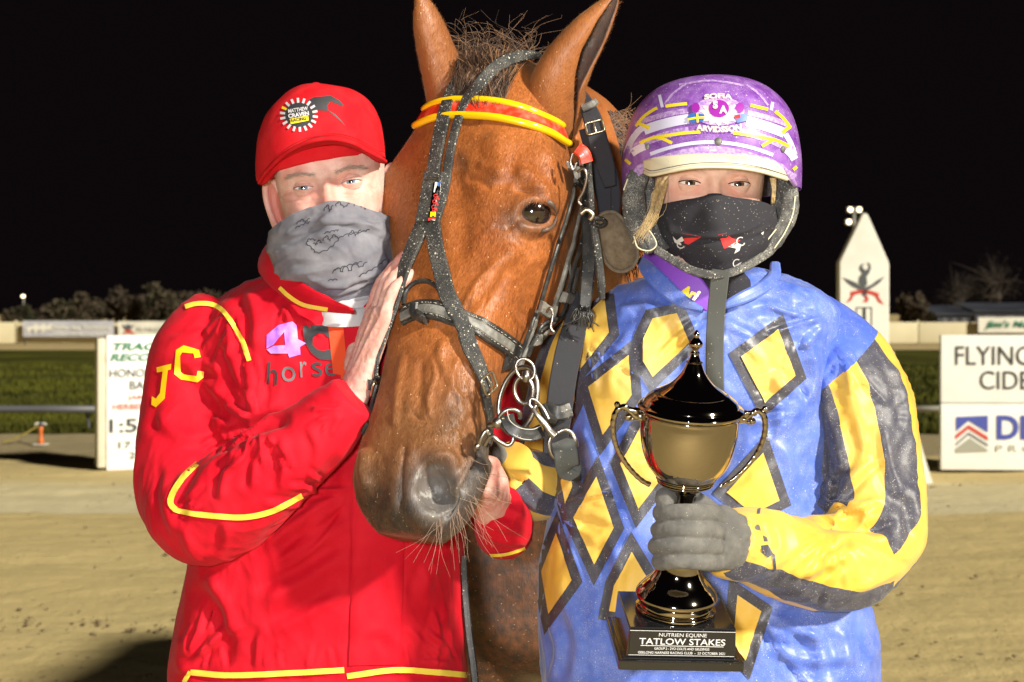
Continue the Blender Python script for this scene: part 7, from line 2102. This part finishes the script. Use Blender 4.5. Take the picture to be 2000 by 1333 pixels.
# ear pads and chin harness
padL = pxsweep([(1248, 338, 1.875), (1238, 375, 1.865), (1240, 420, 1.862), (1254, 460, 1.858), (1276, 492, 1.85)], [20, 23, 24, 22, 15], n=30, m=50, squash=0.6, up=(0, -1, 0))
padR = pxsweep([(1534, 348, 1.875), (1542, 385, 1.868), (1538, 425, 1.862), (1520, 460, 1.858), (1494, 494, 1.85), (1458, 520, 1.838)], [16, 18, 18, 16, 13, 9], n=30, m=60, squash=0.6, up=(0, -1, 0))
for pd in (padL, padR):
    cloth_noise(pd, 0.0022, (40, 40, 40), 3)
    obj("ear_pad", pd, MT['pad'], helmet)
obj("pad_inner", pxsweep([(1262, 345, 1.89), (1262, 400, 1.885), (1275, 450, 1.875), (1296, 490, 1.862)], [16, 20, 19, 14], n=24, m=40, squash=0.6, up=(0, -1, 0)), MT['pad'], helmet)
obj("pad_inner", pxsweep([(1518, 350, 1.89), (1522, 400, 1.885), (1508, 450, 1.872), (1478, 490, 1.858)], [14, 17, 15, 10], n=24, m=40, squash=0.6, up=(0, -1, 0)), MT['pad'], helmet)
obj("pad_piping", wire([(1226, 350, 1.862), (1218, 372, 1.86)], 0.0009), MT['visor'], helmet)
obj("pad_piping", wire([(1256, 440, 1.842), (1272, 456, 1.838), (1282, 478, 1.836), (1268, 490, 1.838), (1246, 484, 1.842), (1238, 462, 1.845)], 0.0009), MT['visor'], helmet)
obj("pad_piping", wire([(1516, 448, 1.842), (1498, 470, 1.838), (1478, 490, 1.834), (1458, 506, 1.83)], 0.0009), MT['visor'], helmet)
obj("pad_piping", wire([(1553, 384, 1.86), (1548, 420, 1.856), (1532, 456, 1.85), (1512, 486, 1.846)], 0.0009), MT['visor'], helmet)
obj("chin_strap", strap_geo([(1492, 500, 1.835), (1462, 518, 1.82), (1430, 532, 1.812), (1396, 538, 1.81), (1350, 528, 1.815), (1310, 506, 1.83), (1282, 488, 1.842)], 0.011, 0.004), MT['pad'], helmet)
obj("hanging_strap", strap_geo([(1408, 528, 1.808), (1404, 560, 1.815), (1399, 610, 1.826), (1396, 670, 1.832), (1396, 730, 1.835), (1398, 790, 1.838)], 35 * 1.82 / FP, 0.0028), MT['strap_grey'], helmet)
# blond strands
bl = []
for k in range(60):
    u = hr.random()
    a = W(1284 + 22 * u, 346 + 6 * hr.random(), 1.852); b = W(1274 + 22 * u + hr.gauss(0, 3), 392 + hr.gauss(0, 6), 1.842 - 0.01 * hr.random()); c = W(1257 + 22 * u + hr.gauss(0, 4), 435, 1.838 - 0.012 * hr.random()); e = W(1240 + 20 * u + hr.gauss(0, 5), 462 + hr.gauss(0, 10), 1.832)
    bl.append(strand([a, b, c, e], 0.00035, 0.00015, m=12))
for k in range(50):
    a = W(1504 + 12 * hr.random(), 348, 1.86); b = W(1508 + 8 * hr.random(), 368, 1.858); c = W(1506 + 8 * hr.random(), 392 + hr.gauss(0, 5), 1.862)
    bl.append(strand([a, b, c], 0.0006, 0.0002))
for k in range(30):
    a = W(1300 + 6 * hr.random(), 344, 1.842); b = W(1288 + 5 * hr.random(), 362, 1.846); c = W(1272 + 6 * hr.random(), 380 + 12 * hr.random(), 1.852); e = W(1280 + 4 * hr.random(), 405, 1.85)
    bl.append(strand([a, b, c, e], 0.0005, 0.0002, m=12))
obj("hair", merge(*bl), MT['blond'], wom, kind="stuff")

# jersey
wr = px_rings([(528, 1340, 1490, 1.975, .062, .07, 2), (546, 1262, 1546, 1.98, .085, .09, 2.2), (572, 1190, 1604, 1.985, .108, .10, 2.3), (615, 1140, 1640, 1.995, .128, .115, 2.5), (690, 1112, 1625, 2.0, .142, .125, 2.6), (800, 1100, 1608, 2.0, .150, .13, 2.6), (930, 1082, 1608, 2.0, .155, .14, 2.6),
               (1060, 1064, 1645, 2.0, .158, .145, 2.6), (1180, 1054, 1690, 2.0, .158, .145, 2.6), (1290, 1056, 1706, 2.0, .158, .145, 2.6), (1400, 1062, 1702, 2.0, .155, .145, 2.6), (1480, 1066, 1690, 2.0, .150, .14, 2.6)], 190, 260)
wt = outward(tube_rings(wr))
cloth_noise(wt, 0.0028, (9, 9, 6), 12)
crumple(wt, 0.0046, 7.5, 14, 0.5, (1.2, 1.2, 0.75))
strokes(wt, [
    ([(1560, 640), (1590, 720), (1575, 800)], 12, 0.006, 'fold'), ([(1540, 700), (1520, 780), (1530, 860)], 14, 0.005, 'fold'), ([(1600, 600), (1560, 660), (1540, 720)], 12, 0.004, 'fold'), ([(1570, 800), (1558, 900), (1565, 990)], 16, -0.006), ([(1500, 860), (1545, 900), (1555, 980)], 12, 0.004, 'fold'),
    ([(1160, 620), (1120, 700), (1108, 780)], 14, 0.005, 'fold'), ([(1240, 640), (1200, 700), (1190, 780)], 12, 0.004, 'fold'), ([(1130, 820), (1160, 900), (1150, 980)], 12, 0.004, 'fold'), ([(1090, 960), (1120, 1040), (1110, 1130)], 12, 0.005, 'fold'), ([(1230, 840), (1215, 930), (1235, 1000)], 12, 0.004, 'fold'),
    ([(1180, 1040), (1210, 1120), (1190, 1240)], 14, 0.005, 'fold'), ([(1110, 1180), (1130, 1260), (1116, 1340)], 14, 0.005, 'fold'), ([(1070, 1200), (1090, 1270), (1075, 1333)], 10, 0.005, 'fold'), ([(1480, 1200), (1540, 1240), (1620, 1250)], 16, 0.006, 'fold'), ([(1500, 1260), (1580, 1290), (1680, 1280)], 14, 0.005, 'fold'),
    ([(1640, 1220), (1650, 1280), (1640, 1340)], 14, 0.006, 'fold'), ([(1560, 1210), (1600, 1280), (1590, 1340)], 12, 0.004, 'fold'), ([(1450, 620), (1480, 600), (1540, 600)], 12, 0.003, 'fold'), ([(1300, 620), (1260, 600), (1200, 610)], 12, 0.004, 'fold'), ([(1350, 620), (1345, 700), (1330, 760)], 10, 0.003, 'fold')])
strokes(wt, fan(1578, 800, 140, 255, 10, 18, 190, 6, 0.0042, 11) + fan(1145, 650, 20, 110, 8, 18, 170, 6, 0.004, 12) + fan(1396, 612, 15, 165, 9, 22, 150, 6, 0.0035, 13) + fan(1310, 1180, 30, 150, 8, 40, 200, 7, 0.004, 14)
        + fan(1480, 1190, 0, 85, 9, 20, 220, 7, 0.0045, 15) + fan(1075, 1000, -60, 60, 9, 15, 160, 6, 0.004, 16) + fan(1620, 620, 120, 200, 6, 15, 140, 6, 0.004, 17) + fan(1400, 900, 150, 260, 7, 40, 220, 7, 0.003, 18))
WB = wt.bvh()
jersey = obj("jersey", wt, MT['blue'], wom)
def grow(poly, k):
    P = np.array(poly, float); c = P.mean(0); out = []
    n = len(P)
    for i in range(n):
        a, b, d = P[i - 1], P[i], P[(i + 1) % n]
        e1 = nrm(b - a); e2 = nrm(d - b)
        n1 = np.array([e1[1], -e1[0]]); n2 = np.array([e2[1], -e2[0]])
        if n1 @ (b - c) < 0: n1 = -n1
        if n2 @ (b - c) < 0: n2 = -n2
        m = nrm(n1 + n2); out.append(tuple(b + m * min(k / max(m @ n1, 0.35), 2.2 * k)))
    return out
diam = [[(1181, 581), (1190, 650), (1131, 725), (1124, 637)], [(1228, 694), (1234, 772), (1178, 850), (1149, 756)], [(1322, 612), (1347, 669), (1275, 737), (1256, 706), (1256, 662), (1275, 622)], [(1520, 644), (1553, 734), (1494, 787), (1447, 697)],
        [(1256, 825), (1290, 900), (1290, 937), (1247, 994), (1212, 906)], [(1165, 931), (1199, 1031), (1161, 1103), (1120, 1012)], [(1087, 1041), (1117, 1134), (1072, 1200), (1058, 1116)], [(1234, 1078), (1262, 1125), (1240, 1200), (1190, 1194), (1200, 1144)],
        [(1490, 884), (1522, 978), (1470, 1004), (1419, 962)], [(1440, 1162), (1487, 1194), (1456, 1290), (1431, 1260)], [(1116, 700), (1124, 780), (1112, 820), (1107, 760)], [(1112, 910), (1118, 950), (1104, 985), (1096, 940)]]
for P in diam:
    decal("diamond_border", grow(P, 19), WB, 0.0018, MT['charcoal'], jersey, step=6)
    decal("diamond", P, WB, 0.0040, MT['yellow'], jersey, step=5)
# neck opening: purple shirt, blue collar flaps
obj("shirt_collar", strap_geo([(1262, 500, 1.95), (1290, 512, 1.905), (1325, 538, 1.872), (1360, 570, 1.858), (1388, 600, 1.858)], np.array([30, 44, 50, 48, 26]) * 1.87 / FP, 0.006), MT['purple_shirt'], wom)
scb = strap_geo([(1262, 500, 1.95), (1290, 512, 1.905), (1325, 538, 1.872), (1360, 570, 1.858), (1388, 600, 1.858)], np.array([30, 44, 50, 48, 26]) * 1.87 / FP, 0.006)
letters("lettering", "Ari", scb.bvh(), 1346, 572, 22, 0.0012, MT['helmet_yellow'], wom, bold=0.06, shear=0.3, rot=20, width=42)
fl1 = strap_geo([(1252, 508, 1.955), (1268, 530, 1.905), (1296, 558, 1.875), (1332, 588, 1.856), (1372, 606, 1.85)], np.array([22, 32, 34, 26, 10]) * 1.87 / FP, 0.006)
obj("collar_flap", fl1, MT['blue'], jersey)
fl2 = strap_geo([(1514, 516, 1.94), (1512, 540, 1.905), (1490, 562, 1.875), (1450, 582, 1.856), (1408, 600, 1.85)], np.array([20, 24, 26, 24, 12]) * 1.87 / FP, 0.007)
obj("collar_flap", fl2, MT['blue'], jersey)

# sleeves: stripes follow the sleeve's own length and girth
def sleeve_material(name, ph, split, lower, seam=None):
    s = NT(name)
    uvn = s.n("ShaderNodeUVMap", uv_map="uv"); sp = s.n("ShaderNodeSeparateXYZ"); s.l(uvn.outputs[0], sp.inputs[0])
    wob = s.math('MULTIPLY', s.math('SUBTRACT', s.noise(9, 2), 0.5), 0.05)
    v = s.math('FRACT', s.math('ADD', s.math('ADD', sp.outputs[1], ph), s.math('MULTIPLY', wob, 0.6)))
    st = s.ramp(v, [(0.0, 0.0), (0.06, 1.0), (0.17, 0.0), (0.27, 1.0), (0.33, 0.0), (0.385, 1.0), (0.505, 0.0), (0.60, 1.0), (0.71, 0.0), (0.83, 1.0), (0.93, 0.0)], 'CONSTANT')
    v2 = s.math('FRACT', s.math('ADD', s.math('ADD', sp.outputs[1], lower[0]), wob))
    st2 = s.ramp(v2, [(0.0, 0.0), (lower[1], 1.0), (lower[2], 0.0)], 'CONSTANT')
    u = s.math('ADD', sp.outputs[0], s.math('MULTIPLY', wob, 0.6))
    sel = s.ramp(u, [(0.0, 0.0), (split, 1.0)], 'CONSTANT')
    fac = s.mix(sel, st, st2)
    yel = s.mix(s.ramp(s.noise(12, 4), [(0.38, 0.0), (0.66, 1.0)]), (0.68, 0.39, 0.04), (0.76, 0.50, 0.10))
    dk = s.mix(s.math('MULTIPLY', s.ramp(s.noise(38, 5, 0.7), [(0.42, 0.0), (0.72, 1.0)]), s.ramp(s.noise(900, 2), [(0.42, 0.0), (0.58, 0.4)])), (0.05, 0.05, 0.075), (0.32, 0.30, 0.27))
    dk = s.mix(s.specks(800, 0.45, 0.14), dk, (0.52, 0.47, 0.38))
    c = s.mix(fac, yel, dk)
    c = s.mix(s.specks(600, 0.3, 0.015), c, (0.35, 0.25, 0.1))
    if seam:                                   # the shoulder yoke above the seam is blue
        A_, B_ = W(*seam[0]), W(*seam[1]); nx_, nz_ = -(B_[2] - A_[2]), (B_[0] - A_[0])
        if nz_ < 0: nx_, nz_ = -nx_, -nz_
        pos = s.n("ShaderNodeSeparateXYZ"); s.l(s.tc.outputs["Object"], pos.inputs[0])
        dd = s.math('ADD', s.math('MULTIPLY', s.math('SUBTRACT', pos.outputs[0], float(A_[0])), float(nx_)), s.math('MULTIPLY', s.math('SUBTRACT', pos.outputs[2], float(A_[2])), float(nz_)))
        blue_ = s.mix(s.ramp(s.noise(11, 4), [(0.38, 0.0), (0.66, 1.0)]), (0.045, 0.10, 0.52), (0.075, 0.145, 0.60))
        blue_ = s.mix(s.math('MULTIPLY', s.ramp(s.noise(38, 5, 0.7), [(0.42, 0.0), (0.72, 1.0)]), s.ramp(s.noise(900, 2), [(0.45, 0.0), (0.6, 0.42)])), blue_, (0.34, 0.38, 0.60))
        blue_ = s.mix(s.specks(800, 0.42, 0.06), blue_, SAND)
        c = s.mix(s.math('GREATER_THAN', dd, 0.0), c, blue_)
    s.l(c, s.b.inputs["Base Color"])
    s.b.inputs["Roughness"].default_value = 0.46; s.b.inputs["Specular IOR Level"].default_value = 0.38; s.b.inputs["Sheen Weight"].default_value = 0.12
    nm = s.bump(s.noise(120, 3, 0.6), 0.15, 0.002)
    s.l(nm, s.b.inputs["Normal"])
    return s.m
sw = pxsweep([(1540, 640, 2.01), (1600, 690, 1.99), (1655, 770, 1.965), (1682, 870, 1.945), (1698, 960, 1.925), (1700, 1040, 1.895), (1652, 1092, 1.862), (1570, 1096, 1.815), (1490, 1074, 1.775), (1412, 1058, 1.735)], [84, 104, 113, 114, 108, 100, 94, 88, 76, 62], n=110, m=240)
cloth_noise(sw, 0.0025, (10, 10, 9), 3)
crumple(sw, 0.0038, 8.0, 24, 0.5)
strokes(sw, [([(1585, 1010), (1640, 1020), (1700, 1030), (1760, 1020)], 13, -0.012), ([(1580, 990), (1640, 990), (1710, 1000)], 14, 0.007), ([(1610, 1046), (1680, 1056), (1750, 1050)], 13, 0.006), ([(1570, 940), (1620, 985), (1700, 990)], 12, 0.005, 'fold'), ([(1590, 1100), (1640, 1060), (1700, 1046)], 12, 0.006, 'fold'),
             ([(1650, 700), (1670, 800), (1700, 900)], 16, 0.005, 'fold'), ([(1610, 760), (1630, 860), (1660, 950)], 16, 0.006, 'fold'), ([(1720, 820), (1740, 920), (1780, 990)], 14, 0.006, 'fold'), ([(1690, 900), (1650, 940), (1600, 960)], 12, 0.005, 'fold'),
             ([(1500, 1010), (1520, 1060), (1500, 1120)], 9, 0.005, 'fold'), ([(1450, 1000), (1470, 1050), (1456, 1110)], 8, 0.004, 'fold'), ([(1540, 1130), (1600, 1110), (1660, 1080)], 12, 0.005, 'fold'), ([(1600, 1170), (1680, 1150), (1760, 1110)], 12, 0.005, 'fold'), ([(1428, 992), (1436, 1050), (1424, 1118)], 4, -0.004),
             ([(1780, 940), (1790, 1000), (1800, 1060)], 12, 0.005, 'fold'), ([(1740, 700), (1770, 780), (1782, 850)], 12, 0.004, 'fold')])
strokes(sw, fan(1606, 1014, 190, 345, 11, 14, 190, 6, 0.0042, 21) + fan(1640, 1034, 20, 160, 9, 18, 170, 7, 0.0022, 22) + fan(1425, 1055, -45, 45, 7, 12, 110, 5, 0.0022, 23) + fan(1640, 660, 40, 120, 7, 15, 170, 6, 0.0035, 24))
obj("sleeve", sw, sleeve_material("striped_sleeve", 0.50, 0.60, (0.0, 0.30, 0.44), seam=((1722, 652, 1.93), (1566, 784, 1.93))), jersey, uv=True)
SWB = sw.bvh()
for poly in ([(1490, 1046), (1498, 1050), (1500, 1058), (1492, 1058)], [(1486, 1066), (1500, 1064), (1510, 1082), (1500, 1090), (1488, 1080)], [(1508, 1080), (1514, 1084), (1516, 1112), (1511, 1118)], [(1480, 994), (1486, 992), (1484, 1004), (1478, 1004)]):
    decal("sleeve_mark", poly, SWB, 0.0012, MT['charcoal'], jersey, step=7)
sw2 = pxsweep([(1175, 620, 2.04), (1140, 700, 2.05), (1110, 800, 2.05), (1082, 890, 2.04), (1050, 945, 2.01), (1010, 940, 1.97), (985, 915, 1.945)], [80, 86, 84, 80, 74, 68, 60], n=80, m=140)
cloth_noise(sw2, 0.0035, (12, 12, 9), 5, ridged=0.4)
strokes(sw2, [([(985, 900), (1030, 930), (1060, 980)], 9, 0.005, 'fold'), ([(1000, 960), (1030, 980), (1050, 1000)], 8, 0.004, 'fold')])
obj("sleeve", sw2, sleeve_material("striped_sleeve_far", 0.10, 0.99, (0.0, 0.3, 0.4)), jersey, uv=True)
legs_and_boots(wom, 0.275, 2.02, 0.88, 'board_white', 'boot', w=0.09)
# ------------------------------------------------------------------ the trophy
tb, tt_ = W(1313, 1268, 1.715), W(1361, 645, 1.632)
L_px = 648.0
az = nrm(tt_ - tb); s_t = np.linalg.norm(tt_ - tb) / L_px
axx = np.array([1.0, 0.06, 0.0]); axx = nrm(axx - az * (axx @ az)); ayy = np.cross(az, axx)
Mt = Matrix(((axx[0], ayy[0], az[0], tb[0]), (axx[1], ayy[1], az[1], tb[1]), (axx[2], ayy[2], az[2], tb[2]), (0, 0, 0, 1)))
trophy = thing("trophy", tuple(tb), "lidded bronze trophy cup with two handles on a black engraved base", "trophy")
def prof(rows, n=14):
    """rows (s from finial tip in px, radius in px) -> smooth (radius, height) profile."""
    rows = np.array(rows, float); T_ = np.linspace(0, 1, len(rows)); D_ = crom(rows, len(rows) * 8)
    return [(max(r_, 0.05) * s_t, (L_px - s) * s_t) for s, r_ in D_[::-1]]
def lath(name, rows, m_, parent=trophy, smoothp=True, n=96):
    pr = prof(rows) if smoothp else [(r_ * s_t, (L_px - s) * s_t) for s, r_ in rows[::-1]]
    return obj(name, apply(Mt, lathe(pr, n)), MT[m_], parent)
lid = lath("lid", [(44, 7), (52, 9), (66, 15), (82, 22), (96, 32), (108, 44), (117, 58), (122, 66), (124, 71), (128, 76), (131, 80), (136, 86), (142, 90), (146, 92), (149, 98), (152, 101), (155, 101), (158, 99)], 'gold')
lath("finial", [(0, 1), (4, 4), (9, 6), (14, 5), (18, 8), (24, 13), (30, 13), (36, 8), (40, 6), (44, 9), (47, 7)], 'gold', lid)
lath("bead", [(60, 12), (62, 16), (64, 13)], 'gold', lid); 
lath("bowl", [(158, 93), (162, 95), (166, 93), (180, 94), (200, 93.5), (225, 90), (248, 84), (268, 75), (284, 63), (292, 56), (295, 57), (298, 53), (302, 54), (305, 48), (312, 38), (318, 27), (324, 24)], 'gold')
lath("stem", [(320, 24), (328, 21), (345, 17), (380, 15), (420, 16), (445, 20)], 'gold')
lath("foot", [(440, 22), (450, 36), (456, 39), (470, 41), (485, 46), (500, 56), (512, 68), (522, 76), (530, 80), (536, 79), (539, 73), (545, 71), (552, 72), (556, 78), (560, 79), (563, 78)], 'gold')
def handle(sgn):
    pts_ = [(sgn * 88, 470), (sgn * 104, 476), (sgn * 116, 486), (sgn * 128, 494), (sgn * 140, 488), (sgn * 146, 470), (sgn * 146, 446), (sgn * 138, 416), (sgn * 122, 388), (sgn * 104, 366), (sgn * 84, 348), (sgn * 68, 340)]
    P = np.array([(x * s_t, 0, z * s_t) for x, z in pts_])
    rad = np.array([6, 6.5, 6, 6, 6.2, 6, 5.6, 5.4, 5.2, 5, 5, 5]) * s_t
    g = sweep(P, rad, n=14, m=150)
    k = np.linspace(0, 1, 150); r_ = 1 + 0.07 * np.sin(k * 110)
    Pp = g.path[0]; V = g.V[:-2].reshape(150, 14, 3); V = Pp[:, None] + (V - Pp[:, None]) * r_[:, None, None]; g.V[:-2] = V.reshape(-1, 3)
    ho = obj("handle", apply(Mt, g), MT['gold'], trophy)
    for (x, z, r0) in ((sgn * 106, 487, 8), (sgn * 120, 474, 7), (sgn * 142, 499, 6), (sgn * 96, 478, 7)):
        obj("scroll", apply(Mt, ball((x * s_t, -2 * s_t, z * s_t), r0 * s_t, 16)), MT['gold'], ho)
    cu = [(sgn * (116 + 11 * math.cos(a)) * s_t, 0, (480 + 11 * math.sin(a)) * s_t) for a in np.linspace(0.4, 5.0, 10)]
    obj("scroll", apply(Mt, sweep(np.array(cu), 3.4 * s_t, n=10, m=40)), MT['gold'], ho)
for sgn in (-1, 1): handle(sgn)
def tbox(name, w_, d_, h_, z0, m_, bev, parent=trophy, taper=1.0):
    g = box((w_ * s_t, d_ * s_t, h_ * s_t), (0, 0, (z0 + h_ / 2) * s_t), bev * s_t)
    f_ = (g.V[:, 2] / s_t - z0) / h_
    g.V[:, :2] *= (1 + (taper - 1) * np.clip(f_, 0, 1))[:, None]
    return obj(name, apply(Mt, g), MT[m_], parent, smooth=False)
base = tbox("base", 212, 176, 62, 22, 'lacquer', 2.0, taper=0.97)
tbox("plinth", 242, 200, 20, 2, 'lacquer', 3.0)
tbox("plinth_step", 226, 188, 6, 19, 'lacquer', 2.0, base)
pq = obj("plaque", apply(Mt, box((202 * s_t, 2.4 * s_t, 52 * s_t), (0, -88.6 * s_t, 54 * s_t), 0.6 * s_t)), MT['plaque'], trophy, smooth=False)
yf_ = -90.6 * s_t
for z_, w_ in ((79, 204), (29, 204)):
    flat_poly("plaque_line", [(-w_ / 2 * s_t, z_ * s_t), (w_ / 2 * s_t, z_ * s_t), (w_ / 2 * s_t, (z_ + 1.0) * s_t), (-w_ / 2 * s_t, (z_ + 1.0) * s_t)], Mt, MT['silver_print'], pq, y=yf_)
for s_, z_, h_, w_, b_ in (("NUTRIEN EQUINE", 71, 8.5, 92, 0.0), ("TATLOW STAKES", 58, 13, 166, 0.01), ("GROUP 2 - 2YO COLTS AND GELDINGS", 43.5, 5, 106, 0.01), ("GEELONG HARNESS RACING CLUB  -  23 OCTOBER 2021", 35, 5, 168, 0.01)):
    flat_text("lettering", s_, Mt, 0, z_ * s_t, h_ * s_t, MT['silver_print'], pq, y=yf_, bold=b_, width=w_ * s_t)
flat_poly("underline", [(-80 * s_t, 48.5 * s_t), (80 * s_t, 48.5 * s_t), (80 * s_t, 49.8 * s_t), (-80 * s_t, 49.8 * s_t)], Mt, MT['silver_print'], pq, y=yf_)
